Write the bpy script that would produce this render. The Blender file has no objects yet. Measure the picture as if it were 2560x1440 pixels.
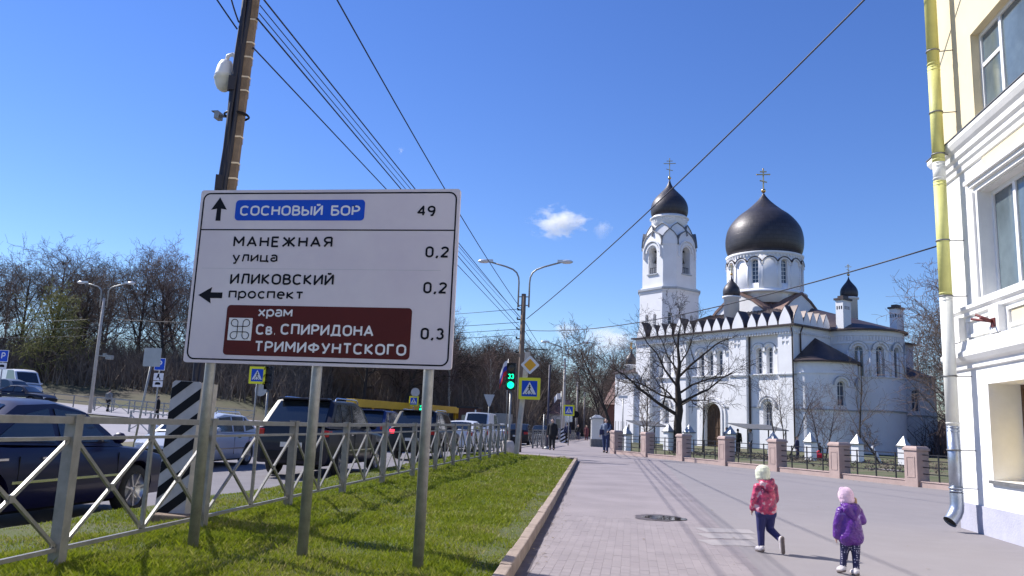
import bpy, bmesh, math, random
import numpy as np
from mathutils import Vector, Matrix, Euler
R = math.radians
scene = bpy.context.scene
col = scene.collection

# ------------------------------------------------------------------ camera, world, sun, exposure
PSI, PIT, ROLL = R(8.8), R(9.8), math.atan(0.04)
CAMZ = 1.45
Fv = Vector((-math.sin(PSI) * math.cos(PIT), math.cos(PSI) * math.cos(PIT), math.sin(PIT)))
R0 = Vector((math.cos(PSI), math.sin(PSI), 0)); U0 = R0.cross(Fv)
Rv = math.cos(ROLL) * R0 + math.sin(ROLL) * U0
Uv = -math.sin(ROLL) * R0 + math.cos(ROLL) * U0
cam_data = bpy.data.cameras.new('camera')
cam = bpy.data.objects.new('camera', cam_data); col.objects.link(cam)
cam.matrix_world = Matrix(((Rv.x, Uv.x, -Fv.x, 0), (Rv.y, Uv.y, -Fv.y, 0), (Rv.z, Uv.z, -Fv.z, CAMZ), (0, 0, 0, 1)))
cam_data.sensor_width = 36; cam_data.lens = 36 * 2000 / 2560
cam_data.clip_start = 0.1; cam_data.clip_end = 9000
scene.camera = cam

SUN_AZ_LEFT, SUN_EL = R(20), R(44.3)          # the sun stands to the left, 20 degrees ahead of square
sdir = Vector((-math.cos(SUN_AZ_LEFT) * math.cos(SUN_EL), math.sin(SUN_AZ_LEFT) * math.cos(SUN_EL), math.sin(SUN_EL)))
world = bpy.data.worlds.new('World'); scene.world = world; world.use_nodes = True
wn = world.node_tree; wn.nodes.clear()
sky = wn.nodes.new('ShaderNodeTexSky'); sky.sky_type = 'NISHITA'; sky.sun_disc = False
sky.sun_elevation = SUN_EL; sky.sun_rotation = math.atan2(sdir.x, sdir.y)
sky.altitude = 1500; sky.air_density = 1.35; sky.dust_density = 0.0; sky.ozone_density = 6.0
bgn = wn.nodes.new('ShaderNodeBackground'); bgn.inputs[1].default_value = 0.108
outw = wn.nodes.new('ShaderNodeOutputWorld')
hs = wn.nodes.new('ShaderNodeHueSaturation'); hs.inputs['Saturation'].default_value = 1.16; hs.inputs['Hue'].default_value = 0.517
wn.links.new(sky.outputs[0], hs.inputs['Color'])
wn.links.new(hs.outputs[0], bgn.inputs[0]); wn.links.new(bgn.outputs[0], outw.inputs[0])
sun_data = bpy.data.lights.new('sun', 'SUN'); sun_data.energy = 5.0; sun_data.angle = R(0.53); sun_data.color = (1, 0.955, 0.90)
sun = bpy.data.objects.new('sun', sun_data); col.objects.link(sun)
sun.rotation_euler = sdir.to_track_quat('Z', 'Y').to_euler(); sun.location = (0, 0, 60)
scene.view_settings.view_transform = 'Standard'; scene.view_settings.look = 'None'
scene.view_settings.exposure = 0.58; scene.view_settings.gamma = 1; scene.view_settings.use_curve_mapping = False
scene.cycles.max_bounces = 12; scene.cycles.diffuse_bounces = 3; scene.cycles.glossy_bounces = 3; scene.cycles.transmission_bounces = 3; scene.cycles.volume_bounces = 10; scene.cycles.transparent_max_bounces = 8

# ------------------------------------------------------------------ helpers
def sm(t): t = min(max(t, 0), 1); return t * t * (3 - 2 * t)
def G(y): return .22 * min(max((y - 14) / 31, 0), 1)
def T(x, y):
    z = G(y) + .045 * max(0, min(-x - 16, 60))
    z += 3.4 * sm((y - 72) / 16) * sm((-x - 22) / 22)
    return z
def kx(y): return -1.13 - 1.05 * (y - 8) / 25          # outer kerb line of the lawn
def lawn(x, y):
    h = .075 + .03 * (kx(y) - x)
    d = -3.35 - .25 * math.sin(y * .3) - x
    h -= .07 * math.exp(-(d / .22) ** 2) * sm((y - 8) / 3)     # shallow furrow along the lawn
    return G(y) + h + .012 * math.sin(x * 5.1 + y * 2.3) + .012 * math.sin(y * 4.7 - x * 3.1)

class MB:
    def __init__(s): s.v = []; s.f = []; s.fs = []
    def add(s, vs, fs, smooth=False, M=None):
        o = len(s.v)
        if M is not None: vs = [M @ Vector(p) for p in vs]
        s.v.extend([tuple(p) for p in vs]); s.f.extend([tuple(i + o for i in f) for f in fs]); s.fs.extend([smooth] * len(fs)); return s
    def box(s, c, d, M=None, taper=1.0):
        x, y, z = d[0] / 2, d[1] / 2, d[2] / 2; t = taper
        vs = [(-x, -y, -z), (x, -y, -z), (x, y, -z), (-x, y, -z), (-x * t, -y * t, z), (x * t, -y * t, z), (x * t, y * t, z), (-x * t, y * t, z)]
        vs = [(a + c[0], b + c[1], e + c[2]) for a, b, e in vs]
        return s.add(vs, [(3, 2, 1, 0), (4, 5, 6, 7), (0, 1, 5, 4), (1, 2, 6, 5), (2, 3, 7, 6), (3, 0, 4, 7)], False, M)
    def box2(s, a, b, M=None):
        return s.box([(a[i] + b[i]) / 2 for i in range(3)], [abs(b[i] - a[i]) for i in range(3)], M)
    def tube(s, pts, r, n=8, smooth=True, M=None, caps=True):
        pts = [Vector(p) for p in pts]; k = len(pts)
        rs = r if isinstance(r, (list, tuple)) else [r] * k
        vs = []; fs = []
        t0 = (pts[1] - pts[0]).normalized()
        u = t0.cross(Vector((0, 0, 1)))
        if u.length < .1: u = t0.cross(Vector((1, 0, 0)))
        u.normalize()
        for i, p in enumerate(pts):
            a = pts[max(i - 1, 0)]; b = pts[min(i + 1, k - 1)]
            t = (b - a).normalized(); u = (u - t * u.dot(t)).normalized(); w = t.cross(u)
            for j in range(n):
                an = 2 * math.pi * j / n + math.pi / n
                vs.append(p + (u * math.cos(an) + w * math.sin(an)) * rs[i])
        for i in range(k - 1):
            for j in range(n):
                a, b = i * n + j, i * n + (j + 1) % n
                fs.append((a, b, b + n, a + n))
        s.add(vs, fs, smooth, M)
        if caps:
            o = len(s.v) - len(vs)
            s.f.append(tuple(o + j for j in reversed(range(n)))); s.f.append(tuple(o + (k - 1) * n + j for j in range(n))); s.fs += [False, False]
        return s
    def bar(s, a, b, w, h, M=None):      # square bar
        a, b = Vector(a), Vector(b); t = (b - a).normalized(); u = t.cross(Vector((0, 0, 1)))
        if u.length < .05: u = Vector((1, 0, 0))
        u.normalize(); v = u.cross(t)
        vs = [p + u * (w / 2 * i) + v * (h / 2 * j) for p in (a, b) for i, j in ((-1, -1), (1, -1), (1, 1), (-1, 1))]
        return s.add(vs, [(3, 2, 1, 0), (4, 5, 6, 7), (0, 1, 5, 4), (1, 2, 6, 5), (2, 3, 7, 6), (3, 0, 4, 7)], False, M)
    def lathe(s, prof, n=32, c=(0, 0, 0), smooth=True, M=None, a0=0, a1=2 * math.pi, caps=True):
        full = abs(a1 - a0 - 2 * math.pi) < 1e-6; m = n if full else n + 1
        vs = []; fs = []
        for r, z in prof:
            for j in range(m):
                an = a0 + (a1 - a0) * j / n
                vs.append((c[0] + r * math.cos(an), c[1] + r * math.sin(an), c[2] + z))
        for i in range(len(prof) - 1):
            for j in range(n):
                a, b = i * m + j, i * m + (j + 1) % m
                fs.append((a, b, b + m, a + m))
        s.add(vs, fs, smooth, M)
        if caps and full:
            o = len(s.v) - len(vs)
            s.f.append(tuple(o + j for j in reversed(range(m)))); s.f.append(tuple(o + (len(prof) - 1) * m + j for j in range(m))); s.fs += [False, False]
        return s
    def prism(s, poly, z0, z1, M=None, smooth=False):
        n = len(poly)
        vs = [(x, y, z0) for x, y in poly] + [(x, y, z1) for x, y in poly]
        fs = [tuple(reversed(range(n))), tuple(range(n, 2 * n))] + [(i, (i + 1) % n, (i + 1) % n + n, i + n) for i in range(n)]
        return s.add(vs, fs, smooth, M)
    def ring(s, po, pi, z0, z1, M=None):      # prism between two open outlines of equal count
        n = len(po)
        vs = [(x, y, z0) for x, y in po] + [(x, y, z0) for x, y in pi] + [(x, y, z1) for x, y in po] + [(x, y, z1) for x, y in pi]
        fs = []
        for i in range(n - 1):
            j = i + 1
            fs += [(i, n + i, n + j, j), (2 * n + i, 2 * n + j, 3 * n + j, 3 * n + i), (i, j, 2 * n + j, 2 * n + i), (n + i, 3 * n + i, 3 * n + j, n + j)]
        fs += [(0, 2 * n, 3 * n, n), (n - 1, 2 * n - 1, 4 * n - 1, 3 * n - 1)]
        return s.add(vs, fs, False, M)
    def ball(s, c, r, n=12, sc=(1, 1, 1), M=None):
        prof = [(max(1e-4, math.sin(math.pi * i / (n // 2)) * r), -math.cos(math.pi * i / (n // 2)) * r) for i in range(n // 2 + 1)]
        A = Matrix.Translation(c) @ Matrix.Diagonal((sc[0], sc[1], sc[2], 1))
        if M is not None: A = M @ A
        return s.lathe(prof, n, M=A)
    def mesh(s, name):
        me = bpy.data.meshes.new(name); me.from_pydata(s.v, [], s.f); me.polygons.foreach_set('use_smooth', s.fs)
        return me
    def build(s, name, mat, parent=None, kind=None, label=None, bevel=0, fix=False):
        me = s.mesh(name)
        if fix:
            bm = bmesh.new(); bm.from_mesh(me); bmesh.ops.recalc_face_normals(bm, faces=bm.faces); bm.to_mesh(me); bm.free()
        return link(name, me, mat, parent, kind, label, bevel)

def link(name, me, mat, parent=None, kind=None, label=None, bevel=0):
    me.materials.clear()
    if mat is not None: me.materials.append(mat)
    o = bpy.data.objects.new(name, me); col.objects.link(o)
    if parent is not None: o.parent = parent
    if kind: o['kind'] = kind
    if label: o['label'] = label
    if bevel:
        b = o.modifiers.new('b', 'BEVEL'); b.width = bevel; b.segments = 2; b.limit_method = 'ANGLE'; b.angle_limit = R(40)
    return o
def tag(o, label, cat, group=None):
    o['label'] = label; o['category'] = cat
    if group: o['group'] = group
    return o
def thing(name, label, cat, loc=(0, 0, 0), rz=0, group=None, rot=None):
    o = bpy.data.objects.new(name, None); col.objects.link(o); o.empty_display_size = .3
    o.location = loc; o.rotation_euler = rot if rot else (0, 0, rz)
    return tag(o, label, cat, group)
def dup(root, loc, rz=None, label=None, group=None, scale=None):
    r = root.copy(); col.objects.link(r); r.location = loc
    if rz is not None: r.rotation_euler = (0, 0, rz)
    if scale: r.scale = (scale,) * 3 if not isinstance(scale, tuple) else scale
    if label: r['label'] = label
    if group: r['group'] = group
    for ch in list(root.children):
        c = ch.copy(); col.objects.link(c); c.parent = r
        for g in list(ch.children):
            d = g.copy(); col.objects.link(d); d.parent = c
    return r
def applied(o):          # mesh with modifiers applied, object removed
    dg = bpy.context.evaluated_depsgraph_get(); dg.update()
    me = bpy.data.meshes.new_from_object(o.evaluated_get(dg)); bpy.data.objects.remove(o); return me
def boolean(base_mb, cut_mb):
    a = bpy.data.objects.new('a', base_mb.mesh('a')); b = bpy.data.objects.new('b', cut_mb.mesh('b'))
    for o in (a, b):
        bm = bmesh.new(); bm.from_mesh(o.data); bmesh.ops.recalc_face_normals(bm, faces=bm.faces); bm.to_mesh(o.data); bm.free()
    col.objects.link(a); col.objects.link(b)
    m = a.modifiers.new('m', 'BOOLEAN'); m.operation = 'DIFFERENCE'; m.object = b; m.solver = 'EXACT'; m.use_self = True
    me = applied(a); bpy.data.objects.remove(b); return me

# ------------------------------------------------------------------ materials
def mk(name, base, rough=.6, metal=0, var=.15, scale=4, bump=0, bscale=30, alpha=None, spec=None, tint=None, coat=0, detail=5, emit=None, estr=0):
    m = bpy.data.materials.new(name); m.use_nodes = True; nt = m.node_tree; b = nt.nodes['Principled BSDF']
    b.inputs['Roughness'].default_value = rough; b.inputs['Metallic'].default_value = metal
    b.inputs['Base Color'].default_value = (*base, 1)
    if spec is not None: b.inputs['Specular IOR Level'].default_value = spec
    if coat: b.inputs['Coat Weight'].default_value = coat; b.inputs['Coat Roughness'].default_value = .04
    if emit: b.inputs['Emission Color'].default_value = (*emit, 1); b.inputs['Emission Strength'].default_value = estr
    tc = nt.nodes.new('ShaderNodeTexCoord')
    if var:
        n = nt.nodes.new('ShaderNodeTexNoise'); n.inputs['Scale'].default_value = scale; n.inputs['Detail'].default_value = detail; n.inputs['Roughness'].default_value = .65
        cr = nt.nodes.new('ShaderNodeValToRGB'); cr.color_ramp.elements[0].position = .3; cr.color_ramp.elements[1].position = .7
        t = tint if tint else tuple(c * (1 - var) for c in base)
        cr.color_ramp.elements[0].color = (*t, 1); cr.color_ramp.elements[1].color = (*[min(1, c * (1 + var * .5)) for c in base], 1)
        nt.links.new(tc.outputs['Object'], n.inputs['Vector']); nt.links.new(n.outputs['Fac'], cr.inputs[0]); nt.links.new(cr.outputs[0], b.inputs['Base Color'])
    if bump:
        n2 = nt.nodes.new('ShaderNodeTexNoise'); n2.inputs['Scale'].default_value = bscale; n2.inputs['Detail'].default_value = 4
        bp = nt.nodes.new('ShaderNodeBump'); bp.inputs['Strength'].default_value = bump; bp.inputs['Distance'].default_value = .02
        nt.links.new(tc.outputs['Object'], n2.inputs['Vector']); nt.links.new(n2.outputs['Fac'], bp.inputs['Height']); nt.links.new(bp.outputs[0], b.inputs['Normal'])
    return m
M = {}
M['galv'] = mk('galvanised', (.33, .33, .32), .5, .55, .25, 9, .15, 60)
M['galv_dark'] = mk('galvanised_dull', (.2, .2, .2), .55, .4, .3, 6, .15, 60)
M['rail'] = mk('painted_rail', (.25, .245, .235), .42, .25, .25, 7, .1, 50)
M['signwhite'] = mk('sign_white', (.62, .575, .60), .45, 0, .11, .9, tint=(.56, .50, .56))
M['signback'] = mk('sign_back', (.42, .43, .45), .5, .4, .12, 3)
M['black'] = mk('black_film', (.008, .008, .012), .5, 0, 0, spec=.15)
M['blue'] = mk('sign_blue', (.008, .07, .5), .45, 0, .05, 3, spec=.25)
M['brown'] = mk('sign_brown', (.085, .012, .010), .45, 0, .12, 2, spec=.2)
M['yellow'] = mk('sign_yellow', (.78, .75, .02), .4, 0, .05, 3)
M['orange'] = mk('sign_orange', (.75, .36, .01), .4, 0, .05, 3)
M['white'] = mk('white_film', (.7, .7, .72), .4, 0, .05, 3)
M['concrete'] = mk('concrete', (.21, .155, .115), .9, 0, .3, 5, .4, 40)
M['concrete2'] = mk('concrete_light', (.52, .47, .42), .9, 0, .22, 5, .3, 30)
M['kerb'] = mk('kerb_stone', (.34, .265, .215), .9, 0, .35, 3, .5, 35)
M['pink'] = mk('pink_render', (.42, .315, .285), .9, 0, .16, 2.5, .25, 60)
M['iron'] = mk('black_iron', (.02, .02, .025), .5, .3, .1, 4)
M['tape'] = mk('steel_band', (.75, .62, .45), .4, .4, .1, 4)
M['plaster'] = mk('white_plaster', (.82, .82, .84), .85, 0, .07, .7, .12, 25)
M['plaster2'] = mk('white_wall_paint', (.80, .79, .76), .85, 0, .10, 1.5, .15, 30)
M['cream'] = mk('cream_render', (.76, .65, .43), .88, 0, .08, 1.2, .2, 40)
M['plinth'] = mk('blue_grey_plinth', (.42, .42, .50), .9, 0, .15, 2, .3, 30)
M['roof'] = mk('roof_sheet', (.075, .055, .055), .5, .3, .35, 1.2, .1, 10)
M['roofbrown'] = mk('roof_brown', (.20, .12, .10), .6, .1, .3, 1.5)
M['gold'] = mk('gold_leaf', (.8, .5, .2), .22, 1, .1, 5)
M['navycloth0'] = mk('dark_violet_paint', (.035, .035, .07), .6, 0, .1, 4)
M['wire'] = mk('wire_black', (.012, .014, .03), .6, 0, 0)
M['wood'] = mk('brown_wood', (.10, .055, .03), .6, 0, .3, 3)
M['bell'] = mk('bell_bronze', (.06, .05, .04), .4, .7, .2, 3)
M['glass'] = mk('window_glass', (.13, .17, .19), .1, 0, .45, .9, spec=.8)
M['churchglass'] = mk('church_glass', (.07, .10, .16), .15, 0, .35, 3, spec=.6)
M['frame'] = mk('window_frame_white', (.8, .8, .8), .5, 0, .04, 5)
M['pipe_y'] = mk('pipe_yellow', (.66, .64, .22), .55, 0, .12, 3, .15, 18)
M['pipe_w'] = mk('pipe_white', (.72, .72, .66), .55, 0, .08, 3, .15, 18)
M['pipe_g'] = mk('pipe_zinc', (.42, .46, .52), .35, .8, .25, 5, .15, 18)
M['bark'] = mk('bark', (.055, .043, .035), .95, 0, .35, 6, .6, 20)
M['bark2'] = mk('bark_brown', (.135, .102, .085), .95, 0, .35, 1.5)
M['bark3'] = mk('bark_reddish', (.18, .125, .11), .95, 0, .3, 1.5)
M['markgrey'] = mk('marker_film', (.46, .44, .45), .6, 0, .18, 4)
M['scrub'] = mk('scrub_stems', (.19, .15, .12), .95, 0, .45, .6)
M['birch'] = mk('birch_bark', (.4, .38, .35), .9, 0, .6, 4)
M['bud'] = mk('spring_buds', (.20, .20, .05), .8, 0, .4, 2)
M['skin'] = mk('skin', (.55, .36, .28), .55, 0, .06, 8)
M['tyre'] = mk('tyre', (.018, .018, .018), .85, 0, .1, 8)
M['rim'] = mk('alloy', (.5, .5, .52), .3, .9, .1, 8)
M['carglass'] = mk('car_glass', (.012, .016, .02), .04, 0, 0, spec=1.0)
M['chrome'] = mk('chrome', (.7, .7, .72), .15, 1, 0)
M['redlamp'] = mk('red_lamp', (.35, .01, .01), .2, 0, 0)
M['redlit'] = mk('red_lamp_lit', (.5, .02, .03), .2, 0, 0, emit=(1, .03, .06), estr=2.0)
M['plate'] = mk('plate_white', (.55, .55, .52), .5, 0, .05, 10)
M['underbody'] = mk('car_underbody', (.008, .008, .008), .9, 0, 0)
M['green_lit'] = mk('green_light', (.0, .3, .15), .3, 0, 0, emit=(0, 1, .42), estr=1.6)
M['red_off'] = mk('lens_dark', (.03, .008, .008), .2, 0, 0)
M['lamp_glass'] = mk('lamp_head', (.65, .66, .68), .3, .3, .08, 8)

def paint(name, c, rough=.4, metal=0):
    return mk('paint_' + name, c, rough, metal, .04, 3, coat=.2, spec=.35)

# ground materials
def ground_mat(name, c1, c2, c3, s1=.5, s2=8, bump=.25, rough=.92, bs=120, c4=None):
    m = bpy.data.materials.new(name); m.use_nodes = True; nt = m.node_tree; b = nt.nodes['Principled BSDF']; b.inputs['Roughness'].default_value = rough
    tc = nt.nodes.new('ShaderNodeTexCoord')
    def noise(s, d=6):
        n = nt.nodes.new('ShaderNodeTexNoise'); n.inputs['Scale'].default_value = s; n.inputs['Detail'].default_value = d; n.inputs['Roughness'].default_value = .62
        nt.links.new(tc.outputs['Object'], n.inputs['Vector']); return n
    n1, n2, n3 = noise(s1), noise(s2), noise(bs, 3)
    def mix(f, a, bb, lo, hi):
        r = nt.nodes.new('ShaderNodeMapRange'); r.inputs[1].default_value = lo; r.inputs[2].default_value = hi; nt.links.new(f, r.inputs[0])
        x = nt.nodes.new('ShaderNodeMix'); x.data_type = 'RGBA'; nt.links.new(r.outputs[0], x.inputs[0])
        for i, v in ((6, a), (7, bb)):
            if isinstance(v, tuple): x.inputs[i].default_value = (*v, 1)
            else: nt.links.new(v, x.inputs[i])
        return x.outputs[2]
    c = mix(n1.outputs[0], c1, c2, .38, .62)
    c = mix(n2.outputs[0], c, c3, .45, .85)
    if c4: c = mix(n3.outputs[0], c, c4, .55, .8)
    nt.links.new(c, b.inputs['Base Color'])
    bp = nt.nodes.new('ShaderNodeBump'); bp.inputs['Strength'].default_value = bump; bp.inputs['Distance'].default_value = .01
    nt.links.new(n3.outputs[0], bp.inputs['Height']); nt.links.new(bp.outputs[0], b.inputs['Normal'])
    return m
M['asphalt'] = ground_mat('asphalt_plaza', (.238, .216, .222), (.222, .202, .208), (.255, .235, .24), .25, 1.6, .35, c4=(.19, .18, .182))
M['road'] = ground_mat('asphalt_road', (.17, .16, .175), (.145, .135, .15), (.20, .19, .20), .3, 2, .3, c4=(.11, .10, .115))
M['soil'] = ground_mat('soil', (.09, .075, .045), (.075, .085, .03), (.13, .11, .07), .8, 6, .6, bs=40)
M['turf'] = ground_mat('turf', (.05, .085, .012), (.075, .08, .02), (.10, .085, .04), .6, 5, .8, bs=60, c4=(.03, .05, .008))
M['parkground'] = ground_mat('park_ground', (.055, .06, .018), (.06, .045, .028), (.035, .04, .014), .12, 1.5, .8, bs=8, c4=(.04, .045, .015))
M['yard'] = ground_mat('yard_ground', (.05, .08, .018), (.15, .12, .08), (.09, .10, .03), .5, 3, .8, bs=20)
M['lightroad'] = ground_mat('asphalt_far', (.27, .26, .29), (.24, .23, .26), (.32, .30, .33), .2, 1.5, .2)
def paver_mat():
    m = bpy.data.materials.new('paver'); m.use_nodes = True; nt = m.node_tree; b = nt.nodes['Principled BSDF']; b.inputs['Roughness'].default_value = .9
    tc = nt.nodes.new('ShaderNodeTexCoord'); br = nt.nodes.new('ShaderNodeTexBrick'); ge = nt.nodes.new('ShaderNodeNewGeometry')
    br.inputs['Scale'].default_value = 1; br.inputs['Brick Width'].default_value = .1; br.inputs['Row Height'].default_value = .2; br.offset = .5
    br.inputs['Mortar Size'].default_value = .004; br.inputs['Mortar Smooth'].default_value = .4
    br.inputs['Color1'].default_value = (.255, .222, .229, 1); br.inputs['Color2'].default_value = (.249, .216, .224, 1); br.inputs['Mortar'].default_value = (.23, .198, .206, 1)
    n = nt.nodes.new('ShaderNodeTexNoise'); n.inputs['Scale'].default_value = .9; n.inputs['Detail'].default_value = 7
    nt.links.new(ge.outputs['Position'], br.inputs['Vector']); nt.links.new(ge.outputs['Position'], n.inputs['Vector'])
    mr = nt.nodes.new('ShaderNodeMapRange'); mr.inputs[1].default_value = .3; mr.inputs[2].default_value = .7; mr.inputs[3].default_value = .85; mr.inputs[4].default_value = 1.1
    nt.links.new(n.outputs[0], mr.inputs[0])
    mx = nt.nodes.new('ShaderNodeVectorMath'); mx.operation = 'SCALE'; nt.links.new(br.outputs[0], mx.inputs[0]); nt.links.new(mr.outputs[0], mx.inputs['Scale']); nt.links.new(mx.outputs[0], b.inputs['Base Color'])
    bp = nt.nodes.new('ShaderNodeBump'); bp.inputs['Strength'].default_value = .12; bp.inputs['Distance'].default_value = .004; bp.invert = True
    nt.links.new(br.outputs['Fac'], bp.inputs['Height']); nt.links.new(bp.outputs[0], b.inputs['Normal'])
    return m
M['paving'] = paver_mat()
M['pav1'] = mk('paver_stone', (.255, .222, .229), .9, 0, .14, 1.2, .2, 120)
M['pav2'] = mk('paver_stone_pale', (.262, .228, .235), .9, 0, .14, 1.2, .2, 120)
M['pav3'] = mk('paver_stone_dark', (.248, .215, .223), .9, 0, .14, 1.2, .2, 120)
M['joint'] = mk('joint_sand', (.215, .187, .194), .95, 0, .3, 20)
M['track'] = mk('tyre_dirt', (.225, .205, .212), .9, 0, .1, 3)
M['patchm'] = mk('new_patch', (.305, .28, .284), .9, 0, .1, 3, .3, 120)
M['crack'] = mk('crack_dirt_kerb_shade', (.12, .10, .11), .95, 0, .3, 5)  # dirt in the cracks; also colours the painted shade strip beside the kerb
M['paint_road'] = mk('road_paint', (.55, .55, .55), .7, 0, .3, 6)
M['water'] = mk('puddle_water', (.05, .045, .05), .04, 0, 0, spec=.8)
M['mud'] = mk('mud', (.11, .09, .09), .6, 0, .35, 14, .4, 60)

# ------------------------------------------------------------------ terrain sheets
def sheet(name, fn, nu, nv, mat, kind='structure', parent=None, zf=None):
    vs = []; fs = []
    for i in range(nu + 1):
        for j in range(nv + 1):
            x, y = fn(i / nu, j / nv); vs.append((x, y, zf(x, y)))
    for i in range(nu):
        for j in range(nv):
            a = i * (nv + 1) + j; fs.append((a, a + nv + 1, a + nv + 2, a + 1))
    me = bpy.data.meshes.new(name); me.from_pydata(vs, [], fs); me.polygons.foreach_set('use_smooth', [True] * len(fs))
    bm = bmesh.new(); bm.from_mesh(me); bmesh.ops.recalc_face_normals(bm, faces=bm.faces)
    if sum(f.normal.z for f in bm.faces) < 0: bmesh.ops.reverse_faces(bm, faces=bm.faces)
    bm.to_mesh(me); bm.free()
    return link(name, me, mat, parent, kind)
def yy(v, a, b, p=2.2): return a + (b - a) * v ** p
sheet('ground', lambda u, v: ((u * 2 - 1) ** 3 * 2500 + (u * 2 - 1) * 60, yy(v, -60, 4000, 3)), 90, 110, M['parkground'],
      zf=lambda x, y: T(x, y) - (.3 if (-16.5 < x < 40 and y < 140) else .04 if x > -16.5 or y > 300 else .05) - .06 * (abs(x) > 300))
sheet('road', lambda u, v: (-14.6 + u * 7.95, yy(v, -12, 420)), 4, 80, M['road'], zf=lambda x, y: T(x, y) - .1)
sheet('side_road', lambda u, v: (-90 + u * 71, 50 + v * 20 + (1 - u) * 2), 30, 8, M['lightroad'], zf=lambda x, y: T(x, y) + .012)
sheet('side_road', lambda u, v: (-60 + u * 41, 22 + v * 21), 30, 10, M['lightroad'], zf=lambda x, y: T(x, y) + .008)
sheet('crossing_road', lambda u, v: (-20 + u * 5.42, 37 + v * 9), 6, 6, M['road'], zf=lambda x, y: T(x, y) - .03)
sheet('median', lambda u, v: (-19.2 + u * 4.55, yy(v, 12, 37, 1)), 6, 20, M['yard'], zf=lambda x, y: T(x, y) + .03)
sheet('plaza', lambda u, v: (1.40 + u * 12, yy(v, -8, 52, 1.4)), 6, 40, M['asphalt'], zf=lambda x, y: G(y) - .001)
sheet('sidewalk', lambda u, v: (-6.5 + u * 7.95, 33.6 + v ** 2 * 250), 4, 40, M['paving'], zf=lambda x, y: G(y))
# paved strip between the lawn kerb and the asphalt: base sheet, real pavers in front
def strip(u, v):
    y = yy(v, -6, 34.2, 1.3); return (kx(y) - .25 + u * (1.45 - kx(y) + .25), y)
sheet('sidewalk', lambda u, v: (lambda y: (kx(y) - .25 + u * (1.45 - kx(y) + .25), y))(13.7 + 20.5 * v), 3, 30, M['paving'], zf=lambda x, y: G(y) - .002)
paved = sheet('paved_walk', lambda u, v: (lambda y: (kx(y) - .25 + u * (1.45 - kx(y) + .25), y))(-6 + 20.2 * v), 3, 30, M['joint'], zf=lambda x, y: G(y) - .012)
random.seed(5)
pv = []
for i in range(-14, 14):
    for j in range(25, 71):
        x = i * .1 + .05; y = j * .2 + (.1 if i % 2 else 0)
        if x < kx(y) - .02 or x > 1.41: continue
        pv.append((x, y))
pmesh = []
for k, mt in enumerate(('pav1', 'pav2', 'pav3')):
    b = MB().box((0, 0, -.02), (.0985, .1985, .04), taper=1).mesh('paver')
    bm = bmesh.new(); bm.from_mesh(b); es = [e for e in bm.edges if all(v.co.z > -.01 for v in e.verts)]
    bmesh.ops.bevel(bm, geom=es, offset=.0015, segments=1, affect='EDGES'); bm.to_mesh(b); bm.free()
    b.materials.append(M[mt]); pmesh.append(b)
near = sorted([p for p in pv if p[1] > 6.6 and p[0] > -1.1], key=lambda p: p[1])
ns = set(near[:300])
for p in near[:300]:
    o = bpy.data.objects.new('paver', random.choice(pmesh)); col.objects.link(o); o.parent = paved
    o.location = (p[0], p[1], G(p[1]) + random.uniform(-.0008, .0008)); o.rotation_euler = (random.uniform(-.0025, .0025), random.uniform(-.0025, .0025), random.uniform(-.004, .004))
for k, mt in enumerate(('pav1', 'pav2', 'pav3')):
    b = MB()
    for p in pv:
        if p in ns or (int(p[0] * 97 + p[1] * 31) % 3 != k): continue
        b.box((p[0], p[1], G(p[1]) - .02 + random.uniform(-.0008, .0008)), (.0985, .1985, .04))
    b.build('paver', M[mt], paved, 'stuff')

# patches and cracks lie flush on the paving
def ribbon(name, pts, w, mat, off=.003, taper=True, jit=0):
    P = []
    for i in range(len(pts) - 1):
        for k in range(8):
            t = k / 8; p0 = pts[max(i - 1, 0)]; p1 = pts[i]; p2 = pts[i + 1]; p3 = pts[min(i + 2, len(pts) - 1)]
            q = [.5 * ((2 * p1[a]) + (-p0[a] + p2[a]) * t + (2 * p0[a] - 5 * p1[a] + 4 * p2[a] - p3[a]) * t * t + (-p0[a] + 3 * p1[a] - 3 * p2[a] + p3[a]) * t ** 3) for a in (0, 1)]
            P.append(q)
    P.append(pts[-1]); vs = []; fs = []
    for i, p in enumerate(P):
        a = P[max(i - 1, 0)]; b = P[min(i + 1, len(P) - 1)]; d = Vector((b[0] - a[0], b[1] - a[1])).normalized(); n = Vector((-d.y, d.x))
        ww = w / 2 * (1 + random.uniform(-jit, jit)) * (min(1, i / 4 + .1, (len(P) - 1 - i) / 4 + .1) if taper else 1)
        for s in (-1, 1): vs.append((p[0] + n.x * ww * s, p[1] + n.y * ww * s, G(p[1]) + off))
    for i in range(len(P) - 1): fs.append((2 * i, 2 * i + 1, 2 * i + 3, 2 * i + 2))
    me = bpy.data.meshes.new(name); me.from_pydata(vs, [], fs)
    bm = bmesh.new(); bm.from_mesh(me); bmesh.ops.recalc_face_normals(bm, faces=bm.faces)
    if sum(f.normal.z for f in bm.faces) < 0: bmesh.ops.reverse_faces(bm, faces=bm.faces)
    bm.to_mesh(me); bm.free()
    return link(name, me, mat, None, 'structure')
ribbon('crack', [(-3.1, 40.5), (-1, 41.2), (1.8, 41.5)], .16, M['crack'], .004, jit=.5)
ribbon('crack', [(-2.1, 32.4), (-1.6, 32.2), (-1.0, 32.6)], .14, M['crack'], .004, jit=.5)
ribbon('crack', [(-1.1, 34.1), (-.4, 34.9), (.35, 34.8)], .10, M['crack'], .004, jit=.5)
ribbon('crack', [(-5.3, 35.6), (-4.2, 35.8), (-2.4, 35.1)], .12, M['crack'], .006, jit=.5)
ribbon('crack', [(1.9, 36.5), (2.6, 36.7), (3.1, 36.4)], .08, M['crack'], .004, jit=.5)
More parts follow.
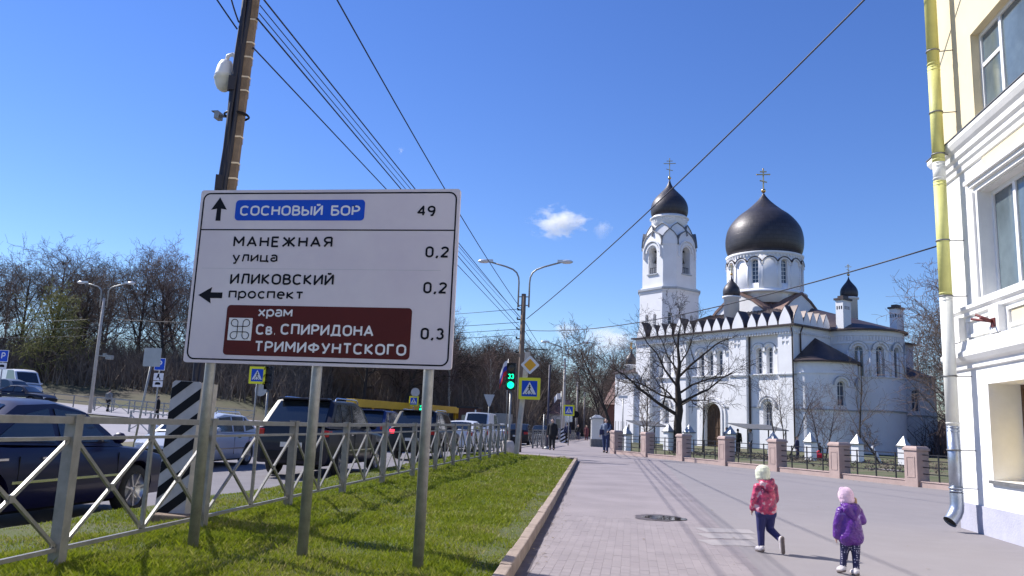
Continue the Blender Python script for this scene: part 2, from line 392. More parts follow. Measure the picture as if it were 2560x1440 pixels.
for k in range(3):
    ribbon('repair_patch', [(1.05 - .03 * k, 13.0 - .72 * k), (1.45 - .03 * k, 13.12 - .72 * k), (1.85 - .1 * k, 13.15 - .72 * k)], .52, M['patchm'], .003, taper=False, jit=.05)
random.seed(12)
def blob_sheet(name, cx, cy, rx, ry, mat, off, n=40, j=.25):
    rr = [1 + random.uniform(-j, j) for _ in range(n)]
    rr = [(rr[i - 1] + rr[i] + rr[(i + 1) % n]) / 3 for i in range(n)]
    vs = [(cx, cy, G(cy) + off)] + [(cx + rx * rr[i] * math.cos(2 * math.pi * i / n), cy + ry * rr[i] * math.sin(2 * math.pi * i / n), G(cy) + off) for i in range(n)]
    me = bpy.data.meshes.new(name); me.from_pydata(vs, [], [(0, i + 1, (i + 1) % n + 1) for i in range(n)]); return link(name, me, mat, None, 'structure')
ribbon('kerb_shade_strip', [(kx(y_) + .05, y_) for y_ in (4, 8, 12, 16, 20, 24, 28, 33)], .15, M['crack'], .004, taper=False, jit=.35)  # dark strip paints a wider kerb shadow onto the walk
blob_sheet('mud_patch', .47, 14.45, .44, .52, M['mud'], .005)
blob_sheet('puddle', .55, 14.4, .34, .33, M['water'], .009)

lt = MB(); random.seed(9)
for i in range(420):
    q = random.random()
    if q < .5: y_ = random.uniform(5, 33); x_ = kx(y_) + abs(random.gauss(.06, .14))
    elif q < .8: t_ = random.random(); x_ = 8.7 - 9.5 * t_ - abs(random.gauss(.2, .2)); y_ = 27.0 + 17.3 * t_ - .4
    else: x_ = random.uniform(-.8, 5.4); y_ = random.uniform(6, 30)
    a_ = random.uniform(0, 6.28); r_2 = random.uniform(.006, .022); z_ = G(y_) + .008
    lt.add([(x_ + r_2 * math.cos(a_ + k * 1.57) * (1.6 if k % 2 else 1), y_ + r_2 * math.sin(a_ + k * 1.57) * (1.6 if k % 2 else 1), z_ + random.uniform(0, .008)) for k in range(4)], [(0, 1, 2, 3)])
M['litter'] = mk('dry_litter', (.20, .15, .10), .9, 0, .5, 3)
tag(lt.build('leaf_litter', M['litter'], None, 'stuff'), 'tiny dry leaves and grit along the kerb and fence foot', 'litter')
# churchyard behind the pink fence: parametrised along the fence line
FA = Vector((8.85, 27.3)); FB = Vector((-.84, 44.5)); FD = (FB - FA).normalized(); FN = Vector((-FD.y, FD.x)) * -1   # FN points into the yard
if FN.y < 0: FN = -FN
def yardf(u, v):
    p = FA - FD * 14 + FD * (u * 33.7) + FN * (.12 + v * 75); return (p.x, p.y)
def yz(x, y): return T(x, y) + .0 + .04 * math.sin(x * .7) * math.sin(y * .6) + .03
sheet('churchyard', yardf, 60, 60, M['yard'], zf=yz)

sheet('churchyard', lambda u, v: (-1.15 + u * 26, 44.6 + v * 60), 20, 40, M['yard'], zf=lambda x, y: yz(x, y) + .012)
# ------------------------------------------------------------------ kerbs
kerb = thing('kerb', 'pale kerb of long stones along the grass', 'kerb'); del kerb['category']; kerb['kind'] = 'structure'; del kerb['label']
random.seed(3)
y = 4.0
while y < 33.4:
    a, b = Vector((kx(y), y)), Vector((kx(y + .98), y + .98)); h = .135
    mb = MB(); w = .12
    z = G(y); tl = random.uniform(-.012, .012)
    vs = []
    for p in (a, b):
        for dx, dz in ((.02, -.08), (.0, h), (-w, h + tl), (-w - .02, -.08)): vs.append((p.x + dx + random.uniform(-.006, .006), p.y, G(p.y) + dz))
    mb.add(vs, [(0, 1, 2, 3), (7, 6, 5, 4), (0, 4, 5, 1), (1, 5, 6, 2), (2, 6, 7, 3), (3, 7, 4, 0)])
    o = mb.build('kerb_stone', M['kerb'], kerb, bevel=.014, fix=True); y += 1.0
for i in range(4):
    p = Vector((kx(33.4) - .05 - i * .72, 33.5 + i * .55))
    MB().box((0, 0, .06 + G(33.5)), (.8, .14, .16), M=Matrix.Translation((p.x - .36, p.y + .27, 0)) @ Matrix.Rotation(-R(37), 4, 'Z')).build('kerb_stone', M['kerb'], kerb, bevel=.014)
rk = thing('road_kerb', 'x', 'x'); del rk['category']; del rk['label']; rk['kind'] = 'structure'
km = MB().box((0, .49, -.02), (.15, .97, .22)).mesh('kerb_stone'); km.materials.append(M['concrete2'])
for side in (-6.58, -14.68):
    for j in range(60 if side > -10 else 30):
        yv = -2 + j * 1.0 + (12 if side < -10 else 0)
        o = bpy.data.objects.new('kerb_stone', km); col.objects.link(o); o.parent = rk
        o.location = (side + random.uniform(-.01, .01), yv, G(yv) + (.02 if yv < 34 else -.04)); o.rotation_euler = (0, 0, random.uniform(-.008, .008))

# ------------------------------------------------------------------ lawn with real blades
sheet('lawn_bed', lambda u, v: (lambda y: (kx(y) - .12 - (6.5 + kx(y) - .12) * (1 - u) if False else (-6.5 + u * (kx(y) - .12 + 6.5)), y))(-4 + 38.2 * v), 24, 90, M['turf'], zf=lambda x, y: lawn(x, y) - .045)
def make_grass():
    rng = np.random.default_rng(4)
    N = 400000
    y = 5.2 + 29.3 * rng.random(N) ** 2.3
    kxv = -1.13 - 1.05 * (y - 8) / 25
    x = -6.45 + rng.random(N) * (kxv - .16 + 6.45)
    d = -3.35 - .25 * np.sin(y * .3) - x
    cl = np.sin(x * 2.1 + np.sin(y * 1.3) * 2) * np.sin(y * 1.7 + np.sin(x * 2.9)) 
    keep = rng.random(N) < np.clip(.75 + .35 * cl, .3, 1)
    bare = ((x < -5.4) | (x > kxv - .5)) & (rng.random(N) < .45); keep &= ~bare
    x, y, d, cl = x[keep], y[keep], d[keep], cl[keep]; n = len(x)
    g = .22 * np.clip((y - 14) / 31, 0, 1); kxv = -1.13 - 1.05 * (y - 8) / 25
    sm_ = np.clip((y - 8) / 3, 0, 1); sm_ = sm_ * sm_ * (3 - 2 * sm_)
    z = g + .075 + .03 * (kxv - x) - .07 * np.exp(-(d / .22) ** 2) * sm_ + .012 * np.sin(x * 5.1 + y * 2.3) + .012 * np.sin(y * 4.7 - x * 3.1) - .05
    h = (.038 + .03 * rng.random(n)) * (1 + .3 * cl) * (1 + np.clip((y - 12) / 25, 0, .4)); h *= np.where(rng.random(n) < .03, 1.6, 1)
    h *= np.where((x < -5.5) | (x > kxv - .45), .55, 1)
    w = .0032 + .0016 * rng.random(n) + .00035 * np.clip(y - 6, 0, 30)
    a = rng.random(n) * 2 * np.pi; la = rng.random(n) * 2 * np.pi; lean = h * (.25 + .6 * rng.random(n))
    V = np.zeros((n, 4, 3))
    V[:, 0] = np.stack([x - w * np.cos(a), y - w * np.sin(a), z], 1); V[:, 1] = np.stack([x + w * np.cos(a), y + w * np.sin(a), z], 1)
    mx, my = x + lean * .35 * np.cos(la), y + lean * .35 * np.sin(la)
    V[:, 2] = np.stack([mx + w * .8 * np.cos(a), my + w * .8 * np.sin(a), z + h * .6], 1)
    V[:, 3] = np.stack([x + lean * np.cos(la), y + lean * np.sin(la), z + h], 1)
    me = bpy.data.meshes.new('grass'); me.vertices.add(n * 4); me.vertices.foreach_set('co', V.reshape(-1).astype(np.float32))
    idx = (np.arange(n) * 4)[:, None] + np.array([0, 1, 2, 0, 2, 3])[None]
    me.loops.add(n * 6); me.loops.foreach_set('vertex_index', idx.reshape(-1).astype(np.int32))
    me.polygons.add(n * 2); me.polygons.foreach_set('loop_start', (np.arange(n * 2) * 3).astype(np.int32)); me.polygons.foreach_set('loop_total', np.full(n * 2, 3, np.int32))
    me.update(); 
    m = bpy.data.materials.new('grass_blade'); m.use_nodes = True; nt = m.node_tree; b = nt.nodes['Principled BSDF']; b.inputs['Roughness'].default_value = .55
    ge = nt.nodes.new('ShaderNodeNewGeometry'); cr = nt.nodes.new('ShaderNodeValToRGB'); no = nt.nodes.new('ShaderNodeTexNoise'); no.inputs['Scale'].default_value = .9; no.inputs['Detail'].default_value = 6
    ad = nt.nodes.new('ShaderNodeMath'); ad.operation = 'MULTIPLY_ADD'; ad.inputs[1].default_value = .55; 
    nt.links.new(ge.outputs['Random Per Island'], ad.inputs[0]); 
    sb = nt.nodes.new('ShaderNodeMapRange'); sb.inputs[1].default_value = .3; sb.inputs[2].default_value = .7; sb.inputs[3].default_value = 0; sb.inputs[4].default_value = .45
    nt.links.new(ge.outputs['Position'], no.inputs['Vector']); nt.links.new(no.outputs[0], sb.inputs[0]); nt.links.new(sb.outputs[0], ad.inputs[2])
    e = cr.color_ramp.elements; e[0].color = (.125, .18, .007, 1); e[1].color = (.28, .28, .035, 1); e[1].position = 1; x_ = e.new(.55); x_.color = (.225, .27, .012, 1); x2 = e.new(.93); x2.color = (.32, .28, .12, 1)
    nt.links.new(ad.outputs[0], cr.inputs[0]); nt.links.new(cr.outputs[0], b.inputs['Base Color'])
    tr = nt.nodes.new('ShaderNodeBsdfTranslucent'); mxs = nt.nodes.new('ShaderNodeMixShader'); mxs.inputs[0].default_value = .35
    nt.links.new(cr.outputs[0], tr.inputs['Color']); nt.links.new(b.outputs[0], mxs.inputs[1]); nt.links.new(tr.outputs[0], mxs.inputs[2]); nt.links.new(mxs.outputs[0], nt.nodes['Material Output'].inputs['Surface'])
    tag(link('grass', me, m, None, 'stuff'), 'bright green spring lawn between the street fence and the pale kerb', 'grass')
make_grass()

# ------------------------------------------------------------------ text
# stroke lettering in the plain style of road signs: every glyph is a set of centre lines on a grid one unit high
def _arc(cx, cy, rx, ry, a0, a1, n=9): return [(cx + rx * math.cos(R(a0 + (a1 - a0) * i / n)), cy + ry * math.sin(R(a0 + (a1 - a0) * i / n))) for i in range(n + 1)]
def glyphs():
    g = {}
    O = lambda w=.6, h=1.0: _arc(w / 2, h - w / 2, w / 2, w / 2, 0, 180) + _arc(w / 2, w / 2, w / 2, w / 2, 180, 360) + [(w, h - w / 2)]
    g['О'] = (.62, [O(.62)]); g['0'] = (.5, [O(.5)])
    g['С'] = (.6, [_arc(.31, .69, .31, .31, 35, 180) + _arc(.31, .31, .31, .31, 180, 325)])
    g['Н'] = (.56, [[(0, 0), (0, 1)], [(.56, 0), (.56, 1)], [(0, .52), (.56, .52)]])
    bowl = lambda y0, y1, w: [(0, y1), (w - (y1 - y0) / 2, y1)] + _arc(w - (y1 - y0) / 2, (y0 + y1) / 2, (y1 - y0) / 2, (y1 - y0) / 2, 90, -90)[1:] + [(0, y0)]
    g['В'] = (.52, [[(0, 0), (0, 1)], bowl(.54, 1, .48), bowl(0, .54, .54)]); g['Р'] = (.5, [[(0, 0), (0, 1)], bowl(.44, 1, .52)]); g['P'] = g['Р']
    g['Б'] = (.52, [[(.48, 1), (0, 1), (0, 0)], bowl(0, .56, .54)]); g['Ы'] = (.72, [[(0, 0), (0, 1)], bowl(0, .54, .48), [(.72, 0), (.72, 1)]])
    g['И'] = (.58, [[(0, 1), (0, 0), (.58, 1), (.58, 0)]]); g['Й'] = (.58, [[(0, 1), (0, 0), (.58, 1), (.58, 0)], _arc(.29, 1.26, .13, .11, 200, 340, 5)])
    g['М'] = (.68, [[(0, 0), (0, 1), (.34, .36), (.68, 1), (.68, 0)]]); g['А'] = (.66, [[(0, 0), (.33, 1), (.66, 0)], [(.12, .32), (.54, .32)]])
    g['Е'] = (.46, [[(.46, 1), (0, 1), (0, 0), (.46, 0)], [(0, .52), (.4, .52)]]); g['Ж'] = (.9, [[(.45, 0), (.45, 1)], [(.03, 1), (.4, .5), (0, 0)], [(.87, 1), (.5, .5), (.9, 0)]])
    g['Я'] = (.52, [[(.52, 0), (.52, 1)], [(.52, 1), (.26, 1)] + _arc(.26, .73, .26, .27, 90, 270)[1:] + [(.52, .46)], [(.26, .46), (0, 0)]])
    g['Л'] = (.58, [[(0, 0), (.08, .05), (.16, 1), (.58, 1), (.58, 0)]]); g['К'] = (.54, [[(0, 0), (0, 1)], [(.5, 1), (.06, .5), (.54, 0)]]); g['П'] = (.56, [[(0, 0), (0, 1), (.56, 1), (.56, 0)]])
    g['Д'] = (.7, [[(0, -.16), (0, 0), (.7, 0), (.7, -.16)], [(.1, 0), (.2, 1), (.6, 1), (.6, 0)]]); g['Т'] = (.56, [[(0, 1), (.56, 1)], [(.28, 0), (.28, 1)]]); g['Г'] = (.44, [[(0, 0), (0, 1), (.44, 1)]])
    g['Ф'] = (.76, [[(.38, -.03), (.38, 1.03)], _arc(.38, .53, .38, .29, 0, 360, 18)]); g['У'] = (.58, [[(0, 1), (.3, .34)], [(.58, 1), (.22, .0), (.08, .0)]])
    g['4'] = (.56, [[(.42, 0), (.42, 1), (0, .3), (.56, .3)]]); g['9'] = (.52, [_arc(.26, .7, .26, .28, 0, 360, 16), [(.52, .68), (.5, .4), (.36, 0), (.2, 0)]])
    g['2'] = (.5, [_arc(.25, .74, .25, .25, 165, -35, 8) + [(0, 0), (.5, 0)]]); g['3'] = (.48, [_arc(.23, .75, .22, .25, 155, -70, 8), _arc(.23, .28, .25, .28, 75, -155, 9)])
    g[','] = (.12, [[(.08, .1), (.08, 0), (0, -.16)]]); g['.'] = (.1, [[(.03, .02), (.07, .02)]]); g[' '] = (.3, [])
    # lower case: x height 1, ascender and descender beyond it
    g['у'] = (.66, [[(0, 1), (.34, .1)], [(.66, 1), (.28, -.38), (.08, -.38)]]); g['л'] = (.66, [[(0, 0), (.08, .04), (.18, 1), (.66, 1), (.66, 0)]]); g['и'] = (.68, [[(0, 1), (0, 0), (.68, 1), (.68, 0)]])
    g['ц'] = (.78, [[(0, 1), (0, 0), (.78, 0), (.78, -.22)], [(.64, 1), (.64, 0)]]); g['а'] = (.64, [_arc(.3, .72, .3, .28, 150, 0, 6) + [(.62, 0)], _arc(.3, .27, .3, .27, 60, 345, 12)])
    g['п'] = (.66, [[(0, 0), (0, 1), (.66, 1), (.66, 0)]]); g['р'] = (.66, [[(0, -.42), (0, 1)], _arc(.34, .5, .34, .5, 140, -140, 12)]); g['о'] = (.7, [_arc(.35, .5, .35, .5, 0, 360, 18)])
    g['с'] = (.62, [_arc(.34, .5, .34, .5, 45, 315, 12)]); g['е'] = (.66, [[(0, .52), (.66, .52)] + _arc(.34, .5, .33, .5, 5, 305, 14)]); g['к'] = (.6, [[(0, 0), (0, 1)], [(.56, 1), (.06, .5), (.6, 0)]])
    g['т'] = (.62, [[(0, 1), (.62, 1)], [(.31, 0), (.31, 1)]]); g['х'] = (.64, [[(0, 1), (.64, 0)], [(.64, 1), (0, 0)]]); g['м'] = (.8, [[(0, 0), (0, 1), (.4, .3), (.8, 1), (.8, 0)]])
    g['в'] = (.56, [[(0, 0), (0, 1)], [(0, 1), (.34, 1)] + _arc(.32, .76, .2, .24, 90, -90, 6)[1:] + [(0, .52)], [(0, .52), (.34, .52)] + _arc(.34, .26, .24, .26, 90, -90, 6)[1:] + [(0, 0)]])
    return g
GL = glyphs()
def text_mesh(s, x0, x1, zb, zt, spacing=1.0, lower=False, bold=.0, wt=None):
    """lettering whose ink spans x0..x1 and whose capital (or x) height spans zb..zt; local XY plane"""
    H = zt - zb; wt = wt or (.215 if lower else .178); gap = .26 * spacing; tot = 0
    lay = []
    for ch in s:
        w, st = GL[ch]; k = .75 if (lower is False and ch.islower()) else 1
        lay.append((tot, st, k)); tot += w * k + gap
    tot -= gap; sx = (x1 - x0 - wt * H) / (tot * H); mb = MB(); q = 0; hw = wt * H / 2; ins = hw
    for off, st, k in lay:
        for L in st:
            P = [Vector(((off + px * k) * H * sx + x0 + ins, zb + ins + py * k * (H - 2 * ins), 0)) for px, py in L]
            for i in range(len(P)):
                q += 1; z = .00004 * (q % 60)
                if i: 
                    d = (P[i] - P[i - 1]); 
                    if d.length < 1e-6: continue
                    d.normalize(); n = Vector((-d.y, d.x, 0)) * hw
                    mb.add([(P[i - 1] + n) + Vector((0, 0, z)), (P[i - 1] - n) + Vector((0, 0, z)), (P[i] - n) + Vector((0, 0, z)), (P[i] + n) + Vector((0, 0, z))], [(0, 1, 2, 3)])
                if 0 < i < len(P) - 1 :
                    z2 = z + .00002; c = [(P[i].x + hw * math.cos(R(45 * j)), P[i].y + hw * math.sin(R(45 * j)), z2) for j in range(8)]; mb.add(c, [tuple(range(8))])
                elif True:      # square ends
                    o_ = P[1] - P[0] if i == 0 else P[-1] - P[-2]
    return mb.mesh('lettering')
def XZ(yv):   # local XY plane -> world XZ plane facing -Y
    return Matrix(((1, 0, 0, 0), (0, 0, -1, yv), (0, 1, 0, 0), (0, 0, 0, 1)))
def rrect(x0, z0, x1, z1, r, n=5):
    P = []
    for cx, cz, a in ((x1 - r, z1 - r, 0), (x0 + r, z1 - r, 90), (x0 + r, z0 + r, 180), (x1 - r, z0 + r, 270)):
        for k in range(n + 1): P.append((cx + r * math.cos(R(a + 90 * k / n)), cz + r * math.sin(R(a + 90 * k / n))))
    return P

# ------------------------------------------------------------------ big direction sign (root at the middle post's foot)
SY = 7.6
sg = thing('direction_sign', 'large white direction sign on three posts with a blue and a brown panel', 'road sign', (-3.14, SY, .1))
SO = Vector((3.14, -SY, -.1))
def sp(name, mb, mat, bevel=0, kind=None, label=None, parent=sg, off=SO):
    o = mb.build(name, mat, parent, kind, label, bevel); o.matrix_parent_inverse = Matrix.Identity(4); o.location = off; return o
x0, x1, z0, z1 = -4.545, -1.74, 1.965, 3.785
sp('panel', MB().prism(rrect(x0, z0, x1, z1, .03), 0, .035, XZ(SY + .035)), M['signwhite'])
sp('panel_rail', MB().box2((x0 + .05, SY + .04, 2.3), (x1 - .05, SY + .075, 2.36)).box2((x0 + .05, SY + .04, 3.35), (x1 - .05, SY + .075, 3.41)), M['galv'])
po = rrect(x0 + .03, z0 + .03, x1 - .03, z1 - .03, .08); pi_ = rrect(x0 + .045, z0 + .045, x1 - .045, z1 - .045, .066)
sp('border_line', MB().ring(po + po[:1], pi_ + pi_[:1], .0, .0025, XZ(SY)).box2((x0 + .045, SY - .0025, 3.349), (x1 - .045, SY, 3.362)), M['black'])
sp('blue_panel', MB().prism(rrect(-4.14, 3.455, -2.73, 3.675, .04), 0, .003, XZ(SY)), M['blue'])
sp('brown_panel', MB().prism(rrect(-4.12, 2.05, -2.165, 2.562, .04), 0, .003, XZ(SY)), M['brown'])
sp('icon_square', MB().prism(rrect(-4.085, 2.2, -3.83, 2.43, .004), .0035, .005, XZ(SY)), M['white'])
# looped square icon: one closed curve with a loop at each corner
kn_ = MB(); cx, cz, a, r_ = -3.957, 2.315, .028, .036
def kp(x, z): return (cx + x, SY - .007, cz + z)
for sg_ in (-1, 1):
    kn_.tube([kp(sg_ * a, -a - r_), kp(sg_ * a, a + r_)], .0038, 6); kn_.tube([kp(-a - r_, sg_ * a), kp(a + r_, sg_ * a)], .0038, 6)
    for s2 in (-1, 1):
        kn_.tube([kp(sg_ * (a + r_) + sg_ * r_ * math.cos(R(180 - 270 * k / 14)), s2 * (a + r_) + s2 * r_ * math.sin(R(180 - 270 * k / 14))) for k in range(15)], .0038, 6)
sp('icon_knot', kn_, M['black'])
sp('seam', MB().box2((-4.45, SY - .0012, 2.943), (-1.9, SY, 2.946)), M['signback'])
up = [(-4.325, 3.705), (-4.412, 3.572), (-4.348, 3.582), (-4.352, 3.452), (-4.298, 3.452), (-4.302, 3.582), (-4.238, 3.572)]
lf = [(-4.455, 2.66), (-4.31, 2.745), (-4.32, 2.69), (-4.19, 2.69), (-4.19, 2.63), (-4.32, 2.63), (-4.31, 2.575)]
sp('arrow', MB().prism(up[::-1], 0, .003, XZ(SY)), M['black']); sp('arrow', MB().prism(lf[::-1], 0, .003, XZ(SY)), M['black'])
TX = [('СОСНОВЫЙ БОР', -4.085, -2.78, 3.505, 3.615, 1.0, 0, 'white'), ('49', -2.175, -1.985, 3.5, 3.612, 1.1, 0, 'black'),
      ('МАНЕЖНАЯ', -4.125, -3.045, 3.17, 3.285, 1.25, 0, 'black'), ('улица', -4.12, -3.62, 3.015, 3.095, 1.3, 1, 'black'), ('0,2', -2.065, -1.825, 3.075, 3.19, 1.15, 0, 'black'),
      ('ИЛИКОВСКИЙ', -4.12, -3.0, 2.778, 2.892, 1.1, 0, 'black'), ('проспект', -4.12, -3.31, 2.63, 2.712, 1.25, 1, 'black'), ('0,2', -2.065, -1.825, 2.712, 2.828, 1.15, 0, 'black'),
      ('храм', -3.78, -3.41, 2.447, 2.527, 1.05, 1, 'white'), ('Св.', -3.785, -3.565, 2.262, 2.373, 1.05, 0, 'white'), ('СПИРИДОНА', -3.52, -2.545, 2.268, 2.38, 1.08, 0, 'white'),
      ('ТРИМИФУНТСКОГО', -3.785, -2.2, 2.088, 2.2, 1.1, 0, 'white'), ('0,3', -2.065, -1.83, 2.253, 2.37, 1.15, 0, 'black')]
for s, a, b, c, d, spc, lo, mt in TX:
    me = text_mesh(s, a, b, c, d, spacing=spc, lower=bool(lo), bold=.012)
    me.transform(XZ(SY - .003)); o = link('lettering', me, M[mt], sg); o.location = SO
for px, zg in ((-4.3, .1), (-3.14, .04), (-1.985, -.02)):
    lean = .0
    sp('post', MB().tube([(px + .02 * (px < -4), SY + .09, zg), (px, SY + .09, 3.6)], .052, 20), M['galv'])
    sp('clamp', MB().box2((px - .07, SY + .036, 2.29), (px + .07, SY + .15, 2.37)), M['galv_dark'])

# ------------------------------------------------------------------ street fence with X braces
FP = [(-4.73, 6.34), (-4.85, 8.85), (-4.99, 11.53), (-5.12, 14.15), (-5.17, 16.64), (-5.17, 19.0), (-5.17, 21.25), (-5.17, 23.4), (-5.17, 25.65), (-5.17, 27.7), (-5.17, 29.6), (-5.17, 31.4), (-5.17, 33.28)]
FP = [(-4.62, 3.8)] + FP
def x_fence(pts, gz, H, name, label, mat, group=None, tall=None, base=None):
    t = thing(name, label, 'fence', (pts[0][0], pts[0][1], gz(*pts[0])), 0, group)
    off = -Vector(t.location)
    def pt(mb, nm): o = mb.build(nm, mat, t); o.location = off; return o
    for i, (x, y_) in enumerate(pts):
        z = gz(x, y_); mb = MB().box2((x - .05, y_ - .05, z - .2), (x + .05, y_ + .05, z + H - .005)); mb.box2((x - .056, y_ - .056, z + H - .008), (x + .056, y_ + .056, z + H + .004)); pt(mb, 'post')
    for i in range(len(pts) - 1):
        a, b = Vector((*pts[i], 0)), Vector((*pts[i + 1], 0)); d = (b - a).normalized(); L = (b - a).length
        za, zb = gz(a.x, a.y), gz(b.x, b.y)
        P = lambda s, h: (a.x + d.x * s, a.y + d.y * s, za + (zb - za) * s / L + h)
        n = Vector((-d.y, d.x, 0))
        pt(MB().bar(P(.05, H - .045), P(L - .05, H - .045), .06, .06), 'top_rail')
        pt(MB().bar(P(.05, H - .2), P(L - .05, H - .2), .028, .03), 'rail')
        pt(MB().bar(P(.05, .13), P(L - .05, .13), .035, .035), 'bottom_rail')
        pt(MB().bar(P(L / 2, .14), P(L / 2, H - .07), .035, .035), 'baluster')
        for s0, s1 in ((.06, L / 2 - .02), (L / 2 + .02, L - .06)):
            q = lambda s, h, o_: tuple(Vector(P(s, h)) + n * o_)
            pt(MB().bar(q(s0, .16, .0), q(s1, H - .22, .0), .028, .03), 'brace')
            pt(MB().bar(q(s1, .16, -.0), q((s0 + s1) / 2 + .02, (H - .06) / 2 - .0, -.0), .028, .03).bar(q((s0 + s1) / 2 - .02, (H - .06) / 2 + .0, 0), q(s0, H - .22, 0), .028, .03), 'brace')
            pt(MB().box(P((s0 + s1) / 2, (H - .06) / 2), (.045, .06, .06)), 'joint_plate')
    return t
x_fence(FP, lambda x, y: G(y) + .16, 1.24, 'street_fence', 'grey steel street fence with crossed braces beside the lawn', M['rail'])
x_fence([(-5.75, 47.5 + 2.3 * k) for k in range(6)], lambda x, y: G(y) + .0, 1.1, 'street_fence', 'dark crossed brace fence beyond the crossing, behind the black dressed man', M['galv_dark'])
x_fence([(-6.3, 76 + 3 * k) for k in range(9)], lambda x, y: G(y) + .0, 1.1, 'street_fence', 'farthest crossed brace fence, beside the distant walkers', M['galv_dark'])

# ------------------------------------------------------------------ pink post fence round the churchyard
pf = thing('churchyard_fence', 'pink rendered pillar fence with black iron railings along the square', 'fence', (FA.x, FA.y, G(FA.y)))
po_ = -Vector(pf.location)
def pp(mb, nm, mt, bevel=0, label=None):
    o = mb.build(nm, M[mt], pf, None, label, bevel); o.location = po_; return o
ang = math.atan2(FD.y, FD.x)
NP = 6; LEN = (FB - FA).length / NP
pill = [FA + FD * (LEN * k) for k in range(-2, NP + 1)]
for k, p in enumerate(pill):
    A = Matrix.Translation((p.x, p.y, G(p.y))) @ Matrix.Rotation(ang, 4, 'Z')
    b = MB().box2((-.25, -.25, -.1), (.25, .25, 1.1), A).box2((-.285, -.285, 1.1), (.285, .285, 1.17), A).box((0, 0, 1.205), (.56, .56, .07), A, taper=.8)
    pp(b, 'pillar', 'pink', .012)
    fr = MB()
    for s in (-1, 1):
        for (a0, b0, a1, b1) in ((-.16, .28, -.13, .92), (.13, .28, .16, .92), (-.13, .89, .13, .92), (-.13, .28, .13, .31)):
            fr.box2((a0, s * .25, b0), (a1, s * .262, b1), A)
    pp(fr, 'pillar_moulding', 'pink')
    if k < len(pill) - 1:
        q = pill[k + 1]; zq = G(q.y)
        pp(MB().box2((.25, -.17, -.1), (LEN - .25, .17, .17), A).box((LEN / 2, 0, .185), (LEN - .5, .38, .03), A), 'low_wall', 'pink', .01)
        ir = MB()
        for h in (.42, .62, .82, 1.0):
            pp(MB().bar((.25, 0, h), (LEN - .25, 0, h), .025, .03, A), 'rail', 'iron')
        for j in range(1, 4):
            pp(MB().bar((LEN * j / 4, 0, .18), (LEN * j / 4, 0, 1.03), .035, .035, A), 'baluster', 'iron')

# white capped pillars of the inner churchyard fence
wp = thing('white_pillar', 'x', 'pillar', (0, 0, 0), .7, 'white pillars of the inner church fence')
MB().box2((-.22, -.22, -.1), (.22, .22, 1.0)).build('shaft', M['plaster'], wp)
MB().box2((-.29, -.29, 1.0), (.29, .29, 1.06)).build('cap_slab', M['galv_dark'], wp)
MB().add([(-.25, -.25, 1.06), (.25, -.25, 1.06), (.25, .25, 1.06), (-.25, .25, 1.06), (0, 0, 1.55)], [(0, 1, 4), (1, 2, 4), (2, 3, 4), (3, 0, 4), (3, 2, 1, 0)]).build('cap', M['signback'], wp)
WP = [(-.33, 50, 'first white pillar with a grey pointed cap, beside the man in jeans'), (2.2, 50.5, 'white pillar with pointed cap just left of the big bare tree'), (3.4, 50, 'white pillar with pointed cap right beside the big tree trunk'),
      (5.75, 49.5, 'white pillar with pointed cap right of the brown church door'), (8.1, 49, 'white pillar with pointed cap at the right end of the tin shelter'), (9.55, 46, 'white pillar with pointed cap beside the people in the churchyard'),
      (11.7, 45, 'white pillar with pointed cap in front of the big round apse'), (13.85, 44.5, 'rightmost white pillar with pointed cap, near the drainpipe')]
for i, (x, y, l) in enumerate(WP):
    if i == 0: wp.location = (x, y, T(x, y)); wp['label'] = l
    else: dup(wp, (x, y, T(x, y) + (.25 if i < 4 else 0)), .7, l)

# ------------------------------------------------------------------ church
AX = Vector((-.69354, .72042)); BX = Vector((.72042, .69354)); C0 = Vector((13.909, 72.987)); CZ = .3
church = thing('church', 'white church with bell tower, large black onion dome and round apses behind the bare tree', 'church', (C0.x, C0.y, CZ), math.atan2(BX.y, BX.x))
def cp(o): o.location = (0, 0, -CZ); return o
def cpart(mb, nm, mt, smoothfix=False, label=None, parent=church, bevel=0):
    o = mb.build(nm, M[mt], parent, None, label, bevel, fix=True)
    if parent is church: cp(o)
    return o
def arch(w, h, n=10, x=0, y=0):
    P = [(x - w / 2, y), (x + w / 2, y)]; zc = h - w / 2
    for k in range(n + 1): P.append((x + w / 2 * math.cos(math.pi * k / n), y + zc + w / 2 * math.sin(math.pi * k / n)))
    return P
def WM(o, nrm):      # frame on a wall: X along wall, Y up, Z outward
    n = Vector((nrm[0], nrm[1], 0)).normalized(); x = Vector((0, 0, 1)).cross(n)
    return Matrix(((x.x, 0, n.x, o[0]), (x.y, 0, n.y, o[1]), (0, 1, 0, o[2]), (0, 0, 0, 1)))
SN = (-1, 0); EN = (0, -1)     # south wall outward (-b) and east wall outward (-a)
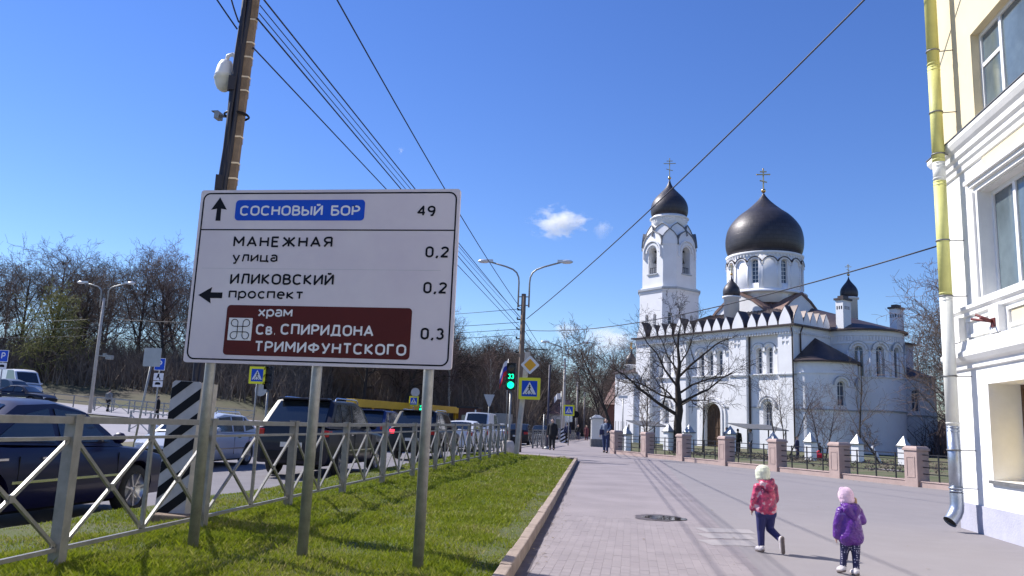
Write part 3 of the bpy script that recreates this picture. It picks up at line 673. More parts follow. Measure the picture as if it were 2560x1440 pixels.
def cwindow(A, w, h, cut, deep=.4, bars=(1, 4), hood=True, glass='churchglass', thru=False, hoodw=.16):
    cut.prism(arch(w, h), -deep, .6, A)
    if thru: return
    f = MB(); n = 10; o_ = arch(w, h, n)[1:]; o_ = [(w / 2, 0)] + o_[1:] + [(-w / 2, 0)]
    i_ = [(x * (1 - .14), yv) if yv < h - w / 2 + .001 else (x * .86, (yv - (h - w / 2)) * .86 + h - w / 2) for x, yv in o_]
    f.ring(o_, i_, -deep + .03, -deep + .10, A)
    for k in range(1, bars[0] + 1): xx = -w / 2 + w * k / (bars[0] + 1); f.box2((xx - .025, 0, -deep + .04), (xx + .025, h * .97, -deep + .08), A)
    for k in range(1, bars[1] + 1): zz = (h - w / 2) * k / bars[1]; f.box2((-w / 2 + .02, zz - .025, -deep + .035), (w / 2 - .02, zz + .025, -deep + .075), A)
    fo = f.build('window', M['frame'], church, fix=True); cp(fo)
    g = MB().prism(arch(w, h), -deep + .005, -deep + .03, A).build('pane', M[glass], fo)
    if hood:
        n = 12; zc = h - w / 2; po = []; pi2 = []
        for k in range(n + 1):
            an = math.pi * k / n; po.append(((w / 2 + .22 + hoodw) * math.cos(an), zc + (w / 2 + .22 + hoodw) * math.sin(an))); pi2.append(((w / 2 + .22) * math.cos(an), zc + (w / 2 + .22) * math.sin(an)))
        cpart(MB().ring(po, pi2, .002, .14, A), 'hood_mould', 'plaster')
        po = [(x * 1.09, zc + (yv - zc) * 1.09) for x, yv in po]; pi2 = [(x * .925, zc + (yv - zc) * .925) for x, yv in po]
        cpart(MB().ring(po, pi2, .002, .17, A), 'hood_rim', 'signback')
foot = [(0, 0), (0, 1.6), (.5, 1.6), (.5, 5.1), (0, 5.1), (0, 7.1), (.5, 7.1), (.5, 12.5), (0, 12.5), (0, 14.1), (.5, 14.1), (.5, 17.5), (0, 17.5), (0, 19.6), (20, 19.6), (20, 0)]
wall = MB().prism(foot, -.5, 11.2)
cut = MB()
def SB(a, z, b=.5): return WM((b, a, z), SN)
for a in (2.87, 4.02): cwindow(SB(a, 7.1), .72, 2.4, cut, .45)
for a in (8.6, 9.75, 10.9): cwindow(SB(a, 7.1), .72, 2.4, cut, .45)
for a in (15.3, 16.4): cwindow(SB(a, 7.1), .6, 2.3, cut, .45)
cwindow(SB(3.15, 2.35), 1.0, 2.25, cut, .45, (2, 3))
cwindow(SB(15.7, 2.35), .9, 2.2, cut, .45, (2, 3))
cut.prism(arch(2.0, 4.2), -.5, .6, SB(9.5, .2))
for a0 in (.45, 5.75, 12.95):          # small square coffers in the pilaster heads
    for i in (0, 1):
        for j in (0, 1): cut.box2((-.1, a0 + i * .42, 9.55 + j * .5), (.07, a0 + i * .42 + .28, 9.55 + j * .5 + .32))
me = boolean(wall, cut); cp(link('wall', me, M['plaster'], church))
# door
dr = MB().prism(arch(2.0, 4.2), -.45, -.38, SB(9.5, .2)).build('door', M['wood'], church, fix=True); cp(dr)
pl = MB()
for k in range(1, 6): pl.box2((-1.0 + k / 3 - .02, .1, -.38), (-1.0 + k / 3 + .02, 3.9, -.34), SB(9.5, .2))
for z in (.9, 1.9, 3.0): pl.box2((-.98, z, -.38), (.98, z + .08, -.33), SB(9.5, .2))
pl.build('door_batten', M['wood'], dr)
for k, (wo, d) in enumerate(((.30, .2), (.62, .12))):
    w = 2.0; n = 14; zc = 3.2; po = [(w / 2 + wo, -.2)]; pi2 = [(w / 2 + wo - .2, -.2)]
    for j in range(n + 1):
        an = math.pi * j / n; po.append(((w / 2 + wo) * math.cos(an), zc + (w / 2 + wo) * math.sin(an))); pi2.append(((w / 2 + wo - .2) * math.cos(an), zc + (w / 2 + wo - .2) * math.sin(an)))
    po.append((-w / 2 - wo, -.2)); pi2.append((-w / 2 - wo + .2, -.2))
    cpart(MB().ring(po, pi2, .002, d, SB(9.5, .2)), 'portal_moulding', 'plaster')
# blind arcade beside the windows, sills and brackets
ar = MB()
for a in (2.0, 4.85, 7.55, 11.9, 14.5, 17.2):
    n = 8; po = [(.42 * math.cos(math.pi * j / n), 1.9 + .42 * math.sin(math.pi * j / n)) for j in range(n + 1)]; pi2 = [(.30 * math.cos(math.pi * j / n), 1.9 + .30 * math.sin(math.pi * j / n)) for j in range(n + 1)]
    ar.ring(po, pi2, .002, .12, SB(a, 7.1)); ar.box2((.5 - .1, a - .06, 7.1), (.498, a + .06, 8.8))
cpart(ar, 'blind_arcade', 'plaster')
for a0, a1 in ((1.7, 5.0), (7.3, 12.3), (14.3, 17.3)):
    sl = MB()
    sl.box2((.28, a0, 6.98), (.498, a1, 7.08))
    k = a0 + .3
    while k < a1: sl.add([(.5, k - .1, 6.98), (.5, k + .1, 6.98), (.3, k + .1, 6.98), (.3, k - .1, 6.98), (.5, k - .1, 6.6), (.5, k + .1, 6.6)], [(0, 1, 2, 3), (0, 3, 4), (1, 5, 2), (3, 2, 5, 4)]); k += .95
    cpart(sl, 'window_ledge', 'plaster')
sc = MB()       # string courses
for a0, a1, b, z in ((-.06, 1.6, 0, 6.85), (5.1, 7.1, 0, 6.85), (12.5, 14.1, 0, 6.85), (17.5, 19.66, 0, 6.85), (1.6, 2.3, .5, 4.0), (4.0, 5.1, .5, 4.0), (7.1, 7.9, .5, 4.0), (11.1, 12.5, .5, 4.0), (14.1, 14.9, .5, 4.0), (16.5, 17.5, .5, 4.0)):
    sc.box2((b - .1, a0, z), (b - .002, a1, z + .12))
sc.box2((-.002, -.1, 6.85), (6, -.002, 6.97))
cpart(sc, 'string_course', 'signback')
# frieze with dentils and eaves
fz = MB().box2((-.06, -.06, 10.75), (20.06, 19.66, 11.2)); cpart(fz, 'frieze', 'plaster')
dn = MB(); a = -.02
while a < 19.5: dn.box2((-.14, a, 10.55), (.0 if not (1.6 < a < 5.0 or 7.1 < a < 12.4 or 14.1 < a < 17.4) else .5, a + .14, 10.75)); a += .3
b_ = .1
while b_ < 5.6: dn.box2((b_, -.14, 10.55), (b_ + .14, 0, 10.75)); b_ += .3
cpart(dn, 'dentil_row', 'plaster')
cpart(MB().box2((-.42, -.42, 11.2), (20.4, 20.0, 11.34)), 'eaves_gutter', 'roof')
# zakomary: keel gables along the eaves
def keel(w, h):
    half = [(.5, 0), (.5, .12), (.46, .28), (.38, .46), (.27, .64), (.16, .79), (.07, .91), (0, 1)]
    return [(x * w, y * h) for x, y in half] + [(-x * w, y * h) for x, y in half[-2::-1]]
def soft(w, h): return [(x * w, y * h) for x, y in [(.5, 0), (.51, .16), (.49, .34), (.42, .54), (.32, .7), (.2, .83), (.09, .92), (0, 1), (-.09, .92), (-.2, .83), (-.32, .7), (-.42, .54), (-.49, .34), (-.51, .16), (-.5, 0)]]
def zak(a, b, w, h, nrm, dep=1.3):
    A = WM((b, a, 11.34), nrm)
    t = MB().prism(keel(w, h), -dep * .5, 0, A); o = cpart(t, 'zakomara', 'plaster')
    P = keel(w * 1.12, h * 1.07); Q = keel(w * .99, h * .99)
    cpart(MB().ring(P, Q, -dep, -.05, A), 'zakomara_roof', 'roof')
    return A
AZ = [(.75, 1.45, 1.75)] + [(2.05 + i * 1.15, 1.1, 1.35) for i in range(3)] + [(5.95, 1.5, 1.75)] + [(7.35 + i * 1.16, 1.08, 1.3) for i in range(5)] + [(13.3, 1.45, 1.7)] + [(14.7 + i * 1.12, 1.05, 1.3) for i in range(3)] + [(18.75, 1.4, 1.7)]
for a, w, h in AZ: zak(a, -.1, w * .88, h * .93, SN)
for i, b in enumerate((.75, 1.95, 2.95, 3.95, 4.95)): zak(-.1, b, 1.4 if i == 0 else .98, 1.65 if i == 0 else 1.3, EN)
# main roof
zr = 11.6
rf = MB().add([(.6, .6, zr), (19.4, .6, zr), (19.4, 19, zr), (.6, 19, zr), (5.8, 6.2, 14.0), (14.2, 6.2, 14.0), (14.2, 14.6, 14.0), (5.8, 14.6, 14.0)],
              [(0, 3, 7, 4), (0, 4, 5, 1), (1, 5, 6, 2), (2, 6, 7, 3), (4, 7, 6, 5)]); cpart(rf, 'roof', 'roof')
seam = MB()
for k in range(1, 22): 
    t = k / 22; seam.bar((.6, .6 + 18.4 * t, zr + .02), (5.8, 6.2 + 8.4 * t, 14.02), .05, .07)
for k in range(1, 22): 
    t = k / 22; seam.bar((.6 + 18.8 * t, .6, zr + .02), (5.8 + 8.4 * t, 6.2, 14.02), .05, .07)
cpart(seam, 'roof_seam', 'roof')
# cross gables under the drum
ga = MB(); gr = MB()
for nrm, o in ((SN, (5.6, 10.4)), (EN, (10, 6.0)), ((0, 1), (10, 14.8)), ((1, 0), (14.4, 10.4))):
    A = WM((o[0], o[1], 12.2), nrm)
    ga.prism([(-4.4, 0), (4.4, 0), (4.2, .7), (2.9, 2.0), (1.5, 3.0), (0, 3.7), (-1.5, 3.0), (-2.9, 2.0), (-4.2, .7)], -.5, 0, A)
    P = [(4.55, .55), (3.0, 2.15), (1.55, 3.2), (0, 3.95), (-1.55, 3.2), (-3.0, 2.15), (-4.55, .55)]; Q = [(4.2, .6), (2.85, 1.95), (1.45, 2.98), (0, 3.68), (-1.45, 2.98), (-2.85, 1.95), (-4.2, .6)]
    gr.ring(P, Q, -2.5, .12, A)
cpart(ga, 'gable', 'plaster'); cpart(gr, 'gable_edge', 'roofbrown')
cpart(MB().add([(5.9, 6.3, 12.9), (14.1, 6.3, 12.9), (14.1, 14.5, 12.9), (5.9, 14.5, 12.9), (8.2, 8.6, 15.9), (11.8, 8.6, 15.9), (11.8, 12.2, 15.9), (8.2, 12.2, 15.9)],
               [(0, 1, 5, 4), (1, 2, 6, 5), (2, 3, 7, 6), (3, 0, 4, 7), (4, 5, 6, 7), (3, 2, 1, 0)]), 'drum_roof', 'roofbrown')
# drum and big dome
DC = (10, 10.45)
drum = MB().lathe([(3.85, 15.0), (3.85, 20.4)], 64, (DC[0], DC[1], 0)); cutd = MB()
for k in range(8):
    an = R(-135 + 22.5 + 45 * k); n = (math.cos(an), math.sin(an))
    A = WM((DC[0] + 3.85 * n[0], DC[1] + 3.85 * n[1], 17.0), n); cwindow(A, .7, 2.5, cutd, .35, (1, 5), False)
cp(link('drum', boolean(drum, cutd), M['plaster'], church))
dm = MB()
for k in range(16):      # arcade of round arches with slim half columns on the drum
    an = R(-135 + 22.5 * k); n = (math.cos(an), math.sin(an)); A = WM((DC[0] + 3.85 * n[0], DC[1] + 3.85 * n[1], 17.0), n)
    P = [(.74 * math.cos(math.pi * j / 8), 1.95 + .74 * math.sin(math.pi * j / 8)) for j in range(9)]; Q = [(.62 * math.cos(math.pi * j / 8), 1.95 + .62 * math.sin(math.pi * j / 8)) for j in range(9)]
    dm.ring(P, Q, -.06, .13, A)
    an2 = an + R(11.25); dm.tube([(DC[0] + 3.86 * math.cos(an2), DC[1] + 3.86 * math.sin(an2), 16.6), (DC[0] + 3.86 * math.cos(an2), DC[1] + 3.86 * math.sin(an2), 18.95)], .09, 6)
cpart(dm, 'drum_arcade', 'plaster')
dr2 = MB()
for k in range(16):
    an = R(-135 + 22.5 * k); n = (math.cos(an), math.sin(an)); A = WM((DC[0] + 3.85 * n[0], DC[1] + 3.85 * n[1], 17.0), n)
    P = [(.83 * math.cos(math.pi * j / 8), 1.97 + .83 * math.sin(math.pi * j / 8)) for j in range(1, 8)]; Q = [(.75 * math.cos(math.pi * j / 8), 1.97 + .75 * math.sin(math.pi * j / 8)) for j in range(1, 8)]
    dr2.ring(P, Q, -.06, .17, A)
cpart(dr2, 'arcade_rim', 'roof')
cpart(MB().lathe([(3.85, 16.05), (4.3, 16.05), (4.3, 16.2), (3.85, 16.45)], 64, (*DC, 0), caps=False).lathe([(3.85, 20.0), (3.98, 20.1), (4.05, 20.35), (3.6, 20.45)], 64, (*DC, 0), caps=False), 'drum_cornice', 'plaster')
dd = MB()
for k in range(64):
    an = 2 * math.pi * k / 64; A = WM((DC[0] + 3.86 * math.cos(an), DC[1] + 3.86 * math.sin(an), 19.85), (math.cos(an), math.sin(an))); dd.box2((-.07, 0, -.02), (.07, .2, .1), A)
cpart(dd, 'drum_dentil', 'plaster')
def onion(c, r, z0, ztip, full=False, n=48):
    pr = [(.88, 0), (.95, .06), (.99, .14), (1, .24), (.985, .33), (.945, .42), (.87, .5), (.77, .575), (.64, .65), (.50, .71), (.375, .77), (.26, .83), (.165, .885), (.095, .935), (.05, .97), (.025, 1)] if full else [(.88, 0), (.95, .05), (.992, .12), (1.0, .2), (.985, .28), (.93, .37), (.83, .46), (.68, .55), (.50, .64), (.34, .72), (.22, .79), (.13, .86), (.07, .93), (.035, 1)]
    # catmull refine
    P = []
    for i in range(len(pr) - 1):
        for k in range(3):
            t = k / 3; p0, p1, p2, p3 = pr[max(i - 1, 0)], pr[i], pr[i + 1], pr[min(i + 2, len(pr) - 1)]
            P.append(tuple(.5 * ((2 * p1[a]) + (-p0[a] + p2[a]) * t + (2 * p0[a] - 5 * p1[a] + 4 * p2[a] - p3[a]) * t * t + (-p0[a] + 3 * p1[a] - 3 * p2[a] + p3[a]) * t ** 3) for a in (0, 1)))
    P.append(pr[-1])
    mb = MB(); H = ztip - z0
    mb.lathe([(r * a, z0 + H * b) for a, b in P], n, (*c, 0), smooth=True)
    return mb
def dome_mat():
    m = mk('dome_sheet', (.05, .042, .046), .46, .35, .0, 1, spec=.6); nt = m.node_tree; b = nt.nodes['Principled BSDF']
    tc = nt.nodes.new('ShaderNodeTexCoord'); se = nt.nodes.new('ShaderNodeSeparateXYZ'); nt.links.new(tc.outputs['Object'], se.inputs[0])
    at = nt.nodes.new('ShaderNodeMath'); at.operation = 'ARCTAN2'
    sx = nt.nodes.new('ShaderNodeMath'); sx.operation = 'SUBTRACT'; sx.inputs[1].default_value = 0; sy = nt.nodes.new('ShaderNodeMath'); sy.operation = 'SUBTRACT'; sy.inputs[1].default_value = 0
    nt.links.new(se.outputs[0], sx.inputs[0]); nt.links.new(se.outputs[1], sy.inputs[0]); nt.links.new(sy.outputs[0], at.inputs[0]); nt.links.new(sx.outputs[0], at.inputs[1])
    cb = nt.nodes.new('ShaderNodeCombineXYZ'); ml = nt.nodes.new('ShaderNodeMath'); ml.operation = 'MULTIPLY'; ml.inputs[1].default_value = 5.1
    nt.links.new(at.outputs[0], ml.inputs[0]); nt.links.new(ml.outputs[0], cb.inputs[0]); nt.links.new(se.outputs[2], cb.inputs[1])
    br = nt.nodes.new('ShaderNodeTexBrick'); br.inputs['Scale'].default_value = 1; br.inputs['Brick Width'].default_value = .7; br.inputs['Row Height'].default_value = .45; br.inputs['Mortar Size'].default_value = .018; br.offset = .5
    br.inputs['Color1'].default_value = (.058, .052, .060, 1); br.inputs['Color2'].default_value = (.044, .040, .047, 1); br.inputs['Mortar'].default_value = (.028, .024, .028, 1)
    nt.links.new(cb.outputs[0], br.inputs['Vector']); nt.links.new(br.outputs[0], b.inputs['Base Color'])
    bp = nt.nodes.new('ShaderNodeBump'); bp.invert = True; bp.inputs['Strength'].default_value = .25; bp.inputs['Distance'].default_value = .02; nt.links.new(br.outputs['Fac'], bp.inputs['Height']); nt.links.new(bp.outputs[0], b.inputs['Normal'])
    return m
M['dome'] = dome_mat()
def dome_with_cross(c, r, z0, ztip, orb, ztop, n=48, parent=church):
    mb = onion((0, 0), r, z0, ztip, r > 3, n=n); o = mb.build('dome', M['dome'], parent); o.location = (c[0], c[1], -CZ)
    cr = MB(); h = ztop - orb
    cr.lathe([(max(.001, orb * 0 + (.28 * r ** .35 * .55) * math.sin(math.pi * k / 8)), ztip + .05 + (.28 * r ** .35 * .55) * (1 - math.cos(math.pi * k / 8))) for k in range(9)], 16, (0, 0, 0)); 
    zo = ztip + .05 + 2 * .154 * r ** .35; t = max(.05, .02 * r + .03)
    cr.box2((-t / 2, -t / 2, zo - .05), (t / 2, t / 2, ztop)); u = (ztop - zo)
    D = Matrix.Rotation(R(45) * -1, 4, 'Z')
    for zz, w in ((.72, .30), (.86, .16)): cr.box2((-w * u, -t / 2, zo + zz * u - t / 2), (w * u, t / 2, zo + zz * u + t / 2), D)
    cr.bar(tuple(D @ Vector((-.17 * u, 0, zo + .42 * u))), tuple(D @ Vector((.17 * u, 0, zo + .32 * u))), t, t)
    for x_, z_ in ((-.3, .72), (.3, .72), (0, 1)): cr.ball(tuple(D @ Vector((x_ * u, 0, zo + z_ * u))), t * .8, 8)
    g = cr.build('cross', M['gold'], o)
    return o
dome_with_cross(DC, 4.07, 20.35, 27.6, .4, 30.4, 64)
# small corner cupolas
def cupola(c, r, zb, zt, ztip, ztop):
    cpart(MB().lathe([(r * .9, zb), (r * .9, zt - .25), (r * 1.08, zt - .2), (r * 1.08, zt - .05), (r * .7, zt)], 24, (*c, 0)), 'cupola_drum', 'plaster')
    dome_with_cross(c, r, zt - .02, ztip, .2, ztop, 28)
cupola((4, 10), .86, 12.6, 15.4, 17.5, 18.7)
cupola((15, 3.8), .88, 12.6, 16.0, 18.2, 19.5)
# chimneys
def chimney(c, z0, z1, s=.62):
    o = cpart(MB().box2((c[0] - s, c[1] - s * .6, z0), (c[0] + s, c[1] + s * .6, z1)), 'chimney', 'plaster')
    MB().box2((c[0] - s - .12, c[1] - s * .6 - .12, z1), (c[0] + s + .12, c[1] + s * .6 + .12, z1 + .18)).box2((c[0] - s * .7, c[1] - s * .45, z1 + .18), (c[0] + s * .7, c[1] + s * .45, z1 + .42)).build('chimney_cap', M['roof'], o)
    h = MB()
    for k in (-1, 0, 1): h.box2((c[0] - s - .012, c[1] - .05 + k * .22, z1 - .85), (c[0] - s + .01, c[1] + .05 + k * .22, z1 - .55)); h.box2((c[0] - .05 + k * .3, c[1] - s * .6 - .012, z1 - .85), (c[0] + .05 + k * .3, c[1] - s * .6 + .01, z1 - .55))
    h.build('vent', M['black'], o)
chimney((5.9, -1.2), 11.3, 14.0); chimney((14.6, -1.4), 11.8, 14.2)
# big stilted apse with conical roof
BA = (9.3, -.6); BR = 3.75
def semi(c, r, z0, z1, back, n=40):
    P = [(c[0] + r, back), (c[0] + r, c[1])] + [(c[0] + r * math.cos(-math.pi * k / n), c[1] + r * math.sin(-math.pi * k / n)) for k in range(1, n)] + [(c[0] - r, c[1]), (c[0] - r, back)]
    return MB().prism(P[::-1], z0, z1), P
ba, bp_ = semi(BA, BR, -.5, 11.2, .6); cb_ = MB()
AN = [-150, -122, -94, -66, -38]
for i, d in enumerate(AN):
    n = (math.cos(R(d)), math.sin(R(d))); A = WM((BA[0] + BR * n[0], BA[1] + BR * n[1], 7.1), n); cwindow(A, .75, 2.7, cb_, .4, (1, 1), True)
cp(link('apse', boolean(ba, cb_), M['plaster'], church))
tr_ = MB()
for i in range(11):
    d = R(-164 + 14 * i); n = (math.cos(d), math.sin(d)); tr_.tube([(BA[0] + (BR + .03) * n[0], BA[1] + (BR + .03) * n[1], 7.1), (BA[0] + (BR + .03) * n[0], BA[1] + (BR + .03) * n[1], 9.3)], .1, 6)
cpart(tr_, 'apse_colonnette', 'plaster')
def band(c, r, back, z0, z1, out, nm, mt, n=40):
    _, P = semi(c, r + out, 0, 1, back, n); _, Q = semi(c, r - .05, 0, 1, back, n)
    cpart(MB().ring(P, Q, z0, z1), nm, mt)
band(BA, BR, .0, 10.0, 10.08, .08, 'string_course', 'plaster'); band(BA, BR, .0, 10.75, 11.2, .08, 'frieze', 'plaster'); band(BA, BR, .0, 4.0, 4.12, .1, 'string_course', 'signback'); band(BA, BR, -.4, 11.2, 11.34, .42, 'eaves_gutter', 'roof'); band(BA, BR, .0, 7.0, 7.08, .12, 'window_ledge', 'plaster')
dt = MB()
for k in range(44):
    d = R(-178 + 4 * k); n = (math.cos(d), math.sin(d)); A = WM((BA[0] + BR * n[0], BA[1] + BR * n[1], 10.3), n); dt.box2((-.06, 0, -.02), (.06, .4, .1), A)
cpart(dt, 'dentil_row', 'plaster')
def half_roof(c, r, z0, apex, back, nm, n=40):
    _, P = semi(c, r + .42, 0, 1, back, n); vs = [(x, y, z0) for x, y in P] + [apex]
    cpart(MB().add(vs, [(i, i + 1, len(P)) for i in range(len(P) - 1)] + [(len(P) - 1, 0, len(P))]), nm, 'roof')
half_roof(BA, BR, 11.34, (9.5, 4.5, 14.3), 4.4, 'apse_roof')
# small side apse in front
SA = (3.55, 0.0); SR = 3.3
sa, _ = semi(SA, SR, -.5, 8.0, .4); cs = MB()
for d in (-112, -70, -30):
    n = (math.cos(R(d)), math.sin(R(d))); A = WM((SA[0] + SR * n[0], SA[1] + SR * n[1], 4.3), n); cwindow(A, .8, 2.1, cs, .35, (1, 2), True)
cp(link('apse', boolean(sa, cs), M['plaster'], church))
band(SA, SR, .0, 7.0, 7.1, .08, 'string_course', 'plaster'); band(SA, SR, .0, 3.85, 3.97, .1, 'string_course', 'signback'); band(SA, SR, -.2, 8.0, 8.12, .35, 'eaves_gutter', 'roof')
half_roof(SA, SR - .05, 8.12, (3.2, -.02, 10.4), -.02, 'apse_roof')
# far side apse block
fa, _ = semi((17.2, -.3), 2.9, -.5, 7.6, .4); cf = MB()
for d in (-130, -75):
    n = (math.cos(R(d)), math.sin(R(d))); A = WM((17.2 + 2.9 * n[0], -.3 + 2.9 * n[1], 4.4), n); cwindow(A, .7, 2.0, cf, .35, (1, 2), False)
cp(link('apse', boolean(fa, cf), M['plaster'], church)); half_roof((17.2, -.3), 2.7, 7.62, (17.2, 0.4, 9.3), .38, 'apse_roof'); band((17.2, -.3), 2.9, .0, 3.9, 4.02, .1, 'string_course', 'signback')
# downpipes
for pts in ([(-.3, .05, 11.1), (-.12, .02, 10.6), (-.12, -.06, .5)], [(.3, 3.9, 11.2), (.35, 1.75, 10.6), (-.1 + .5, 1.72, 9.8), (.38, 1.72, .4)], [(.3, 9.5, 11.1), (.35, 7.3, 10.4), (.38, 7.25, .4)],
            [(.9, -.38, 11.2), (.9, -.12, 10.6), (.9, -.12, 8.9)], [(7.05 - 1.1, -1.2, 11.1), (5.88, -1.2, 10.5), (5.88, -1.2, .4)], [(6.9, -.45, 8.0), (7.0, -.2, 7.5), (7.0, -.2, .4)], [(.3, 5.02, 11.1), (.38, 5.0, 10.6), (.38, 5.0, .3)]):
    cpart(MB().tube(pts, .07, 8), 'downpipe', 'roof')
# bell tower: square with cut corners
TC = (10, 24.4)
def octa(s, c_): return [(s, -s + c_), (s, s - c_), (s - c_, s), (-s + c_, s), (-s, s - c_), (-s, -s + c_), (-s + c_, -s), (s - c_, -s)]
def tower_poly(s, c_): return [(TC[0] + x, TC[1] + y) for x, y in octa(s, c_)]
cut_t = MB(); tw = MB().prism(tower_poly(3.05, 1.2), -.5, 18.2)
up_ = MB().prism(tower_poly(2.8, 1.1), 18.2, 24.3)
for nrm in (SN, EN):
    o = (TC[0] + nrm[0] * 2.8, TC[1] + nrm[1] * 2.8, 20.1); cut_t.prism(arch(1.35, 3.3), -7, .5, WM(o, nrm))
cp(link('bell_tower', boolean(up_, cut_t), M['plaster'], church))
cut_l = MB()
for nrm in (SN, EN):
    for s_ in (-.65, .65):
        A = WM((TC[0] + nrm[0] * 3.05 + nrm[1] * s_, TC[1] + nrm[1] * 3.05 + nrm[0] * s_, 12.6), nrm); cwindow(A, .5, 2.6, cut_l, .4, (0, 3), False)
nd = Vector((-1, -1)).normalized(); A = WM((TC[0] + nd.x * 3.46, TC[1] + nd.y * 3.46, 12.9), nd); cwindow(A, .4, 2.4, cut_l, .5, (0, 3), False)
cp(link('tower_base', boolean(tw, cut_l), M['plaster'], church))
tm = MB().prism(tower_poly(3.25, 1.28), 18.05, 18.3); cpart(tm, 'tower_cornice', 'signback')
tm = MB().prism(tower_poly(2.95, 1.15), 18.3, 18.5).prism(tower_poly(3.12, 1.22), 17.75, 18.05); cpart(tm, 'tower_moulding', 'plaster')
for nrm in (SN, EN, (1, 0), (0, 1)):
    A = WM((TC[0] + nrm[0] * 2.8, TC[1] + nrm[1] * 2.8, 20.1), nrm); n = 12
    for ro, ri, d in ((1.12, .86, .16), (1.45, 1.3, .26)):
        po = [(ro * math.cos(math.pi * j / n), 2.62 + ro * math.sin(math.pi * j / n)) for j in range(n + 1)]; pi2 = [(ri * math.cos(math.pi * j / n), 2.62 + ri * math.sin(math.pi * j / n)) for j in range(n + 1)]
        if ro > 1.2: po = [(ro, 1.9)] + po + [(-ro, 1.9)]; pi2 = [(ri, 1.9)] + pi2 + [(-ri, 1.9)]
        cpart(MB().ring(po, pi2, .002, d, A), 'hood_mould', 'plaster')
    cpart(MB().box2((-.85, -.15, .002), (.85, .0, .15), A), 'sill', 'signback')
    rl = MB()
    for k in range(5): rl.bar((-.6 + k * .3, 0, -.3), (-.6 + k * .3, .8, -.3), .04, .04, A)
    rl.bar((-.68, .8, -.3), (.68, .8, -.3), .05, .05, A); cpart(rl, 'railing', 'iron')
bl = MB()
for dx, dy, s in ((-1.9, 0, .85), (0, -1.9, .85), (1.2, .6, .55), (0, 0, .95)):
    bl.lathe([(.55 * s, 22.4 - 1.0 * s), (.47 * s, 22.4 - .8 * s), (.33 * s, 22.4 - .4 * s), (.25 * s, 22.4 - .1 * s), (.08 * s, 22.4)], 16, (TC[0] + dx, TC[1] + dy, 0)); bl.tube([(TC[0] + dx, TC[1] + dy, 22.3), (TC[0] + dx, TC[1] + dy, 23.2)], .05, 6)
bl.bar((TC[0] - 2.4, TC[1], 22.9), (TC[0] + 2.4, TC[1], 22.9), .2, .25).bar((TC[0], TC[1] - 2.4, 22.9), (TC[0], TC[1] + 2.4, 22.9), .2, .25)
cpart(bl, 'bell', 'bell')
# tiers of kokoshniks
core = MB()
for (s0, c0_, z0_), (s1, c1_, z1_) in zip([(2.8, 1.1, 24.3), (2.45, 1.25, 24.5), (2.25, 1.2, 25.5), (2.1, 1.2, 26.2)], [(2.45, 1.25, 24.5), (2.25, 1.2, 25.5), (2.1, 1.2, 26.2), (1.9, 1.1, 26.9)]):
    a_, b2 = tower_poly(s0, c0_), tower_poly(s1, c1_); core.add([(x, y, z0_) for x, y in a_] + [(x, y, z1_) for x, y in b2], [(i, (i + 1) % 8, 8 + (i + 1) % 8, 8 + i) for i in range(8)])
cpart(core, 'tower_cap', 'plaster')
for tier, (rad, z, w, h, tilt, ph) in enumerate(((2.82, 23.5, 2.9, 1.9, 5, 0), (2.62, 24.75, 2.05, 1.6, 14, 22.5))):
    for k in range(8):
        an = R(45 * k + ph); n = (math.cos(an), math.sin(an)); rr = rad if tier or k % 2 == 0 else 3.16
        ww = w if (k % 2 == 0 or tier == 1) else w * .62
        A = WM((TC[0] + rr * n[0], TC[1] + rr * n[1], z), n) @ Matrix.Rotation(-R(tilt), 4, 'X')
        cpart(MB().prism(soft(ww, h), -.5, .06 + .03 * (k % 2), A), 'kokoshnik', 'plaster')
        cpart(MB().ring(soft(ww * 1.07, h * 1.05), soft(ww * .985, h * .985), -.5, .16 + .03 * (k % 2), A), 'kokoshnik_shadow_rim', 'galv_dark')  # rims coloured dark to draw the shadow lines between the gables
cpart(MB().lathe([(2.1, 25.9), (2.15, 26.9), (2.2, 27.15), (2.38, 27.25), (2.38, 27.32), (2.1, 27.35), (2.05, 27.6)], 48, (*TC, 0)), 'tower_drum', 'plaster')
dd = MB()
for k in range(36):
    an = 2 * math.pi * k / 36; A = WM((TC[0] + 2.12 * math.cos(an), TC[1] + 2.12 * math.sin(an), 26.85), (math.cos(an), math.sin(an))); dd.box2((-.06, 0, -.02), (.06, .28, .08), A)
cpart(dd, 'drum_dentil', 'plaster')
dome_with_cross(TC, 2.28, 27.55, 32.4, .3, 35.2, 48)
# west porch with a little cupola
cpart(MB().box2((-.3, 19.6, -.5), (6, 22.5, 7.6)), 'porch_wall', 'plaster'); 
cpart(MB().add([(-.6, 19.3, 7.6), (6, 19.3, 7.6), (6, 22.8, 7.6), (-.6, 22.8, 7.6), (1.2, 21, 8.6), (4, 21, 8.6)], [(0, 1, 5, 4), (1, 2, 5), (2, 3, 4, 5), (3, 0, 4), (3, 2, 1, 0)]), 'porch_roof', 'roof')
cupola((.5, 20.9), .62, 7.7, 8.6, 10.2, 11.0)

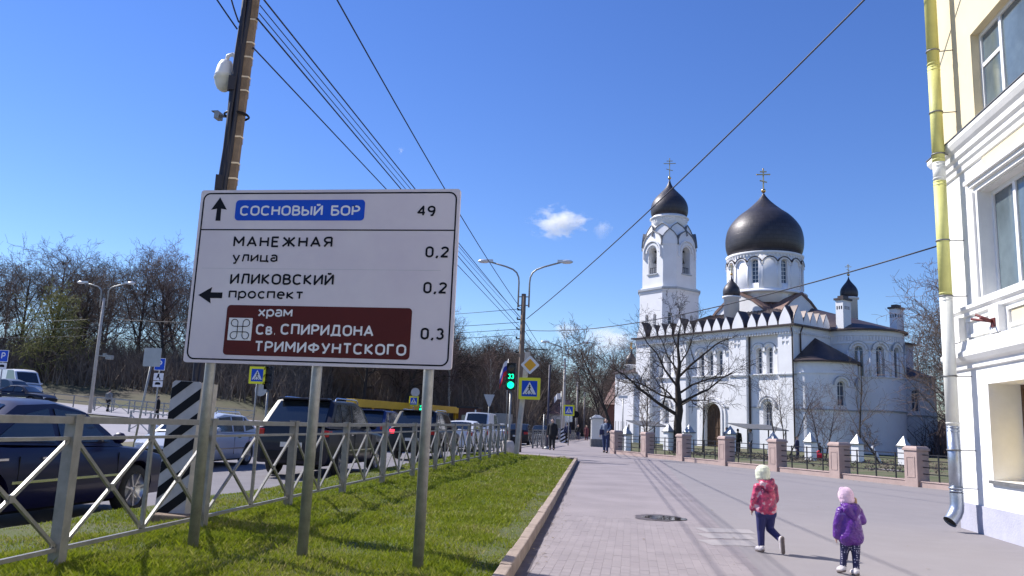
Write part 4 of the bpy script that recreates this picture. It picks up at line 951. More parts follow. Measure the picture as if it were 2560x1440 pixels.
# ------------------------------------------------------------------ building on the right
bd = thing('building', 'cream and white plastered building with moulded cornices at the right edge', 'building', (5.75, 15.5, 0))
BO = Vector((-5.75, -15.5, 0))
def bp2(mb, nm, mt, label=None, bevel=0, parent=None):
    o = mb.build(nm, M[mt], parent or bd, None, label, bevel, fix=True)
    if parent is None: o.location = BO
    return o
X0 = 5.75
W1 = [(12.0, 14.03, 6.93, 8.5), (6.9, 9.0, 6.93, 8.5), (1.8, 3.9, 6.93, 8.5)]; W2 = [(11.9, 14.0, 3.87, 5.65), (6.8, 8.9, 3.87, 5.65), (1.7, 3.8, 3.87, 5.65)]; W3 = [(11.8, 14.17, .9, 2.44), (6.7, 9.0, .9, 2.44)]
cutb = MB()
for a, b, c, d in W1: cutb.box2((X0 - 1, a, c), (X0 + .28, b, d))
for a, b, c, d in W2: cutb.box2((X0 - 1, a, c), (X0 + .28, b, d))
for a, b, c, d in W3: cutb.box2((X0 - 1, a, c), (X0 + .62, b, d))
up_w = MB().box2((X0, -9, 6.8), (16, 15.5, 14)); cu = MB()
for a, b, c, d in W1: cu.box2((X0 - 1, a, c), (X0 + .28, b, d))
o = link('upper_wall', boolean(up_w, cu), M['cream'], bd); o.location = BO
lo_w = MB().box2((X0, -9, .46), (16, 15.5, 6.8)); cu = MB()
for a, b, c, d in W2: cu.box2((X0 - 1, a, c), (X0 + .28, b, d))
for a, b, c, d in W3: cu.box2((X0 - 1, a, c), (X0 + .62, b, d))
o = link('lower_wall', boolean(lo_w, cu), M['plaster2'], bd); o.location = BO
bp2(MB().box2((X0 - .03, -9, -.1), (16.03, 15.53, .46)), 'plinth', 'plinth')
# cream wall field between the white corner and the cornice
for q in ((11.6, 5.92, 13.85), (9.4, 3.9, 11.4), (4.3, 3.9, 6.3)): bp2(MB().box2((X0 - .012, q[0], q[1]), (X0, q[2], 6.22)), 'wall_field', 'cream')
def run(nm, prof, mt='plaster2', y0=-9, y1=15.5):
    """profile in (out, z) run along the facade and returned round the corner"""
    vs = []; n = len(prof)
    prof = [(ox * .78 if ox > .01 else ox, z) for ox, z in prof]
    for ox, z in prof: vs.append((X0 - ox, y0, z))
    for ox, z in prof: vs.append((X0 - ox, y1 + ox, z))
    for ox, z in prof: vs.append((16, y1 + ox, z))
    fs = [(i, i + 1, n + i + 1, n + i) for i in range(n - 1)] + [(n + i, n + i + 1, 2 * n + i + 1, 2 * n + i) for i in range(n - 1)]
    bp2(MB().add(vs, fs), nm, mt)
run('cornice', [(0.002, 6.2), (.05, 6.22), (.05, 6.3), (.1, 6.34), (.1, 6.42), (.16, 6.46), (.16, 6.55), (.22, 6.6), (.28, 6.68), (.28, 6.76), (.002, 6.82)])
run('cornice', [(0.002, 2.72), (.06, 2.74), (.06, 2.82), (.15, 2.86), (.22, 2.93), (.22, 3.0), (.16, 3.04), (.12, 3.2), (.002, 3.22)])
run('cornice', [(0.002, 3.62), (.06, 3.64), (.06, 3.7), (.12, 3.74), (.12, 3.8), (.002, 3.84)])
run('metal_flashing', [(.002, 6.823), (.30, 6.765), (.30, 6.78), (.002, 6.84)], 'galv_dark')
pn = MB()      # pedestals and recessed panels under the second row of windows
for y_ in (15.1, 13.55, 11.7, 9.9, 8.1): bp2(MB().box2((X0 - .11, y_ - .17, 3.21), (X0 - .001, y_ + .17, 3.64)), 'pedestal', 'plaster2')
pm = MB()
for a, b in ((13.85, 14.8), (12.0, 13.25), (10.2, 11.4)):
    for q in (((a, 3.26), (b, 3.31)), ((a, 3.53), (b, 3.58)), ((a, 3.31), (a + .05, 3.53)), ((b - .05, 3.31), (b, 3.53))): pm.box2((X0 - .04, q[0][0], q[0][1]), (X0 - .001, q[1][0], q[1][1]))
bp2(pm, 'panel_moulding', 'plaster2')
bp2(MB().box2((X0 - .012, 12.1, 3.32), (X0 - .001, 13.15, 3.52)), 'panel_field', 'cream')
def bwin(a, b, c, d, dep, mul, tr, mt='frame', glass='glass', surround=False):
    f = MB(); x = X0 + dep; t = .07
    f.box2((x - .06, a, c), (x, a + t, d)).box2((x - .06, b - t, c), (x, b, d)).box2((x - .06, a + t, c), (x, b - t, c + t)).box2((x - .06, a + t, d - t), (x, b - t, d))
    for m_ in mul: yv = a + (b - a) * m_; f.box2((x - .055, yv - .045, c + t), (x - .002, yv + .045, d - t))
    for z_, ya, yb in tr: f.box2((x - .05, a + (b - a) * ya, c + (d - c) * z_ - .035), (x - .004, a + (b - a) * yb, c + (d - c) * z_ + .035))
    fo = bp2(f, 'window', mt); MB().box2((x - .03, a + .02, c + .02), (x - .02, b - .02, d - .02)).build('pane', M[glass], fo)
    bp2(MB().box2((X0 - .06, a - .05, c - .05), (X0 + dep, b + .05, c - .002)), 'window_sill', 'galv_dark' if not surround else 'plaster2')
    if surround:
        s = MB()
        for o_, w_ in ((.06, .09), (.1, .045)):
            e = .0 if o_ < .1 else .09
            s.box2((X0 - o_, b + e, c), (X0 - .001, b + e + w_, d + .02)).box2((X0 - o_, a - e - w_, c), (X0 - .001, a - e, d + .02))
        s.box2((X0 - .06, a - .14, d + .02), (X0 - .001, b + .14, d + .1)).box2((X0 - .12, a - .2, d + .1), (X0 - .001, b + .2, d + .17)).box2((X0 - .17, a - .26, d + .17), (X0 - .001, b + .26, d + .24))
        bp2(s, 'window_surround', 'plaster2')
for a, b, c, d in W1: bwin(a, b, c, d, .2, (.62,), ((.62, .62, 1.0),))
for a, b, c, d in W2: bwin(a, b, c, d, .22, (.62, .3), ((.0, 0, .1),), surround=True)
M['yframe'] = mk('brown_frame', (.12, .06, .03), .5, 0, .1, 4); M['ypanel'] = mk('yellow_panel', (.8, .58, .12), .5, 0, .15, 3)
for a, b, c, d in W3: bwin(a, b, c, d, .55, (.5,), (), 'yframe', 'ypanel')
fh = MB(); 
for dz, dy in ((.08, .18), (.13, 0.02), (.06, -.15)): fh.tube([(X0 - .1, 13.55, 3.38), (X0 - .32, 13.55 + dy + .12, 3.38 + dz)], .022, 8)
fh.box2((X0 - .13, 13.48, 3.3), (X0 - .11, 13.62, 3.44)); M['rust'] = mk('red_rust', (.14, .03, .03), .6, .2, .3, 9)
bp2(fh, 'flag_holder', 'rust')
bp2(MB().box2((X0 - .3, -9.3, 13.6), (16.3, 15.8, 14.1)), 'roof', 'galv_dark')
# drainpipe
dp = thing('drainpipe', 'tall drainpipe, yellow above, white and zinc below, on the building corner', 'drainpipe', (5.42, 14.83, 0))
PX, PY, PR = 5.42, 14.83, .104
def dpp(mb, nm, mt): o = mb.build(nm, M[mt], dp); o.location = (-PX, -PY, 0); return o
segs = [(13.4, 8.3, 'pipe_y'), (8.3, 6.45, 'pipe_y'), (6.45, 6.1, 'pipe_w'), (6.1, 4.0, 'pipe_y'), (4.0, 1.75, 'pipe_w'), (1.75, .62, 'pipe_g')]
for a, b, mt in segs:
    mb = MB().tube([(PX, PY, a), (PX, PY, b)], PR, 24)
    for zz in (a - .02, a - .08, b + .05): mb.lathe([(PR, zz - .012), (PR + .007, zz), (PR, zz + .012)], 24, (PX, PY, 0), caps=False)
    dpp(mb, 'pipe_section', mt)
el = [(PX, PY, .64), (PX, PY, .45), (PX - .015, PY - .01, .36), (PX - .06, PY - .03, .27), (PX - .12, PY - .06, .2), (PX - .155, PY - .075, .165)]
dpp(MB().tube(el, [PR + .005, PR + .005, PR + .01, PR + .01, PR + .005, PR + .01], 24, caps=False), 'elbow', 'pipe_g')
dpp(MB().lathe([(.01, 0), (PR - .01, 0)], 20, M=Matrix.Translation((PX - .13, PY - .065, .19)) @ Vector((-.7, -.35, -.7)).to_track_quat('Z', 'Y').to_matrix().to_4x4(), caps=False), 'outlet', 'underbody')
for z in (12.2, 10.2, 8.6, 7.4, 6.6, 5.0, 4.0, 2.6, 1.35, .72):
    dpp(MB().lathe([(PR + .003, z - .012), (PR + .014, z - .012), (PR + .014, z + .012), (PR + .003, z + .012)], 24, (PX, PY, 0), caps=False).bar((PX + .1, PY, z), (X0 + .02, PY - .05, z), .014, .014), 'bracket', 'galv_dark' if z > .8 else 'pipe_g')

# ------------------------------------------------------------------ poles, lamps
def lamp_post(name, label, x, y, z, h, arms, group=None, armmat='galv', top=1.9, reach=2.2, thick=.13):
    t = thing(name, label, 'street lamp', (x, y, z), 0, group)
    MB().tube([(0, 0, -.1), (0, 0, h * .5), (0, 0, h)], [thick, thick * .85, thick * .7], 12).build('pole', M['concrete2'], t)
    for s in arms:
        p = [(s * .28, 0, h - .7), (s * .28, 0, h + top * .35), (s * .31, 0, h + top * .52), (s * .42, 0, h + top * .66), (s * .62, 0, h + top * .76), (s * 1.0, 0, h + top * .85), (s * reach, 0, h + top)]
        ao = MB().tube(p, .045, 8).bar((s * .05, 0, h - .6), (s * .28, 0, h - .6), .05, .05).bar((s * .05, 0, h - .15), (s * .28, 0, h - .15), .05, .05).build('arm', M[armmat], t)
        hd = MB().ball((s * (reach + .28), 0, h + top + .02), .2, 12, (1.7, .8, .55)); hd.box((s * (reach - .02), 0, h + top + .04), (.35, .18, .14)).build('lamp_head', M['lamp_glass'], t)
    return t
l1 = lamp_post('street_lamp', 'double armed street lamp on a dark concrete pole by the green traffic light', -5.65, 40.6, .19, 8.05, (-1, 1), reach=1.9, top=1.7, thick=.17)
for o in l1.children:
    if o.name.startswith('pole'): o.data.materials[0] = M['concrete']
lb = MB()
for z in (7.4, 6.9, 6.4, 5.9, 5.2): lb.box((-.2, 0, z - .19), (.22, .06, .06)).ball((-.3, 0, z - .12), .05, 6)
lb.bar((.1, 0, 5.2), (1.35, 0, 5.18), .04, .04).bar((.22, 0, 5.2), (.18, 0, 3.9), .04, .04)
lb.build('insulator', M['black'], l1)
lamp_post('street_lamp', 'second double armed street lamp down the sidewalk, by the small crossing sign', -6.22, 74, .22, 7.6, (-1, 1), reach=1.7, top=1.5, thick=.15)
lamp_post('street_lamp', 'third street lamp, slimmer, farther down the sidewalk', -7.46, 110, .22, 7.9, (-1,), reach=1.7, top=1.8, thick=.14)
lamp_post('street_lamp', 'fourth street lamp in the distance beside the gate pillar', -8.8, 150, .22, 8.0, (-1, 1), reach=1.7, top=3.6, thick=.16)
lamp_post('street_lamp', 'farthest street lamp before the blue sky gap', -8.2, 185, .22, 8.0, (-1, 1), reach=1.7, top=1.6, thick=.16)
l5 = lamp_post('street_lamp', 'grey double armed street lamp by the far railing on the left, camera box halfway up', -37.75, 52, 1.2, 8.2, (-1, 1), reach=1.7, top=1.1, thick=.13)
MB().bar((.1, 0, 4.05), (1.1, 0, 4.0), .06, .06).box((1.0, 0, 3.95), (.45, .3, .3)).box((.55, .1, 4.1), (.2, .2, .25)).build('camera_box', M['galv'], l5)
# big concrete pole with strapped cables, dome camera
cpz = .12
bp_ = thing('utility_pole', 'tall square concrete utility pole with black cables strapped on, behind the big sign', 'pole', (-5.62, 9.85, cpz), R(29))
lean = Vector((.021, 0, 1)).normalized(); PH = 8.9
def PL(z, dx=0, dy=0): return (lean.x / lean.z * z + dx, dy, z)
n_ = .122; nt_ = .112
def sq(z, w): cx_ = PL(z)[0]; c = w * .3; return [(cx_ - w + c, -w, z), (cx_ + w - c, -w, z), (cx_ + w, -w + c, z), (cx_ + w, w - c, z), (cx_ + w - c, w, z), (cx_ - w + c, w, z), (cx_ - w, w - c, z), (cx_ - w, -w + c, z)]
pv_ = []
for z in (-.3, 3, 6, PH): pv_ += sq(z, n_ + (nt_ - n_) * z / PH)
MB().add(pv_, [(i * 8 + j, i * 8 + (j + 1) % 8, (i + 1) * 8 + (j + 1) % 8, (i + 1) * 8 + j) for i in range(3) for j in range(8)] + [tuple(24 + j for j in range(8))]).build('pole_shaft', M['concrete'], bp_)
random.seed(8)
for k in range(7):
    pts = []
    for i in range(16):
        z = .9 + i * .5; w = n_ + (nt_ - n_) * z / PH
        pts.append(PL(z, -w + .005 + .016 * k + .010 * math.sin(i * 1.7 + k), -w - .012 - .006 * (k % 3) + .012 * math.sin(i * 2.1 + k * 2)))
    MB().tube(pts, .02 + .006 * (k % 3), 6).build('cable', M['wire'], bp_)
zs = [4.5, 4.72, 5.1, 5.78, 5.98, 6.28, 6.5, 6.85, 3.6, 2.9]
for z in zs:
    w = n_ + (nt_ - n_) * z / PH + .006
    P = [(x, y, z_ + .02 * math.sin(i * 1.3)) for i, (x, y, z_) in enumerate(sq(z, w))]; P.append(P[0]); mb = MB()
    for a, b in zip(P, P[1:]): mb.bar(a, b, .006, .022)
    mb.build('steel_strap', M['tape'], bp_)
w = .15; MB().lathe([(w + .012, 5.43), (w + .028, 5.45), (w + .012, 5.47)], 20, PL(5.45)[:2] + (0,), caps=False).build('clamp_ring', M['black'], bp_)
for z in (4.42, 5.85): MB().box(PL(z, -.12, -.14), (.09, .1, .2)).build('junction_box', M['wire'], bp_)
kn = MB().ball((0, 0, 0), .055, 10); 
MB().ball(PL(7.55, -.52, 0), .06, 10, (1, 1, .8)).bar(PL(7.55, -.5), PL(7.5, -.15), .03, .03).build('insulator', M['galv_dark'], bp_)
dc = thing('dome_camera', 'white dome surveillance camera on a curved arm on the utility pole', 'camera', (-5.62 + PL(6.25)[0] - .30, 9.9, cpz + 6.02))
MB().lathe([(.05, .32), (.09, .3), (.14, .2), (.165, .05), (.175, 0)], 24).build('housing', M['frame'], dc)
MB().lathe([(.175, 0), (.178, -.03), (.165, -.04), (.15, -.12), (.11, -.2), (.05, -.245), (.001, -.25)], 24, caps=False).build('dome', M['pipe_w'], dc)
MB().tube([(0, 0, .3), (.02, 0, .4), (.1, 0, .43), (.17, .03, .36), (.2, .05, .2)], .035, 10).build('arm', M['frame'], dc); dc.scale = (.82,) * 3; dc.location.x += .03
sb = thing('small_camera', 'small grey camera box on a bracket lower down the utility pole', 'camera', (-5.62 - .15, 9.9, cpz + 5.45))
MB().box((-.02, 0, 0), (.07, .12, .1)).build('body', M['galv'], sb); MB().box((-.05, -.03, .055), (.1, .06, .012)).bar((0, 0, 0), (.18, .03, 0), .03, .03).build('hood', M['galv_dark'], sb)

# striped marker board fixed in front of the pole foot
mkb = thing('striped_marker', 'tall board with diagonal black and white stripes leaning on the utility pole', 'hazard board', (-5.6, 9.42, .14))
def clip(poly, x0, y0, x1, y1):
    for ax, v, s in ((0, x0, 1), (0, x1, -1), (1, y0, 1), (1, y1, -1)):
        out = []
        for i in range(len(poly)):
            a, b = poly[i - 1], poly[i]; ia = (a[ax] - v) * s >= 0; ib = (b[ax] - v) * s >= 0
            if ia != ib: t = (v - a[ax]) / (b[ax] - a[ax]); out.append((a[0] + t * (b[0] - a[0]), a[1] + t * (b[1] - a[1])))
            if ib: out.append(b)
        poly = out
        if not poly: return []
    return poly
AM = Matrix(((1, 0, .0, 0), (.0, 0, -1, 0), (0, 1, 0, .05), (0, 0, 0, 1))) @ Matrix.Rotation(-R(2.0), 4, 'Z')
MB().prism(rrect(-.2, 0, .2, 1.66, .05), -.02, 0, AM).build('board', M['markgrey'], mkb)
for k in range(7):
    z = -.42 + k * .305; q = clip([(-.21, z), (.21, z + .35), (.21, z + .49), (-.21, z + .14)], -.197, .004, .197, 1.656)
    if len(q) > 2: MB().prism(q, .0005, .003, AM).build('stripe', M['black'], mkb)
MB().add([tuple(Vector((x, y_, z)) ) for x, y_, z in ((.202, -.0, .06), (.36, .12, .06), (.41, .12, 1.68), (.258, -.0, 1.70))], [(0, 1, 2, 3)]).build('side_board', M['concrete2'], mkb)
MB().box((.1, -.06, .02), (.5, .3, .16)).build('foot', M['concrete'], mkb, bevel=.02)

# ------------------------------------------------------------------ signs
def crosswalk_sign(x, y, z, s, label, pole=None, rz=0, post_h=None, mirror=1, group='pedestrian crossing signs', zg=None):
    """yellow square board of side s centred at height z"""
    t = thing('crosswalk_sign', label, 'road sign', (x, y, zg if zg is not None else T(x, y)), rz, group); zc = z - t.location.z
    A = Matrix.Translation((0, 0, zc)) @ XZ(0)
    h = s / 2
    MB().prism(rrect(-h, -h, h, h, s * .04), -.02, 0, A).build('board', M['yellow'], t)
    b = s * .36; MB().prism(rrect(-b, -b, b, b, s * .02), .0005, .004, A).build('blue_field', M['blue'], t)
    MB().prism([(-b * .88, -b * .72), (b * .88, -b * .72), (0, b * .86)], .0045, .008, A).build('triangle', M['white'], t)
    k = b * mirror; f = MB(); f.prism([(.1 * b * math.cos(2 * math.pi * i / 10) + .02 * k, .40 * b + .1 * b * math.sin(2 * math.pi * i / 10)) for i in range(10)], .0085, .012, A)
    for a_, c_, w_ in (((.02, .3), (-.02, -.12), .15), ((-.02, -.1), (-.22, -.3), .1), ((-.22, -.3), (-.36, -.6), .09), ((.0, -.1), (.16, -.32), .1), ((.16, -.32), (.3, -.6), .09), ((.04, .24), (.2, .02), .08), ((-.0, .24), (-.2, .04), .08)):
        a2, c2 = Vector((a_[0] * k, a_[1] * b)), Vector((c_[0] * k, c_[1] * b)); d = (c2 - a2).normalized(); n = Vector((-d.y, d.x)) * w_ * b / 2
        f.prism([tuple(a2 + n), tuple(a2 - n), tuple(c2 - n), tuple(c2 + n)][::1], .0085, .012, A)
    for i in range(4): f.prism([(b * (-.62 + i * .34), -b * .72), (b * (-.50 + i * .34), -b * .72), (b * (-.50 + i * .34), -b * .62), (b * (-.62 + i * .34), -b * .62)], .0085, .011, A)
    f.build('pedestrian_figure', M['black'], t)
    if post_h: MB().tube([(.0, .06, -.1), (.0, .06, zc + post_h)], .04, 10).build('post', M['galv'], t)
    return t
crosswalk_sign(-4.34, 34.0, 3.06, .92, 'large yellow bordered pedestrian crossing sign under the priority diamond')
crosswalk_sign(-4.65, 60.0, 2.78, .8, 'smaller yellow crossing sign on the sidewalk ahead, above the distant walkers', post_h=.4)
crosswalk_sign(-18.15, 37.0, 3.42, .84, 'yellow crossing sign under the left part of the big sign', post_h=.4)
crosswalk_sign(-19.3, 70.0, 3.32, .86, 'small far yellow crossing sign beside a green light, above the yellow canopy', post_h=.6)
sp2 = thing('sign_post', 'weathered square concrete post carrying the priority diamond and crossing sign', 'post', (-4.55, 34.2, .14))
MB().bar((-.32, .15, -.1), (.05, .05, 4.5), .17, .17).build('shaft', M['concrete2'], sp2); MB().bar((-.3, -.02, 3.0), (.6, -.02, 3.0), .04, .05).bar((-.1, -.02, 3.9), (.4, -.02, 3.9), .04, .05).build('bracket', M['galv'], sp2)
pr = thing('priority_sign', 'white and orange diamond priority road sign above the crossing sign', 'road sign', (-4.35, 34.0, 3.68))
A = Matrix.Translation((0, 0, .385)) @ XZ(0) @ Matrix.Rotation(R(45), 4, 'Z')
MB().prism(rrect(-.29, -.29, .29, .29, .05), -.02, 0, A).build('board', M['white'], pr); MB().prism(rrect(-.19, -.19, .19, .19, .03), .001, .004, A).build('orange_field', M['orange'], pr)
# traffic lights
def traffic_light(x, y, zb, s, label, lit=True, digits='33', post=True, offx=.0, zg=None, backside=False):
    zg = T(x, y) if zg is None else zg
    t = thing('traffic_light', label, 'traffic light', (x, y, zg), 0, 'traffic lights'); z = zb - zg
    MB().prism(rrect(-.17 * s, 0, .17 * s, 1.02 * s, .03 * s), -.2 * s, 0, Matrix.Translation((offx, 0, z)) @ XZ(0)).build('housing', M['iron'], t)
    for k in range(3):
        zc = z + (.19 + .325 * k) * s
        MB().lathe([(.155 * s, 0), (.155 * s, .16 * s)], 16, M=Matrix.Translation((offx, 0, zc)) @ XZ(0), a0=0, a1=math.pi, caps=False).build('visor', M['iron'], t)
        if backside: continue
        if k == 0: MB().lathe([(.001, .012), (.13 * s, .006)], 20, M=Matrix.Translation((offx, 0, zc)) @ XZ(0), caps=False).build('green_lens', M['green_lit'] if lit else M['red_off'], t)
        elif k == 2: MB().lathe([(.001, .012), (.13 * s, .006)], 20, M=Matrix.Translation((offx, 0, zc)) @ XZ(0), caps=False).build('red_lens', M['red_off'], t)
        else:
            me = text_mesh(digits, offx - .115 * s, offx + .115 * s, zc - .095 * s, zc + .095 * s, bold=.03)
            me.transform(XZ(-.01)); link('countdown_digits', me, M['green_lit'], t)
    if post: MB().tube([(offx, .1 * s, -.1), (offx, .1 * s, z + .05)], .05, 10).build('post', M['galv'], t)
    return t
traffic_light(-5.46, 36.0, 3.06, 1.2, 'pedestrian traffic light showing green and countdown 33 beside the priority sign', zg=.14)
traffic_light(-18.62, 70.0, 2.45, .85, 'far traffic light lit green above the yellow canopy', digits='33')
traffic_light(-17.62, 37.1, 2.75, 1.1, 'dark unlit traffic light beside the crossing sign under the big sign', lit=False, backside=True)
cf_ = thing('concrete_block', 'round concrete base block at the foot of the green traffic light', 'block', (-5.5, 36.1, .15))
MB().lathe([(.34, -.1), (.33, .35), (.26, .62), (.2, .66)], 16).build('block', M['concrete2'], cf_)
def plain_sign(name, label, x, y, z, poly, mt, post=True, rz=0, thick=.02, extra=None, px_=0, lean=None, cat='road sign', ptop=.1):
    t = thing(name, label, cat, (x, y, T(x, y)), rz); zc = z - t.location.z
    A = Matrix.Translation((0, 0, zc)) @ XZ(0)
    MB().prism(poly, -thick, 0, A).build('board', M[mt], t, fix=True)
    if extra: extra(t, A)
    if post: MB().tube([((lean or 0), .05, -.1), (px_, .05, zc + ptop)], .035, 8).build('post', M['galv'], t)
    return t
circ = lambda r, n=20: [(r * math.cos(2 * math.pi * i / n), r * math.sin(2 * math.pi * i / n)) for i in range(n)]
plain_sign('round_sign', 'grey back of a round sign under the left crossing sign', -17.95, 37.1, 2.72, circ(.31), 'signback', post=False)
plain_sign('round_sign', 'small grey round sign back above the far crossing sign', -19.2, 70, 4.1, circ(.4), 'signback', post=False)
plain_sign('yield_sign', 'pale back of a triangular sign pointing down, in front of the trees beyond the vans', -10.7, 60, 3.35, [(-.42, .4), (.42, .4), (.1, -.5), (-.02, -.5)], 'signback')
plain_sign('road_sign', 'grey square back of a road sign on a leaning post left of the striped board', -15.45, 24, 3.2, rrect(-.3, -.3, .3, .3, .03), 'signback', lean=-.35)
def pext(t, A):
    MB().prism(rrect(-.28, -.3, .28, .3, .02), .001, .004, A).build('blue_field', M['blue'], t)
    me = text_mesh('P', -.12, .13, -.17, .2, bold=.03); me.transform(A @ Matrix.Translation((0, 0, .004))); link('lettering', me, M['white'], t)
def pext2(t, A):
    pext(t, A)
    for zz, h in ((-.62, .24), (-1.02, .2)):
        MB().prism(rrect(-.28, zz - h, .28, zz + h * .6, .02), -.02, 0, A).build('sub_plate', M['white'], t)
    MB().prism([(-.03, -.5), (.05, -.5), (.04, -.66), (.14, -.8), (.1, -.84), (-.0, -.7), (-.12, -.78), (-.08, -.64)], .001, .004, A).build('wheelchair_symbol', M['black'], t)
    MB().prism([(-.16, -1.1), (.16, -1.1), (.16, -1.02), (.08, -.96), (-.1, -.96), (-.16, -1.02)], .001, .004, A).build('car_symbol', M['black'], t)
def pext1(t, A):
    pext(t, A); MB().prism(rrect(-.28, -.75, .28, -.38, .02), -.02, 0, A).build('sub_plate', M['white'], t); MB().prism([(-.16, -.62), (.16, -.62), (.16, -.54), (.08, -.48), (-.1, -.48), (-.16, -.54)], .001, .004, A).build('car_symbol', M['black'], t)
plain_sign('parking_sign', 'blue P parking sign with two white plates left of the striped board', -25.25, 40, 4.0, rrect(-.31, -.33, .31, .33, .03), 'white', extra=pext2)
plain_sign('parking_sign', 'blue P parking sign at the left edge in front of the white van', -34.75, 40, 4.2, rrect(-.31, -.33, .31, .33, .03), 'white', extra=pext1)
def nameplate(t, A): MB().prism(rrect(-.42, -.06, .1, .08, .01), .001, .003, A).build('violet_field', M['blue'], t)
plain_sign('street_name_sign', 'small street name plate on a thin pole left of the church', -.55, 48, 3.4, rrect(-.27, -.07, .27, .09, .02), 'white')
# blue distant sign and pole at the signpost of the near crossing
db = plain_sign('round_mirror_sign', 'dark ring sign and white plates on the far sidewalk poles', -6.9, 100, 3.2, circ(.42), 'black')
plain_sign('route_sign', 'small pale blue sign on the far sidewalk beside the white flag', -7.6, 98, 2.6, rrect(-.45, -.35, .45, .4, .03), 'lamp_glass')
# flags
def flag(name, label, x, y, z, h, w, cols, pole_from, sgn=-1, top=0, cat='flag', tiltd=0):
    t = thing(name, label, cat, (x, y, T(x, y)), 0); zz = z - t.location.z
    MB().tube([(0, 0, -.1), (0, 0, zz + .1)], .05, 8).build('pole', M['galv'], t)
    n = 10; nb = len(cols)
    for b, c in enumerate(cols):
        vs = []
        for i in range(n + 1):
            for j in (0, 1):
                u = i / n; v = (b + j) / nb
                vs.append((sgn * (u * w * .75 + .1 * math.sin(u * 6)), .22 * math.sin(u * 7 + v), zz - v * h - u * u * h * tiltd - .08 * math.sin(u * 5 + 1)))
        mb = MB().add(vs, [(2 * i, 2 * i + 1, 2 * i + 3, 2 * i + 2) for i in range(n)], True).add([(x_, y_ + .02, z_) for x_, y_, z_ in vs], [(2 * i, 2 * i + 2, 2 * i + 3, 2 * i + 1) for i in range(n)], True)
        mb.build('flag_stripe', c, t)
    return t
M['fred'] = mk('flag_red', (.55, .02, .03), .8, 0, .1, 3); M['fblue'] = mk('flag_blue', (.03, .06, .4), .8, 0, .1, 3); M['fwhite'] = mk('flag_white', (.75, .75, .78), .8, 0, .1, 3)
flag('tricolour_flag', 'white blue and red flag hanging left of the green traffic light', -14.0, 90, 8.9, 1.7, 1.3, [M['fwhite'], M['fblue'], M['fred']], 0, -1, tiltd=1.0)
flag('white_flag', 'white flag on a pole beside the small crossing sign', -6.55, 75, 4.75, .55, .95, [M['fwhite']], 0, -1, tiltd=.9)
flag('white_flag', 'small white flag farther along the sidewalk', -7.9, 100, 2.95, .5, .9, [M['fwhite']], 0, -1, tiltd=.9)

# striped bollard board at the second lamp foot
sb2 = thing('striped_post', 'low striped black and white board at the foot of the second lamp', 'hazard board', (-5.75, 70, .22))
MB().box2((-.33, -.05, -.05), (.33, .05, 1.25)).build('board', M['white'], sb2)
for k in range(5):
    q = clip([(-.34, -.3 + k * .32), (.34, .12 + k * .32), (.34, .28 + k * .32), (-.34, -.14 + k * .32)], -.33, -.04, .33, 1.25)
    if len(q) > 2: MB().prism(q, .002, .005, XZ(-.05)).build('stripe', M['black'], sb2, fix=True)
for (x, y, h, l) in ((-5.0, 47.2, 2.6, 'two thin grey posts by the crossing, behind the black dressed man'),):
    t = thing('metal_post', l, 'post', (x, y, .22))
    MB().tube([(-.12, 0, -.05), (-.1, 0, 2.0)], .04, 8).build('post', M['galv'], t); MB().tube([(.12, 0, -.05), (.14, 0, 4.9)], .06, 8).build('post', M['navycloth0'], t); MB().lathe([(.22, -.02), (.2, .1), (.1, .16)], 10, (.12, 0, 0)).build('base', M['galv'], t)

# gate pier, grey and white
gp_ = thing('gate_pier', 'white and grey gate pillar with grey plinth on the sidewalk before the churchyard', 'gate pillar', (-2.55, 60, .22), .15)
MB().box2((-.42, -.4, .55), (.42, .4, 2.0)).build('shaft', M['lamp_glass'], gp_); MB().box2((-.46, -.44, -.1), (.46, .44, .55)).build('plinth', M['galv_dark'], gp_)
MB().box2((-.5, -.48, 2.0), (.5, .48, 2.1)).box((0, 0, 2.2), (.8, .8, .2), taper=.4).build('cap', M['signback'], gp_)
wl = thing('low_wall', 'low dark grey wall with iron grille right of the gate pillar', 'wall', (-1.6, 60, .22))
MB().box2((-.5, -.15, -.1), (1.4, .15, .5)).build('wall', M['galv_dark'], wl)
for k in range(9): MB().bar((-.4 + k * .2, 0, .5), (-.4 + k * .2, 0, 1.9), .03, .03).build('bar', M['iron'], wl)

# shelters of sheet metal in the yard
def shelter(x, y, w, d, h, label):
    t = thing('shelter', label, 'shelter', (x, y, T(x, y)), .72)
    MB().add([(-w / 2, -d / 2, h - .1), (w / 2, -d / 2, h - .1), (w / 2, d / 2, h + .25), (-w / 2, d / 2, h + .25), (-w / 2, -d / 2, h - .04), (w / 2, -d / 2, h - .04), (w / 2, d / 2, h + .31), (-w / 2, d / 2, h + .31)],
             [(3, 2, 1, 0), (4, 5, 6, 7), (0, 1, 5, 4), (1, 2, 6, 5), (2, 3, 7, 6), (3, 0, 4, 7)]).build('roof_sheet', M['galv_dark'], t)
    for sx in (-1, 1):
        for sy in (-1, 1): MB().bar((sx * (w / 2 - .15), sy * (d / 2 - .15), -.1), (sx * (w / 2 - .15), sy * (d / 2 - .15), h), .07, .07).build('post', M['iron'], t)
shelter(8.7, 58.5, 4.2, 1.8, 1.75, 'low tin roofed shelter on posts under the church windows, people beneath')
shelter(1.1, 60, 2.8, 1.5, 1.7, 'small tin roofed shelter left of the big tree')

